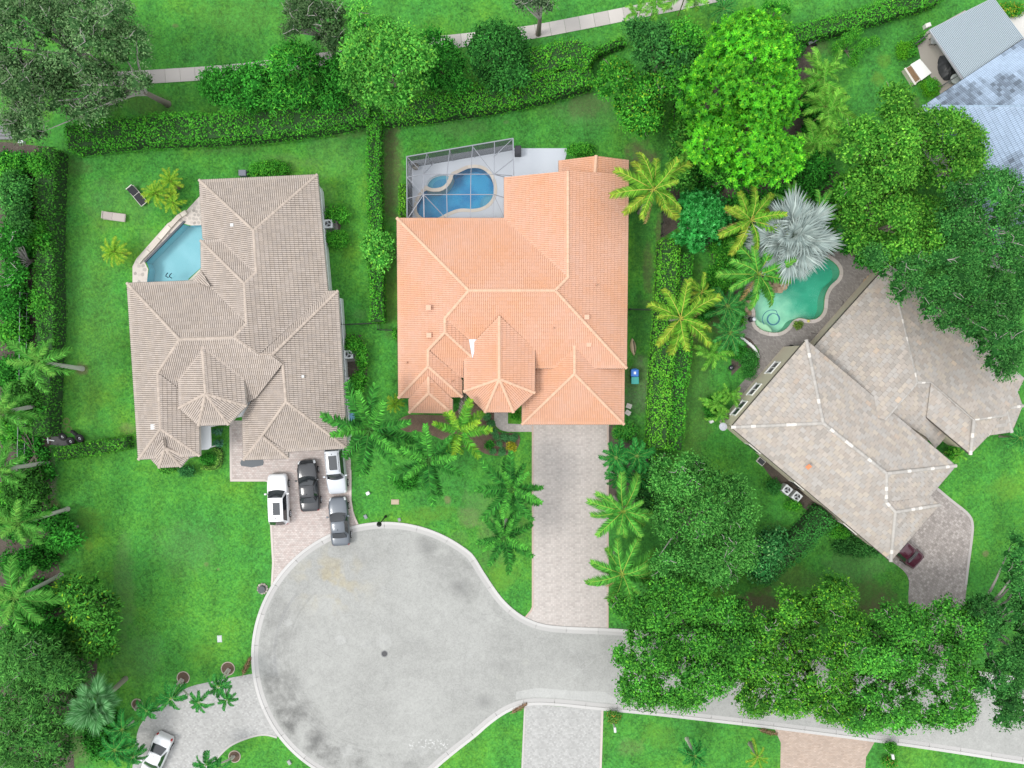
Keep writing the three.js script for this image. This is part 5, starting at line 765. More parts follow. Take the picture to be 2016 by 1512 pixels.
shrub('shrub', 'low shrub bed right of the far patio roof', 1990, 20, 30, 16, 0.8, 'mid', { leaf: 0.6, k: { tips: [0.4, 0.4, 0.03], tipP: 0.25 } });
shrub('shrub', 'small shrub in the gap beside the big bright tree and fence', 1330, 250, 16, 26, 1.5, 'mid');
shrub('shrub', 'dark plants among the fence palms left of the garden cart', 1560, 100, 24, 24, 1.6, 'dark');
shrub('shrub', 'planter of yellow and green leaves on the pool terrace rim', 1572, 640, 11, 9, 0.6, 'mid', { leaf: 0.5, k: { c: [[0.06, 0.14, 0.02], [0.2, 0.3, 0.05]] } });

for (const [label, px, py, rx, ry, h, kind] of [['dark undergrowth between the two left hedges, farther half', 50, 440, 22, 110, 1.0, 'dark'], ['dark undergrowth between the two left hedges, nearer half', 46, 690, 22, 130, 1.0, 'dark'], ['undergrowth round the bases of the upper royal palms', 60, 900, 42, 50, 1.1, 'dark'], ['undergrowth between the third and fourth royal palms', 30, 1010, 50, 60, 1.1, 'dark'], ['undergrowth below the fourth royal palm at the lawn edge', 85, 1090, 40, 40, 1.2, 'dark'], ['undergrowth behind the glossy bush tree at the left edge', 60, 1180, 70, 45, 1.2, 'dark'], ['undergrowth at the left edge below the weathered boards', 20, 320, 60, 26, 0.9, 'dark'], ['undergrowth between the bamboo mass and the curved driveway', 200, 1440, 45, 60, 1.0, 'dark'], ['undergrowth at the foot of the silver palm on the shaded side', 1440, 530, 40, 40, 1.0, 'dark'], ['undergrowth between dark oaks and silver palm', 1660, 440, 50, 40, 1.2, 'dark'], ['undergrowth below the big bright tree toward the coconut palm', 1380, 345, 60, 50, 1.2, 'dark'], ['undergrowth right of the big bright tree under the arecas', 1600, 250, 30, 100, 1.0, 'dark'], ['undergrowth left of the big bright tree by the wire fence', 1345, 230, 24, 60, 1.2, 'mid'], ['undergrowth above the beige terrace under the dark oaks', 1720, 510, 40, 30, 1.2, 'dark']]) shrub('undergrowth', label, px, py, rx, ry, h, kind, { dens: 0.55, leaf: 1.05, cat: 'undergrowth' });

for (const [label, px, py, rx, ry, h, kind] of [['bright leafy shrub mass at the left edge, farthest of the mixed row', 22, 345, 34, 40, 2.2, 'mid'], ['dark shrub at the left edge below the grey limbed tree', 20, 590, 34, 50, 2.4, 'dark'], ['mixed green shrub at the left edge, level with the left pool', 34, 530, 26, 40, 1.8, 'mid'], ['mixed green shrub at the left edge above the first royal palm', 26, 655, 36, 36, 2.2, 'mid'], ['dark shrub at the left edge beneath the first royal palm crown', 22, 735, 40, 40, 2.0, 'dark'], ['bright shrub bulging from the boundary hedge near its far end', 82, 330, 26, 34, 2.6, 'mid'], ['bright shrub bulging from the boundary hedge beside the dark gap', 82, 470, 25, 44, 2.5, 'mid'], ['bright shrub bulging from the boundary hedge level with the grey roof', 80, 590, 25, 40, 2.5, 'mid'], ['shrub bulging from the boundary hedge below the ringed palm', 78, 800, 26, 46, 2.4, 'dark'], ['shrub mass at the left edge beside the second royal palm', 24, 850, 36, 36, 1.8, 'mid'], ['shrub mass at the left edge between third and fourth royal palms', 30, 965, 40, 30, 1.8, 'mid'], ['shrub right of the fourth royal palm trunk', 105, 1020, 34, 24, 1.5, 'dark'], ['pale ferny shrub between glossy bush tree and bamboo', 120, 1250, 50, 36, 2.2, 'mid'], ['shrub filling the corner below the short hedge', 88, 930, 26, 24, 1.4, 'dark']]) shrub('shrub', label, px, py, rx, ry, h, kind, { dens: 0.6, leaf: 1.05 });

for (const [label, px, py, rx, ry, h, kind] of [['leafy shrub between the teal leaved tree and the pool palms', 1422, 492, 36, 32, 1.6, 'mid'], ['leafy shrub under the palm fronds left of the green pool', 1412, 552, 34, 34, 1.4, 'mid'], ['shrub between the double hedge and the dark low palms', 1385, 610, 22, 30, 1.2, 'dark'], ['shrub wedged between silver palm and upper left coconut palm', 1462, 470, 30, 34, 1.6, 'dark'], ['bushy shrub beside the rocks at the pool rim', 1452, 622, 20, 24, 1.0, 'mid'], ['shrub below the teal leaved tree next to the hedge top', 1352, 420, 24, 30, 1.6, 'mid'], ['shrub under the big bright tree, toward the areca palms', 1575, 395, 46, 24, 1.5, 'mid'], ['shrub mass right of the silver palm in the shade', 1655, 480, 34, 22, 1.3, 'dark']]) shrub('shrub', label, px, py, rx, ry, h, kind, { dens: 0.75 });
// ---------------------------------------------------------------- palms
const frondCache = {};
// unit-length frond along +x: e0 start elevation, droop in radians over its length
function frond(key, e0, droop, c1, c2, tipC, o = {}) {
  if (frondCache[key]) return frondCache[key];
  const mb = new MB(), N = 12, pts = [V(0, 0, 0)], n = o.n || 30, ll = o.ll || 0.2, lw = o.lw || 0.02, sweep = o.sweep ?? 0.75; let el = e0;
  for (let k = 1; k <= N; k++) { pts.push(pts[k - 1].clone().add(V(Math.cos(el), Math.sin(el), 0).multiplyScalar(1 / N))); el -= droop / N * (0.6 + 0.8 * k / N); }
  mb.tube(pts, pts.map((_, k) => lerp(0.016, 0.003, k / N)), 4, COL(...(o.rachis || [0.2, 0.32, 0.07])));
  const cur = new THREE.CatmullRomCurve3(pts);
  for (let k = 0; k < n; k++) for (const sg of [-1, 1]) {
    const s = lerp(o.bare || 0.12, 0.99, (k + 0.5 * R()) / n), p = cur.getPoint(s), d = cur.getTangent(s), L = ll * (o.bush ? 0.85 + 0.3 * R() : 1) * Math.pow(Math.sin(Math.PI * clamp(0.16 + s * 0.78)), 0.55) * rr(0.85, 1.12), up = V(-d.y, d.x, 0);
    const vee = o.bush ? rr(-0.7, 0.8) : (o.vee ?? 0.25) + rr(-0.15, 0.15), dir = d.clone().multiplyScalar(sweep + 0.3 * s + rr(-0.1, 0.1)).add(V(0, 0, sg)).addScaledVector(up, vee).normalize();
    const mid = p.clone().addScaledVector(dir, L * 0.55), tip = p.clone().addScaledVector(dir, L).add(V(0, -L * (o.hang ?? 0.25), 0)), wv = d.clone().multiplyScalar(lw);
    const nn = dir.clone().cross(V(0, 0, sg)).normalize(); const nrm = dir.clone().cross(d).normalize(); if (nrm.y < 0) nrm.negate(); nrm.add(V(0, 0.5, 0)).normalize();
    const m = R(), t = Math.pow(s, 2) * (o.tip ?? 0.6) * R() + (o.yel || 0) * R(), v = rr(0.5, 1.4), c = [0, 1, 2].map((q) => lerp(lerp(c1[q], c2[q], m), tipC[q], clamp(t)) * v), C = COL(...c); /* each leaflet its own tone */
    const b = mb.p.length / 3; mb.v(p.clone().sub(wv), nrm, C); mb.v(p.clone().add(wv), nrm, C); mb.v(mid.clone().add(wv), nrm, C); mb.v(mid.clone().sub(wv), nrm, C); mb.v(tip, nrm, C);
    mb.i.push(b, b + 1, b + 2, b, b + 2, b + 3, b + 3, b + 2, b + 4);
  }
  return (frondCache[key] = mb.geo());
}
const PK = {
  royal: { c: [[0.03, 0.16, 0.02], [0.09, 0.34, 0.045]], tip: [0.2, 0.42, 0.06], n: 15, f: { n: 50, ll: 0.2, lw: 0.013, bush: true, tip: 0.35, rachis: [0.12, 0.26, 0.05] }, el: [1.0, 0.45, -0.15], dr: [1.5, 1.4, 1.0], trunk: [0.5, 0.48, 0.45], tr: 0.17, shaft: true },
  foxtail: { c: [[0.008, 0.068, 0.012], [0.038, 0.22, 0.028]], tip: [0.12, 0.46, 0.05], n: 13, f: { n: 64, ll: 0.17, lw: 0.014, rachis: [0.05, 0.16, 0.03], bush: true, sweep: 0.5, tip: 0.5 }, el: [0.95, 0.45, 0.0], dr: [0.9, 0.9, 0.8], trunk: [0.36, 0.34, 0.31], tr: 0.16, shaft: true },
  yellowfox: { c: [[0.03, 0.19, 0.018], [0.1, 0.4, 0.04]], tip: [0.34, 0.5, 0.03], n: 12, f: { n: 54, ll: 0.21, lw: 0.014, rachis: [0.1, 0.25, 0.04], bush: true, sweep: 0.5, tip: 0.9 }, el: [0.95, 0.5, 0.05], dr: [0.9, 0.9, 0.8], trunk: [0.36, 0.34, 0.31], tr: 0.15, shaft: true },
  coconut: { c: [[0.025, 0.16, 0.02], [0.085, 0.36, 0.04]], tip: [0.3, 0.44, 0.06], n: 15, f: { n: 44, ll: 0.2, lw: 0.013, vee: 0.1, hang: 0.5, tip: 0.4, rachis: [0.3, 0.4, 0.07] }, el: [1.05, 0.5, -0.1], dr: [1.3, 1.2, 1.0], trunk: [0.33, 0.3, 0.26], tr: 0.15 },
  golden: { c: [[0.04, 0.17, 0.012], [0.13, 0.36, 0.025]], tip: [0.5, 0.42, 0.05], n: 14, f: { n: 42, ll: 0.2, lw: 0.013, vee: 0.1, hang: 0.5, tip: 0.5, rachis: [0.42, 0.42, 0.08] }, el: [1.05, 0.5, -0.1], dr: [1.2, 1.1, 0.9], trunk: [0.33, 0.3, 0.26], tr: 0.14 },
  dwarf: { c: [[0.008, 0.085, 0.014], [0.03, 0.22, 0.034]], tip: [0.06, 0.36, 0.07], n: 12, f: { n: 22, ll: 0.26, lw: 0.024, vee: 0.35, hang: 0.1, tip: 0.4 }, el: [0.75, 0.35, 0.1], dr: [1.2, 1.3, 1.2], trunk: [0.55, 0.52, 0.47], tr: 0.1 },
  date: { c: [[0.07, 0.24, 0.012], [0.19, 0.44, 0.025]], tip: [0.5, 0.44, 0.04], n: 24, f: { n: 26, ll: 0.2, lw: 0.011, vee: 0.2, hang: 0.15, tip: 0.7, rachis: [0.3, 0.4, 0.06] }, el: [1.15, 0.65, 0.2], dr: [1.3, 1.3, 1.1], trunk: [0.16, 0.12, 0.08], tr: 0.14 },
  areca: { c: [[0.04, 0.2, 0.015], [0.13, 0.4, 0.04]], tip: [0.3, 0.46, 0.06], n: 16, f: { n: 26, ll: 0.24, lw: 0.016, vee: 0.3, hang: 0.3, tip: 0.5 }, el: [1.15, 0.7, 0.3], dr: [1.3, 1.3, 1.2], trunk: [0.3, 0.36, 0.14], tr: 0.06, multi: 5 },
  darkpalm: { c: [[0.012, 0.1, 0.018], [0.045, 0.25, 0.045]], tip: [0.09, 0.34, 0.05], n: 14, f: { n: 28, ll: 0.22, lw: 0.015, vee: 0.2, hang: 0.3, tip: 0.4 }, el: [1.0, 0.5, 0.1], dr: [1.2, 1.2, 1.1], trunk: [0.25, 0.22, 0.18], tr: 0.1 },
};
function palm(name, label, type, px, py, h, rpx, o = {}) {
  const K = PK[type], top = P(px, py, h), b = o.base ? P(o.base[0], o.base[1], 0) : V(top.x + rr(-0.25, 0.25), 0, top.z + rr(-0.25, 0.25)), t = thing(name, label, o.cat || 'palm tree', b, 0, o.group), L = M2(rpx, h) * 1.06;
  const d = top.clone().sub(b), tb = new MB(), N = 8, pts = [], rad = [];
  for (let k = 0; k <= N; k++) { const s = k / N; pts.push(V(d.x * Math.pow(s, o.bend || 1.15), h * s - (k ? 0 : 0.1), d.z * Math.pow(s, o.bend || 1.15))); rad.push((o.tr || K.tr) * (s < 0.06 ? 1.35 : 1.05 - 0.35 * s)); }
  tb.tube(pts, rad, 8, (k) => { const v = rr(0.85, 1.1), c = K.shaft && k >= N - 1 ? [0.16, 0.3, 0.08] : K.trunk; return COL(c[0] * v, c[1] * v, c[2] * v); }); part('trunk', tb.geo(), palmTrunkMat, t);
  const tip = V(d.x, h, d.z), n = o.n || K.n, ph = rr(0, 6.28);
  for (let k = 0; k < n; k++) {
    const g = k / n < 0.25 ? 0 : k / n < 0.65 ? 1 : 2, va = Math.floor(R() * 2), key = type + g + va, geo = frond(key, K.el[g], K.dr[g], K.c[0], K.c[1], K.tip, type === 'golden' && g === 2 && va ? { ...K.f, yel: 0.4 } : g === 0 && K.f.bush ? { ...K.f, yel: 0.55 } : K.f);
    const f = part('frond', geo, leafMat, t), off = K.multi ? rdir().multiplyScalar(L * 0.18).setY(rr(-0.4, 0)) : V(0, 0, 0); f.position.copy(tip).add(off); f.rotation.set(0, ph + k * 2.39996 + rr(-0.2, 0.2), 0); f.rotateZ(rr(-0.25, 0.2)); f.rotateX(rr(-0.4, 0.4)); f.scale.setScalar(L * rr(0.74, 1.12) * (g === 0 ? 0.85 : 1));
  }
  if (['coconut', 'golden'].includes(type)) for (let k = 0; k < (type === 'golden' ? 3 : 1 + (R() < 0.5)); k++) { const f = part('frond', frond('dead' + Math.floor(R() * 2), -0.35, 0.9, [0.2, 0.13, 0.045], [0.4, 0.29, 0.1], [0.3, 0.2, 0.1], { n: 26, ll: 0.14, lw: 0.01, bush: true, sweep: 1.1, hang: 0.6, rachis: [0.34, 0.25, 0.12] }), leafMat, t); f.userData.label = 'drooping brown dead frond'; f.position.copy(tip).add(V(0, -0.15, 0)); f.rotation.set(0, rr(0, 6.28), 0); f.scale.setScalar(L * rr(0.75, 0.95)); }
  return t;
}
palm('royal_palm', 'royal palm with pale trunk rooted in a bare ring on the left lawn', 'royal', 72, 712, 6.6, 62, { base: [162, 726], tr: 0.2, bend: 1 });
palm('royal_palm', 'leaning royal palm, second from the far end of the left boundary row', 'royal', 5, 812, 6.6, 62, { base: [86, 796], tr: 0.2, bend: 1 });
palm('royal_palm', 'leaning royal palm, third from the far end of the left boundary row', 'royal', -2, 925, 6.8, 56, { base: [93, 911], tr: 0.2, bend: 1 });
palm('royal_palm', 'leaning royal palm with long bare trunk crossing the front lawn edge', 'royal', 38, 1031, 6.8, 62, { base: [133, 1002], tr: 0.2, bend: 1 });
palm('royal_palm', 'nearest leaning royal palm of the left boundary row', 'royal', 30, 1178, 7, 78, { base: [120, 1132], tr: 0.2, bend: 1 });
palm('foxtail_palm', 'largest foxtail palm, between the grey roof and the orange roof', 'foxtail', 727, 846, 7.2, 104, { base: [735, 843], n: 13 });
palm('foxtail_palm', 'foxtail palm on the middle front lawn, lower left of the mulch bed', 'foxtail', 844, 907, 6.5, 84, { n: 13 });
palm('foxtail_palm', 'yellow green foxtail palm before the small orange gable', 'yellowfox', 902, 850, 5.5, 62, { n: 11 });
palm('foxtail_palm', 'dark foxtail palm left of the pale driveway, the farther of two', 'foxtail', 1006, 962, 6.5, 74, { n: 15 });
palm('foxtail_palm', 'dark foxtail palm left of the pale driveway, the one nearest the road', 'foxtail', 992, 1058, 6.0, 72, { n: 15 });
palm('date_palm', 'small spiky yellow palm beside the left corner of the orange house', 'date', 778, 795, 1.6, 20);
palm('coconut_palm', 'yellowing coconut palm over the right edge of the orange roof', 'golden', 1287, 373, 7.5, 78, { n: 15 });
palm('coconut_palm', 'yellow palm over the tall double hedge, beside the dark palms', 'golden', 1340, 627, 6.5, 78, { n: 15 });
palm('coconut_palm', 'small yellow palm tucked right of the yellow palm on the hedge', 'golden', 1382, 575, 4, 36, { n: 10 });
palm('coconut_palm', 'coconut palm on the right edge of the pale driveway, farther one', 'coconut', 1227, 1006, 5.8, 76, { n: 14 });
palm('coconut_palm', 'coconut palm on the right edge of the pale driveway, near the road', 'coconut', 1225, 1130, 6.0, 80, { n: 16 });
palm('dark_palm', 'dark small palm at the driveway bed, left one of the upper pair', 'dwarf', 1213, 901, 3.5, 36, { n: 13 });
palm('dark_palm', 'dark small palm at the driveway bed, right one of the upper pair', 'dwarf', 1254, 897, 3.5, 38, { n: 13 });
palm('dark_palm', 'dark small palm below the upper left one in the driveway bed', 'dwarf', 1218, 938, 3.0, 32, { n: 11 });
palm('dark_palm', 'dark small palm below the upper right one in the driveway bed', 'dwarf', 1255, 938, 3.0, 32, { n: 11 });
palm('coconut_palm', 'coconut palm with brown tips, upper left of the silver palm', 'golden', 1478, 434, 7, 72, { n: 13 });
palm('coconut_palm', 'coconut palm hanging over the left end of the green pool', 'coconut', 1493, 540, 5.5, 80, { n: 14 });
palm('coconut_palm', 'palm peeping out behind the upper right of the silver palm', 'coconut', 1607, 420, 5.5, 56, { n: 12 });
palm('coconut_palm', 'palm standing close above the silver palm in deep shade', 'coconut', 1555, 400, 4.5, 46, { n: 10 });
palm('dark_palm', 'dark low palm left of the green pool, uppermost of its group', 'darkpalm', 1432, 603, 3.0, 44);
palm('dark_palm', 'dark low palm beside the terrace corner, middle of its group', 'darkpalm', 1437, 655, 2.6, 44);
palm('dark_palm', 'dark low palm on the lawn side, below its group', 'areca', 1405, 695, 2.0, 36, { n: 14 });
palm('dark_palm', 'dark low palm close by the rocks at the pool rim', 'darkpalm', 1462, 590, 2.4, 32);
palm('dark_palm', 'dark palm in the shade right of the silver palm', 'darkpalm', 1640, 450, 3.0, 40);
palm('areca_palm', 'feathery areca palm right of the big bright tree, far one', 'areca', 1618, 150, 4.2, 52, { n: 20 });
palm('areca_palm', 'feathery areca palm right of the big bright tree, middle one', 'areca', 1632, 215, 4.5, 56, { n: 20 });
palm('areca_palm', 'feathery areca palm right of the big bright tree, nearest one', 'areca', 1610, 275, 4, 50, { n: 18 });
palm('areca_palm', 'areca palm fronds between fence and big bright tree', 'areca', 1352, 300, 3, 38, { n: 12 });
palm('small_palm', 'small palm left of the path beside the dark tree', 'areca', 1255, 25, 3, 30, { n: 12 });
palm('small_palm', 'small palm half across the slab path', 'areca', 1290, 12, 3.5, 34, { n: 12 });
palm('tall_palm', 'tall palm with a dark bent trunk at the far edge', 'areca', 1352, -16, 5, 46, { base: [1335, 30], n: 12 });
palm('tall_palm', 'dark fan of palm fronds above the big bright tree', 'darkpalm', 1424, 18, 2.5, 36, { n: 16 });
palm('date_palm', 'yellow green date palm behind the other two, left pool lawn', 'date', 337, 357, 1.6, 26, { n: 28 });
palm('date_palm', 'yellow green date palm touching the black lounger', 'date', 307, 381, 1.6, 28, { n: 28 });
palm('date_palm', 'yellow green date palm nearest the stone pool surround', 'date', 341, 399, 1.3, 23, { n: 24 });
palm('date_palm', 'single yellow green date palm alone on the left lawn', 'date', 226, 496, 1.6, 31, { n: 28 });
palm('cabbage_palm', 'bright leafy palm at the corner of the beige house, left one', 'areca', 1410, 790, 1.8, 28, { n: 14 });
palm('cabbage_palm', 'bright leafy palm against the beige wall, right one', 'areca', 1437, 778, 2.0, 26, { n: 12 });
palm('cabbage_palm', 'bright leafy palm lowest at the corner of the beige house', 'areca', 1418, 818, 1.8, 24, { n: 11 });
palm('entry_palm', 'small palm in the recess of the beige house front', 'areca', 1885, 898, 1.6, 18, { n: 10 });
palm('entry_palm', 'dark palm on the right edge beside the beige entry roof', 'darkpalm', 2008, 862, 2.4, 40, { n: 16 });
for (const [lab, px, py, h, r, base] of [['crown farthest left of the farther ring', 289, 1399, 3.6, 27, [270, 1389]], ['crown right of the car, nearest the lower lawn ring', 337, 1375, 3.6, 34, [357, 1337]], ['leaning between the two mulch rings', 392, 1382, 4.4, 28, [360, 1339]], ['curving over the driveway from the right mulch ring', 430, 1352, 3.6, 30, [449, 1317]], ['tip over the paving from the right mulch ring', 447, 1378, 4.0, 22, [452, 1319]], ['beside the curb of the driveway, above the white car', 241, 1436, 3.4, 36, [262, 1420]], ['next to the white car, low one', 226, 1476, 3.4, 38, [250, 1450]], ['at the near edge left of the white car', 262, 1490, 2.6, 26, [270, 1482]], ['nearest edge by the island lawn, left of its ring', 405, 1506, 3.4, 28, [458, 1489]], ['nearest edge by the island lawn, closer to its ring', 432, 1512, 3.2, 24, [461, 1489]]]) palm('dwarf_palm', 'dwarf palm with glossy crown ' + lab, 'dwarf', px, py, h, r, { base, bend: 1.6, n: 12 });
palm('dwarf_palm', 'young palm leaning from a pale base on the near right lawn', 'dwarf', 1368, 1488, 3, 32, { base: [1352, 1454], n: 13, tr: 0.16 });
palm('dwarf_palm', 'half yellow young palm at the near edge, left of the tan driveway', 'golden', 1491, 1490, 2.6, 30, { base: [1477, 1464], n: 9, tr: 0.2 });
// fan-leaved palms
function fanLeaf(key, c1, c2) {
  if (frondCache[key]) return frondCache[key];
  const mb = new MB(), n = 22; mb.tube([V(0, 0, 0), V(0.2, 0.03, 0), V(0.42, 0.04, 0)], [0.025, 0.018, 0.012], 5, COL(c1[0] * 0.9, c1[1] * 0.95, c1[2] * 0.8));
  for (let k = 0; k < n; k++) { // costapalmate: blades leave a curving midrib, folded in a V, tips free and drooping
    const f = (k / (n - 1)) * 2 - 1, a = f * 1.75, root = 0.4 + 0.22 * (1 - Math.abs(f)), L = (0.5 - 0.12 * Math.abs(f)) * rr(0.9, 1.08), d = V(Math.cos(a), 0, Math.sin(a)), s = V(-d.z, 0, d.x), v = rr(0.75, 1.15), m = R(), c = COL(...[0, 1, 2].map((q) => lerp(c1[q], c2[q], m) * v)), o = V(root, 0.04 - 0.25 * (root - 0.4), 0);
    const cu = (r) => o.clone().addScaledVector(d, r).add(V(0, 0.16 * Math.abs(f) * Math.sin(r * 4) - 0.7 * r * r, 0)), w = 0.034;
    const p0 = cu(0), p1 = cu(L * 0.5), p2 = cu(L), l = p1.clone().addScaledVector(s, w).add(V(0, -0.03, 0)), r = p1.clone().addScaledVector(s, -w).add(V(0, -0.03, 0));
    mb.poly([p0.clone(), l.clone(), p1.clone()], c); mb.poly([p0.clone(), p1.clone(), r.clone()], c); mb.poly([p1.clone(), l, p2.clone().addScaledVector(s, 0.008)], c); mb.poly([p1.clone(), p2.clone().addScaledVector(s, -0.008), r], c);
  }
  for (let k = 2; k < mb.n.length; k += 3) if (mb.n[k - 1] < 0) { mb.n[k] *= -1; mb.n[k - 1] *= -1; mb.n[k - 2] *= -1; }
  return (frondCache[key] = mb.geo());
}
function fanPalm(name, label, px, py, h, rpx, n, c1, c2, key, base) {
  const top = P(px, py, h), bs = base ? P(base[0], base[1]) : V(top.x, 0, top.z), t = thing(name, label, 'palm tree', bs), L = M2(rpx, h), tb = new MB(), ox = top.x - bs.x, oz = top.z - bs.z; tb.tube([V(0, -0.1, 0), V(ox * 0.5 + 0.05, h * 0.55, oz * 0.5), V(ox, h, oz)], [0.26, 0.22, 0.2], 9, COL(0.3, 0.27, 0.23)); part('trunk', tb.geo(), palmTrunkMat, t);
  for (let k = 0; k < n; k++) { const f = part('leaf', fanLeaf(key + (k % 3), c1, c2), leafMat, t), q = k / n; f.position.set(ox, h, oz); f.rotation.set(0, k * 2.39996, 0); f.rotateZ(lerp(1.5, -0.25, Math.pow(q, 0.75)) + rr(-0.22, 0.22)); f.rotateX(rr(-0.6, 0.6)); f.scale.setScalar(L * rr(0.82, 1.12)); }
}
fanPalm('silver_palm', 'silver blue fan palm overhanging the green pool', 1551, 470, 5.8, 84, 34, [0.23, 0.29, 0.275], [0.42, 0.49, 0.455], 'silver');
fanPalm('fan_palm', 'green fan palm with pale trunk near the dark bamboo mass', 192, 1386, 6.4, 52, 26, [0.05, 0.2, 0.05], [0.17, 0.38, 0.16], 'green', [247, 1336]);
// ---------------------------------------------------------------- cars
const glassMat = phys({ color: COL(0.02, 0.024, 0.028), roughness: 0.04, clearcoat: 1, clearcoatRoughness: 0.02 });
const tyreMat = std({ color: COL(0.018, 0.018, 0.019), roughness: 0.85 }), rimMat = std({ color: COL(0.5, 0.51, 0.53), metalness: 0.15, roughness: 0.35 });
const lampMat = phys({ color: COL(0.7, 0.72, 0.74), roughness: 0.08, clearcoat: 1 }), redLamp = phys({ color: COL(0.4, 0.012, 0.015), roughness: 0.12, clearcoat: 1 }), trimMat = std({ color: COL(0.02, 0.02, 0.022), roughness: 0.5 });
function car(name, label, o) {
  const L = o.L, W = o.W / 2, suv = o.suv, yb = suv ? 1.0 : 0.92, yr = o.H, t = thing(name, label, 'car', o.at, o.turn, undefined);
  const paint = phys({ color: o.paint, roughness: o.rough ?? 0.32, metalness: o.metal ?? 0.1, clearcoat: 0.6, clearcoatRoughness: 0.12 });
  // body shell lofted from tail (-1) to nose (+1)
  const st = suv ? [[-1, 0.80, 0.72], [-0.985, 0.87, 0.86], [-0.95, 0.92, 0.98], [-0.85, 0.97, 1.03], [-0.6, 1, 1.03], [-0.2, 1, 1.0], [0.2, 1, 0.99], [0.36, 1, 1.02], [0.5, 0.99, 1.02], [0.7, 0.97, 0.97], [0.86, 0.93, 0.9], [0.95, 0.86, 0.8], [0.985, 0.78, 0.7], [1, 0.68, 0.58]]
    : [[-1, 0.76, 0.66], [-0.985, 0.84, 0.8], [-0.95, 0.89, 0.92], [-0.85, 0.95, 0.965], [-0.6, 0.99, 0.965], [-0.2, 1, 0.93], [0.2, 1, 0.91], [0.34, 1, 0.93], [0.46, 0.99, 0.92], [0.68, 0.97, 0.87], [0.86, 0.92, 0.79], [0.95, 0.85, 0.7], [0.985, 0.77, 0.62], [1, 0.66, 0.52]];
  const sec = (s) => { const w = W * s[1], y = s[2]; return [[0, y + 0.025], [0.45, y + 0.02], [0.72, y], [0.87, y - 0.035], [0.95, y - 0.1], [0.99, y - 0.2], [1, Math.max(0.44, y - 0.36)], [0.985, 0.4], [0.96, 0.28], [0.88, 0.2]].map(([q, v]) => [q * w, Math.max(0.2, v)]); };
  const half = st.map(sec), m = half[0].length, nv = st.length - 1;
  const body = gridGeo(2 * m - 2, nv, (u, v) => { const k = Math.round(u * (2 * m - 2)), j = Math.round(v * nv), q = k < m ? half[j][m - 1 - k] : half[j][k - m + 1]; return V(st[j][0] * L / 2, q[1], k < m ? -q[0] : q[0]); }, false);
  const cap = (j, s) => { const mb = new MB(), pts = [...half[j].map(([z, y]) => V(st[j][0] * L / 2, y, z)), ...half[j].slice().reverse().map(([z, y]) => V(st[j][0] * L / 2, y, -z))]; mb.poly(s > 0 ? pts.reverse() : pts, COL(1, 1, 1), V(s, 0, 0)); const g = mb.geo(false); return g; };
  const strip = (g) => { const q = g.clone(); for (const k of Object.keys(q.attributes)) if (!['position', 'normal', 'uv'].includes(k)) q.deleteAttribute(k); return q; };
  paint.side = THREE.DoubleSide;
  const shellPts = (y, x0, x1, w, front, rear) => { const out = []; for (let k = 0; k < 28; k++) { const a = k / 28 * 2 * Math.PI, c = Math.cos(a), s = Math.sin(a), e = 0.32, cx = Math.sign(c) * Math.pow(Math.abs(c), e), cz = Math.sign(s) * Math.pow(Math.abs(s), e); out.push(V(lerp(x0, x1, cx * 0.5 + 0.5), y, cz * w)); } return out; };
  const X = suv ? { wb: 0.34, wt: 0.12, rt: -0.78, rb: -0.95 } : { wb: 0.33, wt: 0.05, rt: -0.38, rb: -0.64 };
  const x = Object.fromEntries(Object.entries(X).map(([k, v]) => [k, v * L / 2])), wb = W * 0.9, wr = W * (suv ? 0.7 : 0.66);
  // cabin shell: belt ring to roof ring, closed by a crowned roof
  const R0 = shellPts(yb - 0.04, x.rb, x.wb, wb), R1 = shellPts(yr - 0.07, x.rt, x.wt, wr), cab = new MB();
  for (let k = 0; k < 28; k++) { const a = R0[k], b = R0[(k + 1) % 28], c = R1[(k + 1) % 28], d = R1[k]; cab.poly([a.clone(), d.clone(), c.clone(), b.clone()], COL(1, 1, 1)); }
  const parts = [strip(body), strip(cap(0, -1)), strip(cap(nv, 1)), strip(cab.geo(false))];
  part('body', mergeGeometries(parts.map((g) => g.index ? g.toNonIndexed() : g)), paint, t);
  const roofFn = (u, v) => { const xx = lerp(x.rt - 0.03, x.wt + 0.03, v), z = (u * 2 - 1) * (wr + 0.015), e = Math.pow(Math.abs(u * 2 - 1), 3.2), f = Math.pow(Math.abs(v * 2 - 1), 4); return V(xx - 0 * e, yr - 0.075 * e - 0.05 * f, z); };
  const roof = part('roof', gridGeo(10, 10, roofFn, false), paint, t);
  if (o.sunroof) part('sunroof', gridGeo(6, 6, (u, v) => { const q = roofFn(lerp(0.18, 0.82, u), lerp(...o.sunroof, v)); q.y += 0.012; return q; }, false), glassMat, roof);
  const pane = (nm, f, flip) => part(nm, gridGeo(8, 4, f, flip), (() => { glassMat.side = THREE.DoubleSide; return glassMat; })(), t);
  const bow = (z, w, k) => k * (1 - (z / w) * (z / w));
  pane('windscreen', (u, v) => { const w = lerp(wb * 0.9, wr * 0.93, v), z = (u * 2 - 1) * w; return V(lerp(x.wb + 0.05, x.wt + 0.045, v) + bow(z, w, lerp(0.16, 0.04, v)) - 0.02, lerp(yb + 0.0, yr - 0.06, v) + 0.015 + bow(v * 2 - 1, 1, 0.03), z); });
  pane('rear_window', (u, v) => { const w = lerp(wb * 0.84, wr * 0.9, v), z = (u * 2 - 1) * w; return V(lerp(x.rb - 0.03, x.rt - 0.04, v) - bow(z, w, 0.08) + 0.02, lerp(yb + 0.03, yr - 0.075, v) + 0.012, z); });
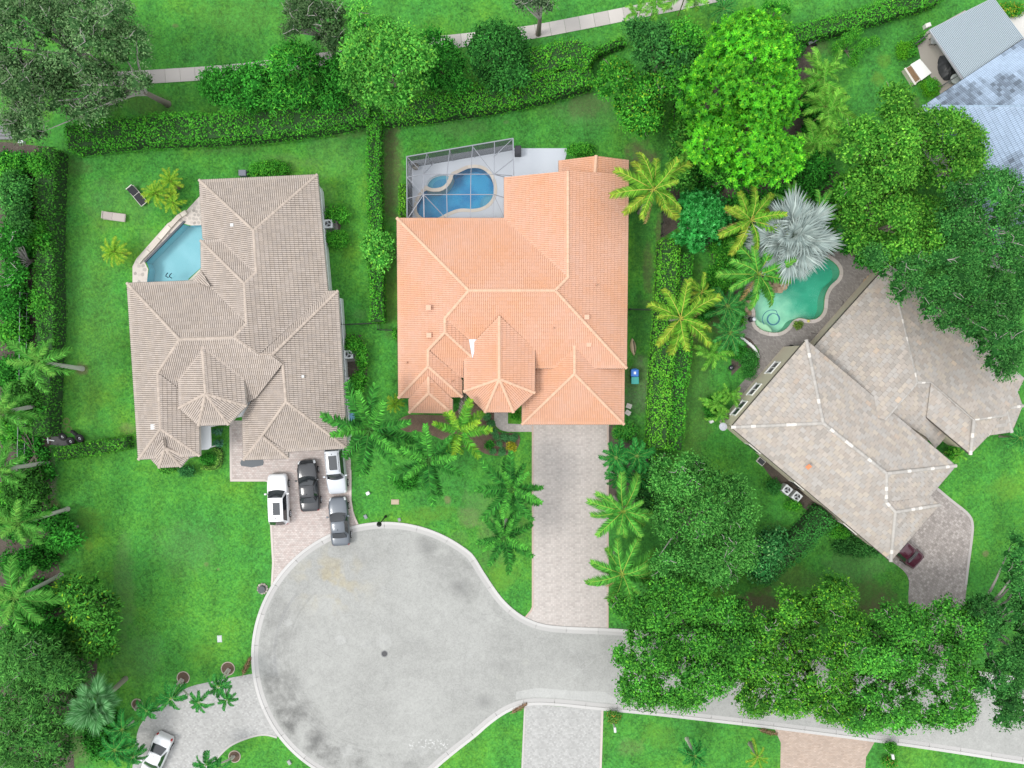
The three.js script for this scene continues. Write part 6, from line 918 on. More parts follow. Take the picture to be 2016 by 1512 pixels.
  for (const s of [-1, 1]) pane('side_window', (u, v) => { const xx = lerp(lerp(x.rb + 0.3, x.rt + 0.12, v), lerp(x.wb - 0.22, x.wt - 0.1, v), u); return V(xx, lerp(yb - 0.01, yr - 0.115, v), s * (lerp(wb, wr, v) + 0.014)); });
  for (const s of [-1, 1]) { const mb = new MB(), q = V(x.wb - 0.22, yb + 0.04, s * (W + 0.08)); mb.box(q, 0.16, 0.13, 0.2, COL(1, 1, 1)); part('mirror', new RoundedBoxGeometry(0.16, 0.13, 0.22, 2, 0.04).translate(q.x, q.y, q.z), paint, t); }
  for (const s of [-1, 1]) { // lamps follow the body surface at its corners
    const lamp = (j0, j1, q0, q1) => gridGeo(3, 3, (u, v) => { const j = lerp(j0, j1, u), a = Math.floor(j), f = j - a, k = lerp(q0, q1, v), b = Math.floor(k), g = k - b, at = (J, K) => V(st[J][0] * L / 2, half[J][K][1], half[J][K][0]); const p = at(a, b).lerp(at(Math.min(nv, a + 1), b), f).lerp(at(a, Math.min(m - 1, b + 1)).lerp(at(Math.min(nv, a + 1), Math.min(m - 1, b + 1)), f), g); return V(p.x * 1.003, p.y + 0.008, s * (p.z + 0.012)); });
    lampMat.side = redLamp.side = THREE.DoubleSide; part('headlight', lamp(10.1, 12.3, 2.4, 4.6), lampMat, t); part('tail_light', lamp(0.2, 2.3, 2.6, 5.2), redLamp, t);
  }
  for (const [xx, s] of [[0.6, -1], [0.6, 1], [-0.6, -1], [-0.6, 1]]) {
    const r = suv ? 0.36 : 0.33, w = part('wheel', new THREE.CylinderGeometry(r, r, 0.22, 20).rotateX(Math.PI / 2), tyreMat, t); w.position.set(xx * L / 2, r, s * (W - 0.1));
    const rim = new THREE.LatheGeometry([[0, 0.02], [0.06, 0.03], [0.1, 0.0], [r * 0.62, 0.01], [r * 0.68, 0.03]].map((q) => new THREE.Vector2(...q)), 18).rotateX(s * Math.PI / 2).translate(0, 0, s * 0.105); rimMat.side = THREE.DoubleSide; part('rim', rim, rimMat, w);
  }
  const gr = new MB(); gr.box(V(L / 2 - 0.02, 0.5, 0), 0.06, 0.16, W * 1.0, COL(0.02, 0.02, 0.02)); part('grille', gr.geo(false), trimMat, t);
  if (o.rails) for (const s of [-1, 1]) { const mb = new MB(); mb.tube([V(x.rt + 0.15, yr + 0.02, s * wr * 0.9), V(0, yr + 0.05, s * wr * 0.9), V(x.wt - 0.15, yr + 0.02, s * wr * 0.9)], 0.02, 5, COL(1, 1, 1)); part('roof_rail', mb.geo(false), trimMat, t); }
  { const mb = new MB(); mb.tube([V(x.rt + 0.3, yr - 0.02, 0), V(x.rt + 0.2, yr + 0.1, 0)], [0.03, 0.012], 6, COL(1, 1, 1)); part('antenna', mb.geo(false), trimMat, t); }
  return t;
}
const aim = (a, b) => { const p = P(...a), q = P(...b); return Math.atan2(-(q.z - p.z), q.x - p.x); };
car('parked_car', 'white sport utility car with glass roof, leftmost on the pink driveway', { L: 4.75, W: 1.92, H: 1.62, suv: true, paint: COL(0.72, 0.72, 0.73), metal: 0, at: P(552.5, 980.5), turn: aim([553, 1030], [549, 936]), sunroof: [0.28, 0.8] });
car('parked_car', 'black sedan in the middle of the pink driveway', { L: 4.8, W: 1.9, H: 1.46, paint: COL(0.02, 0.021, 0.024), rough: 0.2, at: P(611.5, 954), turn: aim([615, 1003], [607, 908]) });
car('parked_car', 'silver white sport utility car half under the grey roof, nose to the street', { L: 4.6, W: 1.86, H: 1.64, suv: true, paint: COL(0.47, 0.49, 0.52), metal: 0.15, at: P(664.5, 922), turn: aim([661, 890], [668, 965]), sunroof: [0.2, 0.82], rails: true });
car('parked_car', 'silver grey sedan with its tail over the street kerb', { L: 4.55, W: 1.82, H: 1.45, paint: COL(0.1, 0.115, 0.135), metal: 0.2, at: P(671.5, 1023.5), turn: aim([675, 1070], [667, 975]) });
car('parked_car', 'white car with red tail lamp on the curved near driveway', { L: 4.6, W: 1.84, H: 1.46, paint: COL(0.68, 0.69, 0.7), metal: 0, at: P(313, 1484), turn: aim([330, 1445], [296, 1520]) });
car('parked_car', 'dark maroon car poking out below the beige roof edge', { L: 4.7, W: 1.82, H: 1.5, paint: COL(0.06, 0.01, 0.022), rough: 0.22, at: P(1764, 1072), turn: aim([1800, 1103], [1764, 1071]) });
// ---------------------------------------------------------------- pool screen
{
  const t = thing('pool_screen', 'white framed screen cage over the blue kidney pool', 'screen enclosure', V(0, 0, 0)), fm = std({ color: COL(0.24, 0.25, 0.28), roughness: 0.5 });
  const he = 3.4, hi = 4.3, bar = (nm, a, b, w = 0.055) => { const m = new MB(); m.bar(a, b, w, w, COL(1, 1, 1)); part(nm, m.geo(false), fm, t); };
  const A = P(800.6, 308.5, he), B = P(1010, 272.5, he), C = P(1012, 345, he), D = P(801.5, 432, he), nt = [0, 0.19, 0.405, 0.62, 0.825, 1];
  const top = nt.map((u) => A.clone().lerp(B, u)), inn = [[833.5, 343], [880, 343], [927, 343], [973, 343]].map((p) => P(p[0], p[1], hi)), low = [[834, 383], [879.5, 383], [926.5, 383], [972, 383]].map((p) => P(p[0], p[1], hi)), bot = [[835, 432], [880.5, 432], [926.5, 432], [971.5, 432]].map((p) => P(p[0], p[1], he + 0.15));
  const lw = [P(801, 349, he), P(801.2, 391, he)], rw = [P(993, 348.5, he), P(993.5, 389, he)];
  for (let k = 0; k < 5; k++) bar('beam', top[k], top[k + 1], 0.08); bar('beam', A, D, 0.08); bar('beam', B, P(1011.5, 345, he), 0.1);
  for (let k = 0; k < 4; k++) { bar('rafter', top[k + 1], inn[k]); bar('rafter', inn[k], low[k]); bar('rafter', low[k], bot[k], k ? 0.06 : 0.1); }
  for (let k = 0; k < 3; k++) { bar('purlin', inn[k], inn[k + 1]); bar('purlin', low[k], low[k + 1]); }
  bar('purlin', lw[0], inn[0]); bar('purlin', lw[1], low[0]); bar('purlin', inn[3], rw[0]); bar('purlin', low[3], rw[1]); bar('purlin', inn[3], P(1011, 313, he));
  bar('brace', A, P(825, 333, he - 0.4)); bar('brace', B, P(972, 309, hi)); bar('brace', D, low[0]); bar('brace', lw[0], P(833, 382, hi)); bar('brace', low[0], P(879, 431, he)); bar('brace', P(930, 288, he), inn[3]); bar('brace', inn[3], P(1008, 346, he)); bar('brace', low[3], P(994, 431, he)); bar('brace', P(853, 322, he), inn[0]);
  for (const p of [A, ...top.slice(1, 5), B, lw[0], lw[1]]) bar('post', V(p.x, 0, p.z), p, 0.08);
  const foot = (p) => V(p.x, 0.05, p.z), mesh = std({ color: COL(0.035, 0.038, 0.045), transparent: true, opacity: 0.7, side: THREE.DoubleSide, roughness: 0.9 });
  const net = (nm, a, b) => { const m = new MB(); m.poly([foot(a), foot(b), b.clone(), a.clone()], COL(1, 1, 1)); part(nm, m.geo(false), mesh, t); };
  for (let k = 0; k < 5; k++) net('screen_panel', top[k], top[k + 1]); net('screen_panel', A, lw[0]); net('screen_panel', lw[0], lw[1]); net('screen_panel', lw[1], D);
  const thin = std({ color: COL(0.16, 0.17, 0.19), transparent: true, opacity: 0.1, side: THREE.DoubleSide }), cv = new MB(), q = (a, b, c, d) => cv.poly([a, b, c, d].map((p) => p.clone()), COL(1, 1, 1));
  for (let k = 0; k < 3; k++) { q(top[k + 1], top[k + 2], inn[k + 1], inn[k]); q(inn[k], inn[k + 1], low[k + 1], low[k]); q(low[k], low[k + 1], bot[k + 1], bot[k]); }
  q(A, top[1], inn[0], lw[0]); q(lw[0], inn[0], low[0], lw[1]); q(lw[1], low[0], bot[0], D); q(top[4], B, P(1011, 345, he), inn[3]);
  part('roof_screen', cv.geo(false), thin, t);
  const chair = new MB();
}
// ---------------------------------------------------------------- fences, lamp, small things
function simple(name, label, cat, build, mat, group) { const t = thing(name, label, cat, V(0, 0, 0), 0, group); build(t, (nm, f, mm) => { const m = new MB(); f(m); return part(nm, m.geo(), mm || mat || vcol({ roughness: 0.6 }), t); }); return t; }
function fence(label, pts, h) {
  simple('picket_fence', label, 'fence', (t, add) => {
    const c = COL(0.03, 0.03, 0.032), w = toW(pts);
    for (let k = 0; k + 1 < w.length; k++) { const a = w[k], b = w[k + 1], n = Math.max(2, Math.round(a.distanceTo(b) / 0.13)); for (const y of [0.15, h - 0.1]) add('rail', (m) => m.bar(a.clone().setY(y), b.clone().setY(y), 0.035, 0.05, c)); for (let q = 0; q <= n; q++) { const p = a.clone().lerp(b, q / n), big = q === 0 || q === n; add(big ? 'post' : 'picket', (m) => m.bar(V(p.x, 0, p.z), V(p.x, h + (big ? 0.1 : 0), p.z), big ? 0.08 : 0.025, big ? 0.08 : 0.025, c)); } }
  });
}
fence('black picket fence joining the grey roofed house to the dividing hedge', [[676, 640], [747, 637], [749, 650], [775, 651]], 1.3);
fence('short black picket fence right of the orange house', [[1237, 610], [1278, 611]], 1.3);
simple('wire_fence', 'black wire fence with thin posts along the back right hedge', 'fence', (t, add) => { const w = toW([[1322, 215], [1316, 330], [1302, 420], [1298, 530]]); for (let k = 0; k < 3; k++) { const n = 5; for (const y of [0.2, 0.75, 1.3]) add('rail', (m) => m.bar(w[k].clone().setY(y), w[k + 1].clone().setY(y), 0.03, 0.05, COL(0.025, 0.025, 0.025))); for (let q = 0; q < n; q++) { const p = w[k].clone().lerp(w[k + 1], q / n); add('post', (m) => m.bar(V(p.x, 0, p.z), V(p.x, 1.4, p.z), 0.06, 0.06, COL(0.03, 0.03, 0.03))); } } });
simple('wire_fence', 'thin dark wire fence between the two left boundary hedges', 'fence', (t, add) => { const w = toW([[68, 580], [66, 760], [62, 920]]); for (let k = 0; k < 2; k++) { for (const y of [1.0, 1.9]) add('rail', (m) => m.bar(w[k].clone().setY(y), w[k + 1].clone().setY(y), 0.03, 0.03, COL(0.3, 0.32, 0.33))); for (let q = 0; q < 4; q++) { const p = w[k].clone().lerp(w[k + 1], q / 4); add('post', (m) => m.bar(V(p.x, 0, p.z), V(p.x, 1.95, p.z), 0.06, 0.06, COL(0.2, 0.2, 0.2))); } } });
{
  const b = P(759.5, 1016.5), t = thing('street_lamp', 'black lamp post at the head of the cul-de-sac', 'street lamp', b), m = new MB(), c = COL(0.02, 0.02, 0.022);
  m.tube([V(0, 0, 0), V(0, 0.3, 0), V(0, 0.35, 0), V(0, 2.75, 0)], [0.13, 0.12, 0.06, 0.05], 10, c, true); part('pole', m.geo(), vcol({ roughness: 0.5 }), t);
  const g = new MB(); g.tube([V(0, 2.75, 0), V(0, 2.82, 0), V(0, 3.2, 0)], [0.08, 0.15, 0.2], 8, COL(0.5, 0.5, 0.48)); part('lantern', g.geo(), vcol({ roughness: 0.2 }), t);
  const h = new MB(); h.tube([V(0, 3.2, 0), V(0, 3.24, 0), V(0, 3.4, 0), V(0, 3.5, 0)], [0.24, 0.23, 0.1, 0.02], 10, c, true); part('cap', h.geo(), vcol({ roughness: 0.5 }), t);
}
function acUnit(label, px, py, turn, pad, group) {
  const t = thing('air_conditioner', label, 'air conditioner', P(px, py), turn), s = 0.82, h = 0.85;
  if (pad) { const m = new MB(); m.box(V(0.05, 0.05, 0.05), 1.2, 0.1, 1.2, COL(0.25, 0.24, 0.22)); part('pad', m.geo(), vcol(), t); }
  part('housing', new RoundedBoxGeometry(s, h, s, 3, 0.08).translate(0, h / 2 + 0.1, 0), std({ color: COL(0.36, 0.37, 0.37), roughness: 0.5 }), t);
  part('rim', new THREE.TorusGeometry(0.3, 0.025, 6, 28).rotateX(Math.PI / 2).translate(0, h + 0.11, 0), std({ color: COL(0.6, 0.62, 0.63), roughness: 0.4 }), t);
  part('top_plate', (() => { const q = new THREE.Shape(); q.moveTo(-s / 2 + 0.03, -s / 2 + 0.03); q.lineTo(s / 2 - 0.03, -s / 2 + 0.03); q.lineTo(s / 2 - 0.03, s / 2 - 0.03); q.lineTo(-s / 2 + 0.03, s / 2 - 0.03); q.holes.push(new THREE.Path().absarc(0, 0, 0.3, 0, 6.2832, true)); return new THREE.ExtrudeGeometry(q, { depth: 0.02, bevelEnabled: false }).rotateX(-Math.PI / 2).translate(0, h + 0.1, 0); })(), std({ color: COL(0.6, 0.62, 0.63), roughness: 0.4 }), t);
  part('well', new THREE.CircleGeometry(0.3, 24).rotateX(-Math.PI / 2).translate(0, h + 0.105, 0), std({ color: COL(0.02, 0.02, 0.022) }), t);
  const fan = new MB(); for (let k = 0; k < 3; k++) { const a = k * 2.094 + 0.3, d = V(Math.cos(a), 0, Math.sin(a)), n = V(-d.z, 0, d.x); fan.poly([d.clone().multiplyScalar(0.06).addScaledVector(n, 0.05).setY(h + 0.115), d.clone().multiplyScalar(0.06).addScaledVector(n, -0.05).setY(h + 0.115), d.clone().multiplyScalar(0.26).addScaledVector(n, -0.12).setY(h + 0.125), d.clone().multiplyScalar(0.27).addScaledVector(n, 0.06).setY(h + 0.112)].reverse(), COL(0.42, 0.44, 0.46)); }
  fan.tube([V(0, h + 0.1, 0), V(0, h + 0.14, 0)], 0.075, 12, COL(0.5, 0.52, 0.54), true); part('fan', fan.geo(), vcol({ roughness: 0.4 }), t);
  for (const r of [0.12, 0.2, 0.27]) part('guard', new THREE.TorusGeometry(r, 0.006, 4, 24).rotateX(Math.PI / 2).translate(0, h + 0.14, 0), greyMetal, t);
}
acUnit('white topped air conditioner between two curved shrubs, grey roofed house', 651.5, 444.5, 0.06, true);
acUnit('air conditioner beside the lower right wall of the grey roofed house', 691, 698, 0.06, true);
acUnit('upper left one of the twin air conditioners by the beige house', 1542, 961, -0.7, false);
acUnit('lower right one of the twin air conditioners by the beige house', 1561, 974, -0.7, false);
for (const [label, px, py, turn, ln, dark] of [['black sun lounger beside the yellow green date palms', 274, 387, -0.88, 1.95, true], ['woven beige sun lounger alone on the left lawn', 229, 428, -0.13, 2.0, false]]) {
  const t = thing('sun_lounger', label, 'sun lounger', P(px, py), turn), c = dark ? COL(0.02, 0.021, 0.025) : COL(0.4, 0.35, 0.32), fr = dark ? COL(0.6, 0.57, 0.52) : COL(0.42, 0.37, 0.34), w = 0.68;
  const sub = (nm, f) => { const m = new MB(); f(m); part(nm, m.geo(), vcol({ roughness: 0.8 }), t); };
  sub('frame', (m) => { for (const s of [-1, 1]) m.bar(V(-ln / 2, 0.3, s * w / 2), V(ln / 2, 0.3, s * w / 2), 0.05, 0.07, fr); for (const x of [-ln / 2, ln * -0.08, ln / 2]) m.bar(V(x, 0.3, -w / 2), V(x, 0.3, w / 2), 0.06, 0.07, fr); });
  sub('seat', (m) => m.box(V(ln * 0.21, 0.34, 0), ln * 0.56, 0.05, w - 0.04, c)); sub('backrest', (m) => { m.box(V(-ln * 0.3, 0.47, 0), ln * 0.42, 0.05, w - 0.04, c, new THREE.Quaternion().setFromAxisAngle(V(0, 0, 1), -0.35)); });
  sub('headrest', (m) => m.bar(V(-ln / 2 + 0.04, 0.64, -w / 2), V(-ln / 2 + 0.04, 0.64, w / 2), 0.07, 0.07, fr));
  for (const x of [-0.42, 0.42]) for (const s of [-1, 1]) sub('leg', (m) => m.bar(V(x * ln, 0, s * (w / 2 - 0.05)), V(x * ln, 0.3, s * (w / 2 - 0.05)), 0.05, 0.05, fr));
}
for (const [label, px, py, c, lid] of [['blue wheeled rubbish bin by the orange house wall', 1246, 734, COL(0.02, 0.12, 0.42), COL(0.025, 0.15, 0.52)], ['green wheeled rubbish bin next to the blue one', 1246.5, 748.5, COL(0.02, 0.2, 0.17), COL(0.03, 0.3, 0.26)]]) {
  const t = thing('rubbish_bin', label, 'rubbish bin', P(px, py), 0), m = new MB();
  const ring = (y, a, b) => [V(-a, y, -b), V(a, y, -b), V(a, y, b), V(-a, y, b)], r0 = ring(0.06, 0.24, 0.24), r1 = ring(0.98, 0.31, 0.3); for (let k = 0; k < 4; k++) m.poly([r0[k].clone(), r1[k].clone(), r1[(k + 1) % 4].clone(), r0[(k + 1) % 4].clone()], c); part('bin_body', m.geo(), vcol({ roughness: 0.5 }), t);
  part('lid', new RoundedBoxGeometry(0.7, 0.08, 0.66, 2, 0.035).translate(0, 1.02, 0), std({ color: lid, roughness: 0.45 }), t);
  if (lid.b > 0.4) part('sticker', new THREE.PlaneGeometry(0.2, 0.24).rotateX(-Math.PI / 2).translate(0, 1.065, 0), std({ color: COL(0.75, 0.78, 0.8) }), t);
  const hb = new MB(); hb.bar(V(-0.2, 1.0, -0.38), V(0.2, 1.0, -0.38), 0.03, 0.03, lid); part('handle', hb.geo(), vcol(), t);
  for (const s of [-1, 1]) part('wheel', new THREE.CylinderGeometry(0.1, 0.1, 0.05, 12).rotateZ(Math.PI / 2).translate(s * 0.25, 0.1, -0.27), tyreMat, t);
}
{ // narrow upturned canoe-like tan shell
  const t = thing('kayak', 'small tan kayak lying by the right wall of the orange house', 'kayak', P(1246, 683), 0.12), g = gridGeo(10, 12, (u, v) => { const s = v * 2 - 1, w = 0.3 * (1 - s * s), a = Math.PI * (u - 0.5); return V(Math.sin(a) * w, 0.05 + 0.28 * Math.cos(a) * (1 - s * s * 0.7), s * 0.85); }, true); part('hull', g, std({ color: COL(0.55, 0.42, 0.27), side: THREE.DoubleSide, roughness: 0.5 }), t); const m = new MB(); m.box(V(0.07, 0.3, 0), 0.1, 0.12, 1.1, COL(0.1, 0.09, 0.06)); part('seat', m.geo(), vcol(), t);
}
for (const [label, px, py, a] of [['pale flat panel leaning by the garage wall, upper one', 1237, 799, 0.35], ['pale flat panel leaning by the garage wall, lower one', 1235, 812, 0.6]]) { const t = thing('panel_board', label, 'board', P(px, py), -a), m = new MB(); m.box(V(0, 0.35, 0), 0.5, 0.05, 0.44, COL(0.62, 0.58, 0.53), new THREE.Quaternion().setFromAxisAngle(V(0, 0, 1), 0.35)); part('board', m.geo(), vcol(), t); const q = new MB(); q.bar(V(0.12, 0, 0), V(0.12, 0.4, 0), 0.05, 0.4, COL(0.5, 0.47, 0.43)); part('support', q.geo(), vcol(), t); }
// wheels and frame dumped at the end of the short hedge
[[123, 860, 0.2, 'black tyre with silver rim lying leftmost of the four'], [147, 853, 0.8, 'black tyre tilted at the top of the four'], [139, 869, 0.12, 'black tyre with bright rim nearest the short hedge'], [157, 863, 0.15, 'black tyre with bright rim rightmost of the four']].forEach(([px, py, tilt, label]) => {
  const t = thing('tyre', label, 'wheel', P(px, py, 0.3).setY(0.3), 0.4), r = 0.42; t.rotation.set(0.2 + tilt * 0.6, 0.5, tilt); part('rubber', new THREE.TorusGeometry(r - 0.13, 0.14, 10, 26).rotateX(Math.PI / 2), tyreMat, t);
  part('rim', new THREE.LatheGeometry([[0.03, 0.02], [0.1, 0.04], [0.13, 0.0], [0.2, 0.02], [0.235, 0.1]].map((q) => new THREE.Vector2(...q)), 20), rimMat, t); const m = new MB(); m.tube([V(0, -0.02, 0), V(0, 0.06, 0)], 0.05, 10, COL(0.03, 0.03, 0.03), true); part('hub', m.geo(), vcol(), t);
});
simple('cart_frame', 'black cart frame with silver bar under the four tyres', 'cart', (t, add) => { const p = P(122, 868), k = COL(0.02, 0.02, 0.022); add('bed', (m) => m.box(p.clone().setY(0.22), 1.7, 0.12, 0.8, k, new THREE.Quaternion().setFromAxisAngle(V(0, 1, 0), -0.1))); add('drawbar', (m) => m.bar(p.clone().add(V(-1.2, 0.3, -0.15)), p.clone().add(V(-0.5, 0.3, -0.05)), 0.09, 0.09, COL(0.5, 0.52, 0.53))); add('crossbar', (m) => m.bar(p.clone().add(V(-1.1, 0.34, -0.4)), p.clone().add(V(-1.05, 0.34, 0.2)), 0.08, 0.08, COL(0.5, 0.52, 0.53))); });
simple('manhole_cover', 'round dark iron manhole cover in the middle of the cul-de-sac', 'manhole cover', (t, add) => { const p = P(757, 1287); part('frame', new THREE.RingGeometry(0.27, 0.34, 32).rotateX(-Math.PI / 2).translate(p.x, 0.017, p.z), std({ color: COL(0.2, 0.2, 0.2) }), t); part('lid', new THREE.CylinderGeometry(0.26, 0.26, 0.012, 32).translate(p.x, 0.016, p.z), std({ color: COL(0.055, 0.055, 0.058), roughness: 0.6 }), t); });
for (const [nm, label, cat, px, py, sx, sz, h, c, rot] of [['meter_cover', 'pale flat utility lid alone on the left front lawn', 'utility cover', 432.5, 1257.5, 0.45, 0.65, 0.04, COL(0.45, 0.49, 0.47), 0.05], ['meter_cover', 'tan utility lid on the middle front lawn', 'utility cover', 778, 988, 0.75, 0.48, 0.05, COL(0.4, 0.32, 0.22), 0], ['irrigation_box', 'small white valve on the lawn beside the pink driveway', 'valve', 725, 970.5, 0.34, 0.3, 0.25, COL(0.7, 0.7, 0.72), 0.5], ['irrigation_box', 'small grey valve box pair near the lamp post', 'valve', 720, 1017, 0.3, 0.4, 0.12, COL(0.2, 0.22, 0.24), 0.5], ['irrigation_box', 'small grey valve box right of the lamp post', 'valve', 786.5, 1023, 0.28, 0.34, 0.1, COL(0.22, 0.23, 0.24), 0.3], ['irrigation_box', 'small grey box on the island lawn at the near edge', 'valve', 570, 1500, 0.3, 0.45, 0.15, COL(0.3, 0.32, 0.3), 0.5], ['white_box', 'white pump box at the patio corner, far right yard', 'box', 1821.5, 54, 0.5, 0.38, 0.5, COL(0.72, 0.7, 0.66), 0.35], ['grey_box', 'slate grey box behind the far wall of the grey roofed house', 'box', 481, 343, 0.7, 0.55, 0.5, COL(0.16, 0.17, 0.21), 0], ['grill_box', 'black covered grill at the end of the screen cage', 'grill', 1019.5, 301, 0.6, 0.8, 0.9, COL(0.03, 0.03, 0.04), 0], ['storage_box', 'pale blue bin beside the lower wall of the grey roofed house', 'box', 694, 820, 0.75, 0.6, 0.5, COL(0.2, 0.42, 0.62), 0.6], ['feeder', 'white plastic can on the lawn by the beige house corner', 'can', 1399, 829, 0.35, 0.3, 0.4, COL(0.7, 0.7, 0.7), 0.5], ['window_unit', 'framed dark window well at the lower beige wall', 'window well', 1497, 908, 0.75, 0.55, 0.2, COL(0.66, 0.64, 0.58), -0.7]]) {
  const t = thing(nm, label, cat, P(px, py), rot); part('case', new RoundedBoxGeometry(sx, h, sz, 2, Math.min(0.03, h / 3)).translate(0, h / 2 + 0.005, 0), std({ color: c, roughness: 0.6 }), t); part(nm === 'window_unit' ? 'grille' : 'lid', new RoundedBoxGeometry(sx * 0.86, 0.02, sz * 0.8, 1, 0.006).translate(0, h + 0.012, 0), std({ color: nm === 'window_unit' ? COL(0.04, 0.045, 0.05) : c, roughness: 0.55 }), t);
}
// planting rings of stones with the palm bases inside
for (const [label, px, py, r] of [['round mulch ring of the twin palms near the road', 449, 1316, 0.62], ['round mulch ring of the twin palms on the lawn', 361, 1334, 0.58], ['round mulch ring on the island lawn at the near edge', 462, 1489, 0.55], ['dark mulch ring by the driveway corner palm', 270, 1386, 0.5]]) { const t = thing('tree_ring', label, 'tree ring', P(px, py)); part('edging', new THREE.TorusGeometry(r, 0.05, 6, 36).rotateX(Math.PI / 2).translate(0, 0.03, 0), std({ color: COL(0.42, 0.36, 0.3), roughness: 0.9 }), t); part('mulch', new THREE.CircleGeometry(r, 30).rotateX(-Math.PI / 2).translate(0, 0.03, 0), std({ color: COL(0.15, 0.1, 0.07), roughness: 1, bumpMap: grainUV(8), bumpScale: 0.05 }), t); }
{ // round stone mailbox pillar at the kerb
  const t = thing('stone_planter', 'round stone edged planter at the left kerb of the cul-de-sac', 'planter', P(517.5, 1158.5)); part('slate', new THREE.CylinderGeometry(0.34, 0.36, 0.4, 18).translate(0, 0.2, 0), std({ color: COL(0.12, 0.125, 0.13), bumpMap: grainUV(6), bumpScale: 0.03 }), t); for (let k = 0; k < 11; k++) { const a = k / 11 * 6.283, v = rr(0.25, 0.5); part('stone', new THREE.DodecahedronGeometry(0.14, 0).scale(1, 0.7, 1).rotateY(a).translate(Math.cos(a) * 0.42, 0.08, Math.sin(a) * 0.42), std({ color: COL(v, v * 0.9, v * 0.78) }), t); }
}
for (const [label, px, py, turn] of [['pale mailbox post in the orange tinged shrub by the near driveway', 1207, 1422, 0.1], ['pale mailbox post in the bright shrub right of the tan driveway', 1744, 1474, 0.2]]) { const t = thing('mailbox', label, 'mailbox', P(px, py), turn), m = new MB(); m.bar(V(0, 0, 0), V(0, 1.05, 0), 0.12, 0.12, COL(0.62, 0.6, 0.57)); part('post', m.geo(), vcol(), t); part('box', new RoundedBoxGeometry(0.24, 0.24, 0.52, 3, 0.08).translate(0, 1.17, 0.08), std({ color: COL(0.6, 0.6, 0.6), roughness: 0.4 }), t); }
// fallen palm fronds on kerb and lawn
for (const [label, px, py, turn, L] of [['dry brown palm frond lying on the left kerb', 478, 1330, 1.15, 2.0], ['dry palm frond on the kerb by the near driveway', 1004, 1404, 0.55, 1.9], ['dry palm frond on the lawn left of the tan driveway', 1490, 1434, -0.25, 2.0], ['whitish dry frond stuck between tower and small gable', 906, 822, 1.35, 2.6]]) { const t = thing('fallen_frond', label, 'palm frond', P(px, py).setY(px === 906 ? 0.5 : 0.16), turn), wh = px === 906; const f = part('frond', frond('dry' + wh, 0.12, 0.3, wh ? [0.36, 0.31, 0.29] : [0.11, 0.055, 0.03], wh ? [0.5, 0.45, 0.42] : [0.24, 0.14, 0.08], [0.26, 0.17, 0.1], { n: 30, ll: 0.2, lw: 0.014, bush: true, rachis: [0.3, 0.22, 0.14] }), leafMat, t); f.scale.setScalar(L); }
// satellite dish at the corner of the beige roof
{ const p = P(1424, 840, 3.2), t = thing('satellite_dish', 'grey satellite dish on the corner of the beige house', 'satellite dish', V(p.x, 3.2, p.z)); part('dish', new THREE.SphereGeometry(0.75, 20, 8, 0, 6.2832, 0, 0.5).scale(1, 1, 1).translate(0, -0.72, 0).rotateX(Math.PI).rotateZ(0.55), std({ color: COL(0.4, 0.41, 0.45), side: THREE.DoubleSide, roughness: 0.4 }), t); const m = new MB(); m.tube([V(0, -0.1, 0), V(0.4, -0.35, -0.1)], 0.03, 8, COL(0.4, 0.4, 0.4)); m.tube([V(0, 0, 0), V(-0.3, 0.35, 0)], 0.015, 6, COL(0.4, 0.4, 0.4)); part('arm', m.geo(), vcol(), t); }
// beige house garden: white curved edging, rocks, hose, ball, pots
simple('garden_edging', 'curved white stone edging between lawn plants and grey terrace', 'edging', (t, add) => { const q = spl([[1459, 665], [1470, 674], [1480, 682], [1487, 692], [1491, 702]], 14); q.forEach((p, k) => { const w = P(p[0], p[1]); add('stone', (m) => m.box(w.setY(0.12), 0.26, 0.26 + 0.04 * (k % 2), 0.2, COL(0.72, 0.72, 0.7), new THREE.Quaternion().setFromAxisAngle(V(0, 1, 0), -0.8 - 0.05 * k))); }); });
const rr2 = rng(31);
for (const [label, list] of [['tan rock pile at the left rim of the green pool', [[1470, 595, .3], [1474, 603, .35], [1468, 610, .3], [1475, 616, .25], [1466, 602, .25]]], ['tan rock island under the silver palm', [[1516, 566, .35], [1524, 570, .4], [1534, 570, .4], [1543, 565, .38], [1548, 557, .32], [1527, 560, .35], [1538, 558, .35], [1512, 560, .3]]], ['rock by the far corner of the grey terrace', [[1706, 556, .4], [1712, 549, .35], [1703, 566, .3]]]]) simple('rock_pile', label, 'rocks', (t) => { for (const [px, py, r] of list) { const g = new THREE.IcosahedronGeometry(r, 1), p = g.attributes.position, o = P(px, py); for (let k = 0; k < p.count; k++) { const s = 0.75 + 0.4 * vn(p.getX(k) * 5 + px, p.getZ(k) * 5 + p.getY(k) * 3, 2); p.setXYZ(k, p.getX(k) * s, p.getY(k) * s * 0.7, p.getZ(k) * s); } g.computeVertexNormals(); g.translate(o.x, 0.05, o.z); const v = 0.75 + 0.5 * rr2(); part('rock', g, std({ color: COL(0.42 * v, 0.31 * v, 0.2 * v), roughness: 0.95 }), t); } });
simple('island_bed', 'soil island below the silver palm in the green pool', 'planting bed', (t) => { const m = new MB(); m.prism(toW(spl([[1500, 545], [1520, 530], [1548, 540], [1548, 556], [1530, 570], [1510, 566]], 16, true)), -1.4, 0.12, COL(0.1, 0.08, 0.05)); part('soil', m.geo(), vcol(), t); });
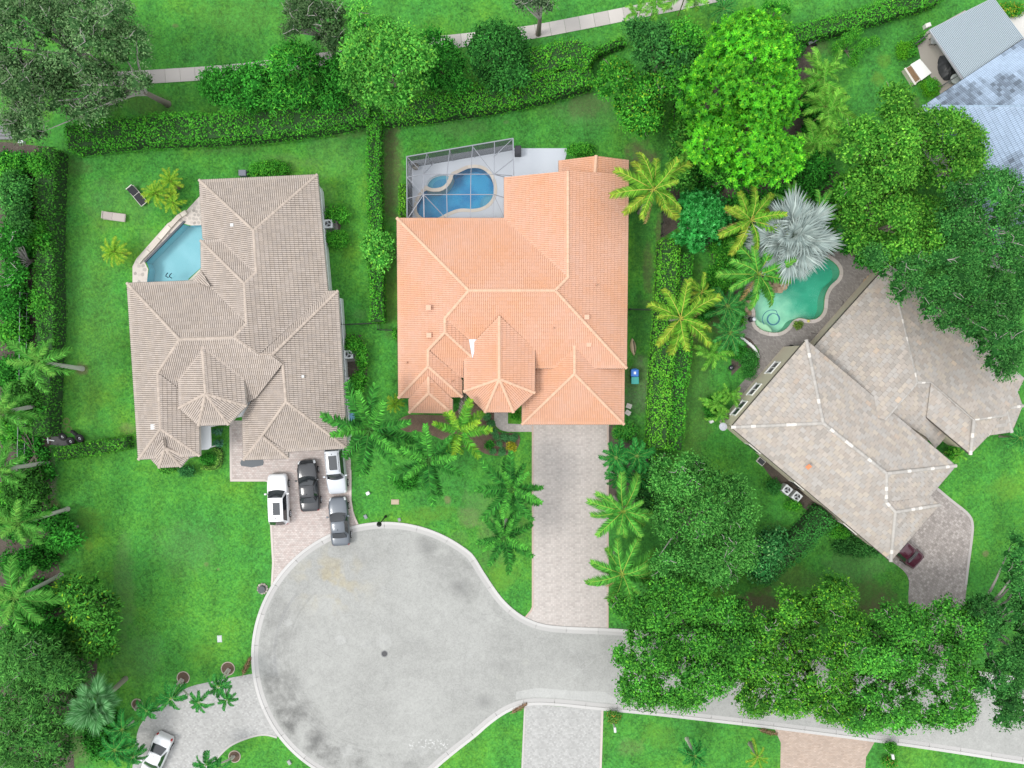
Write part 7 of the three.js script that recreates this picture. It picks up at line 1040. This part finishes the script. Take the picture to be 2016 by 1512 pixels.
simple('hose', 'coiled blue vacuum hose floating in the green pool', 'hose', (t) => { const pts = []; for (let k = 0; k <= 60; k++) { const a = k / 60 * 6.283 * 2.3, r = 0.62 - 0.16 * k / 60 + (k < 12 ? 0.25 : 0); const c = P(1523, 628); pts.push(V(c.x + Math.cos(a + 2.5) * r * 1.05 + (k < 12 ? -0.1 : 0), -0.1, c.z + Math.sin(a + 2.5) * r)); } part('tube', new THREE.TubeGeometry(new THREE.CatmullRomCurve3(pts), 160, 0.03, 6), std({ color: COL(0.02, 0.13, 0.25), roughness: 0.4 }), t); });
simple('hose', 'thin dark garden hose trailing over the grey terrace', 'hose', (t) => { const pts = [[1655, 590], [1660, 594], [1657, 602], [1662, 612], [1668, 622], [1655, 630], [1640, 632], [1628, 640], [1622, 652], [1608, 657], [1596, 655]].map((p) => P(p[0], p[1]).setY(0.04)); part('tube', new THREE.TubeGeometry(new THREE.CatmullRomCurve3(pts), 80, 0.02, 5), std({ color: COL(0.05, 0.045, 0.04) }), t); });
simple('ball', 'yellow ball on the coping of the green pool', 'ball', (t) => { const p = P(1590, 632.5); part('ball', new THREE.SphereGeometry(0.13, 16, 12).translate(p.x, 0.18, p.z), std({ color: COL(0.6, 0.55, 0.12), roughness: 0.4 }), t); part('seam', new THREE.TorusGeometry(0.131, 0.006, 5, 24).rotateX(1.2).translate(p.x, 0.18, p.z), std({ color: COL(0.45, 0.4, 0.1) }), t); });
simple('pool_skimmer', 'white and black pool pump tub at the left rim of the green pool', 'pump', (t) => { const p = P(1480, 629); part('tub', new THREE.CylinderGeometry(0.22, 0.26, 0.5, 16).translate(p.x - 0.12, 0.25, p.z), std({ color: COL(0.04, 0.04, 0.045) }), t); part('lid', new THREE.SphereGeometry(0.2, 16, 10, 0, 6.2832, 0, 1.4).translate(p.x + 0.06, 0.42, p.z), std({ color: COL(0.6, 0.64, 0.68), roughness: 0.3 }), t); });
simple('terrace_pot', 'round black pot against the pool wall of the beige house', 'pot', (t) => { const p = P(1555, 684.5); part('pot', new THREE.LatheGeometry([[0.02, 0], [0.2, 0.02], [0.27, 0.3], [0.25, 0.45], [0.21, 0.42], [0.2, 0.3], [0.0, 0.3]].map((q) => new THREE.Vector2(...q)), 20).translate(p.x, 0, p.z), std({ color: COL(0.02, 0.02, 0.022), side: THREE.DoubleSide }), t); });
simple('bird_bath', 'dark glossy globe on the lawn plants left of the beige house', 'garden globe', (t) => { const p = P(1437, 724); part('globe', new THREE.SphereGeometry(0.27, 18, 12).translate(p.x, 0.4, p.z), phys({ color: COL(0.02, 0.025, 0.03), roughness: 0.05, clearcoat: 1 }), t); part('stand', new THREE.CylinderGeometry(0.1, 0.18, 0.2, 12).translate(p.x, 0.1, p.z), black, t); });
// far right yard: counter, table, tarp, cart
simple('outdoor_counter', 'white topped counter with a brown wooden step, far right yard', 'counter', (t, add) => { const c = toW([[1785, 131], [1816, 112], [1839, 140], [1806, 164]], 1), a = c[0], b = c[1], d = c[3], e = c[2]; add('counter_body', (m) => m.prism(inset([a, b, e, d], 0.06), 0, 0.55, COL(0.55, 0.5, 0.43))); const L = (u, v, y) => a.clone().lerp(b, u).lerp(d.clone().lerp(e, u), v).setY(y); add('cover', (m) => m.prism([L(0.4, 0, 0), L(1, 0, 0), L(1, 1, 0), L(0.4, 1, 0)], 0.55, 0.63, COL(0.75, 0.74, 0.71))); for (let k = 0; k < 3; k++) add('plank', (m) => m.prism([L(0.12 + k * 0.09, 0.06, 0), L(0.2 + k * 0.09, 0.06, 0), L(0.2 + k * 0.09, 0.9, 0), L(0.12 + k * 0.09, 0.9, 0)], 0.55, 0.6, COL(0.2, 0.12, 0.06))); add('trim', (m) => m.prism([L(0, 0, 0), L(0.1, 0, 0), L(0.1, 1, 0), L(0, 1, 0)], 0.55, 0.61, COL(0.6, 0.56, 0.5))); });
simple('round_table', 'small round white table between tarp and blue roof', 'table', (t, add) => { const p = P(1881, 155, 0.8); part('tabletop', new THREE.CylinderGeometry(0.44, 0.44, 0.04, 28).translate(p.x, 0.8, p.z), std({ color: COL(0.5, 0.54, 0.53), roughness: 0.4 }), t); part('leg', new THREE.CylinderGeometry(0.05, 0.2, 0.78, 12).translate(p.x, 0.39, p.z), greyMetal, t); });
simple('tarp_heap', 'crumpled black tarpaulin heap at the edge of the patio roof', 'tarpaulin', (t) => { const c = P(1863, 136), g = gridGeo(22, 22, (u, v) => { let a = u * 2 - 1, b = v * 2 - 1; const mx = Math.max(Math.abs(a), Math.abs(b)), ln = Math.hypot(a, b) || 1, wob = 0.8 + 0.4 * vn(Math.atan2(b, a) * 1.6 + 5, 2, 8); a *= mx / ln * wob; b *= mx / ln * wob; const r = Math.hypot(a, b), y = 0.7 * Math.max(0, 1 - r * r) + 0.22 * (fbm(u * 6, v * 6, 4, 3) - 0.4); return V(c.x + a * 0.8 + b * 0.42, Math.max(0.02, y), c.z + b * 1.25 - a * 0.35); }, false); part('sheet', g, std({ color: COL(0.025, 0.027, 0.03), side: THREE.DoubleSide, roughness: 0.5 }), t); });
simple('lounge_chair', 'grey patio chair with white cushion under the patio roof edge', 'chair', (t, add) => { const p = P(1834, 84); add('seat', (m) => m.box(p.clone().setY(0.4), 0.6, 0.08, 0.6, COL(0.35, 0.36, 0.35))); add('cushion', (m) => m.box(p.clone().add(V(0.28, 0.55, -0.1)), 0.18, 0.5, 0.9, COL(0.7, 0.68, 0.64), new THREE.Quaternion().setFromAxisAngle(V(0, 1, 0), 0.5))); for (const a of [-1, 1]) for (const b of [-1, 1]) add('leg', (m) => m.bar(p.clone().add(V(a * 0.25, 0, b * 0.25)), p.clone().add(V(a * 0.25, 0.38, b * 0.25)), 0.05, 0.05, COL(0.1, 0.1, 0.1))); });
simple('garden_cart', 'small grey garden cart beside the big bright tree', 'garden cart', (t, add) => { const p = P(1594, 82), q = new THREE.Quaternion().setFromAxisAngle(V(0, 1, 0), 0.5); add('tray', (m) => m.box(p.clone().setY(0.5), 1.0, 0.16, 0.7, COL(0.33, 0.34, 0.36), q)); add('seat', (m) => m.box(p.clone().add(V(0.25, 0.65, -0.1)), 0.4, 0.2, 0.5, COL(0.2, 0.16, 0.13), q)); add('cover', (m) => m.box(p.clone().add(V(-0.2, 0.62, 0.1)), 0.4, 0.1, 0.4, COL(0.55, 0.57, 0.6), q)); for (const a of [-1, 1]) for (const b of [-1, 1]) part('wheel', new THREE.CylinderGeometry(0.2, 0.2, 0.1, 14).rotateX(Math.PI / 2).translate(p.x + a * 0.38, 0.2, p.z + b * 0.38), tyreMat, t); });
simple('small_pallet', 'pale grey weathered board stack at the left edge under the oaks', 'boards', (t, add) => { const p = P(20, 262); for (let k = 0; k < 4; k++) add('plank', (m) => m.box(p.clone().add(V(0, 0.15, -0.5 + k * 0.33)), 2.2, 0.08, 0.28, COL(0.16, 0.16, 0.17))); add('end_block', (m) => m.box(p.clone().add(V(1.2, 0.2, 0.9)), 0.5, 0.35, 0.25, COL(0.5, 0.52, 0.54))); });
for (const [label, px, py, h] of [['whitish pump fitting next to the lower air conditioner', 683, 724, 0.5], ['white pipe stub below the lower air conditioner', 688, 745, 0.4]]) simple('pool_pump', label, 'pump', (t) => { const p = P(px, py); part('tank', new THREE.CapsuleGeometry(0.14, h, 6, 14).translate(p.x, h / 2 + 0.14, p.z), std({ color: COL(0.66, 0.66, 0.64), roughness: 0.45 }), t); part('pipe', new THREE.CylinderGeometry(0.03, 0.03, 0.7, 8).rotateZ(1.3).translate(p.x - 0.3, 0.2, p.z), white, t); });
simple('pool_ladder', 'small dark rail of the pale blue pool by its wall', 'pool ladder', (t, add) => { for (const [px, py] of [[329, 546], [336, 547]]) { const p = P(px, py); add('rail', (m) => m.tube([p.clone().setY(-0.2), p.clone().add(V(0, 0.25, -0.08)), p.clone().add(V(0.12, 0.35, -0.25)), p.clone().add(V(0.1, 0.05, -0.4))], 0.045, 6, COL(0.02, 0.05, 0.09))); } });
simple('bucket', 'grey round planter pot in the screened cage corner', 'pot', (t) => { const p = P(819, 330); part('pot', new THREE.LatheGeometry([[0.02, 0], [0.24, 0.02], [0.32, 0.4], [0.28, 0.4], [0.25, 0.3], [0, 0.28]].map((q) => new THREE.Vector2(...q)), 20).translate(p.x, 0, p.z), std({ color: COL(0.3, 0.28, 0.24), side: THREE.DoubleSide }), t); });
renderer.render(scene, camera);
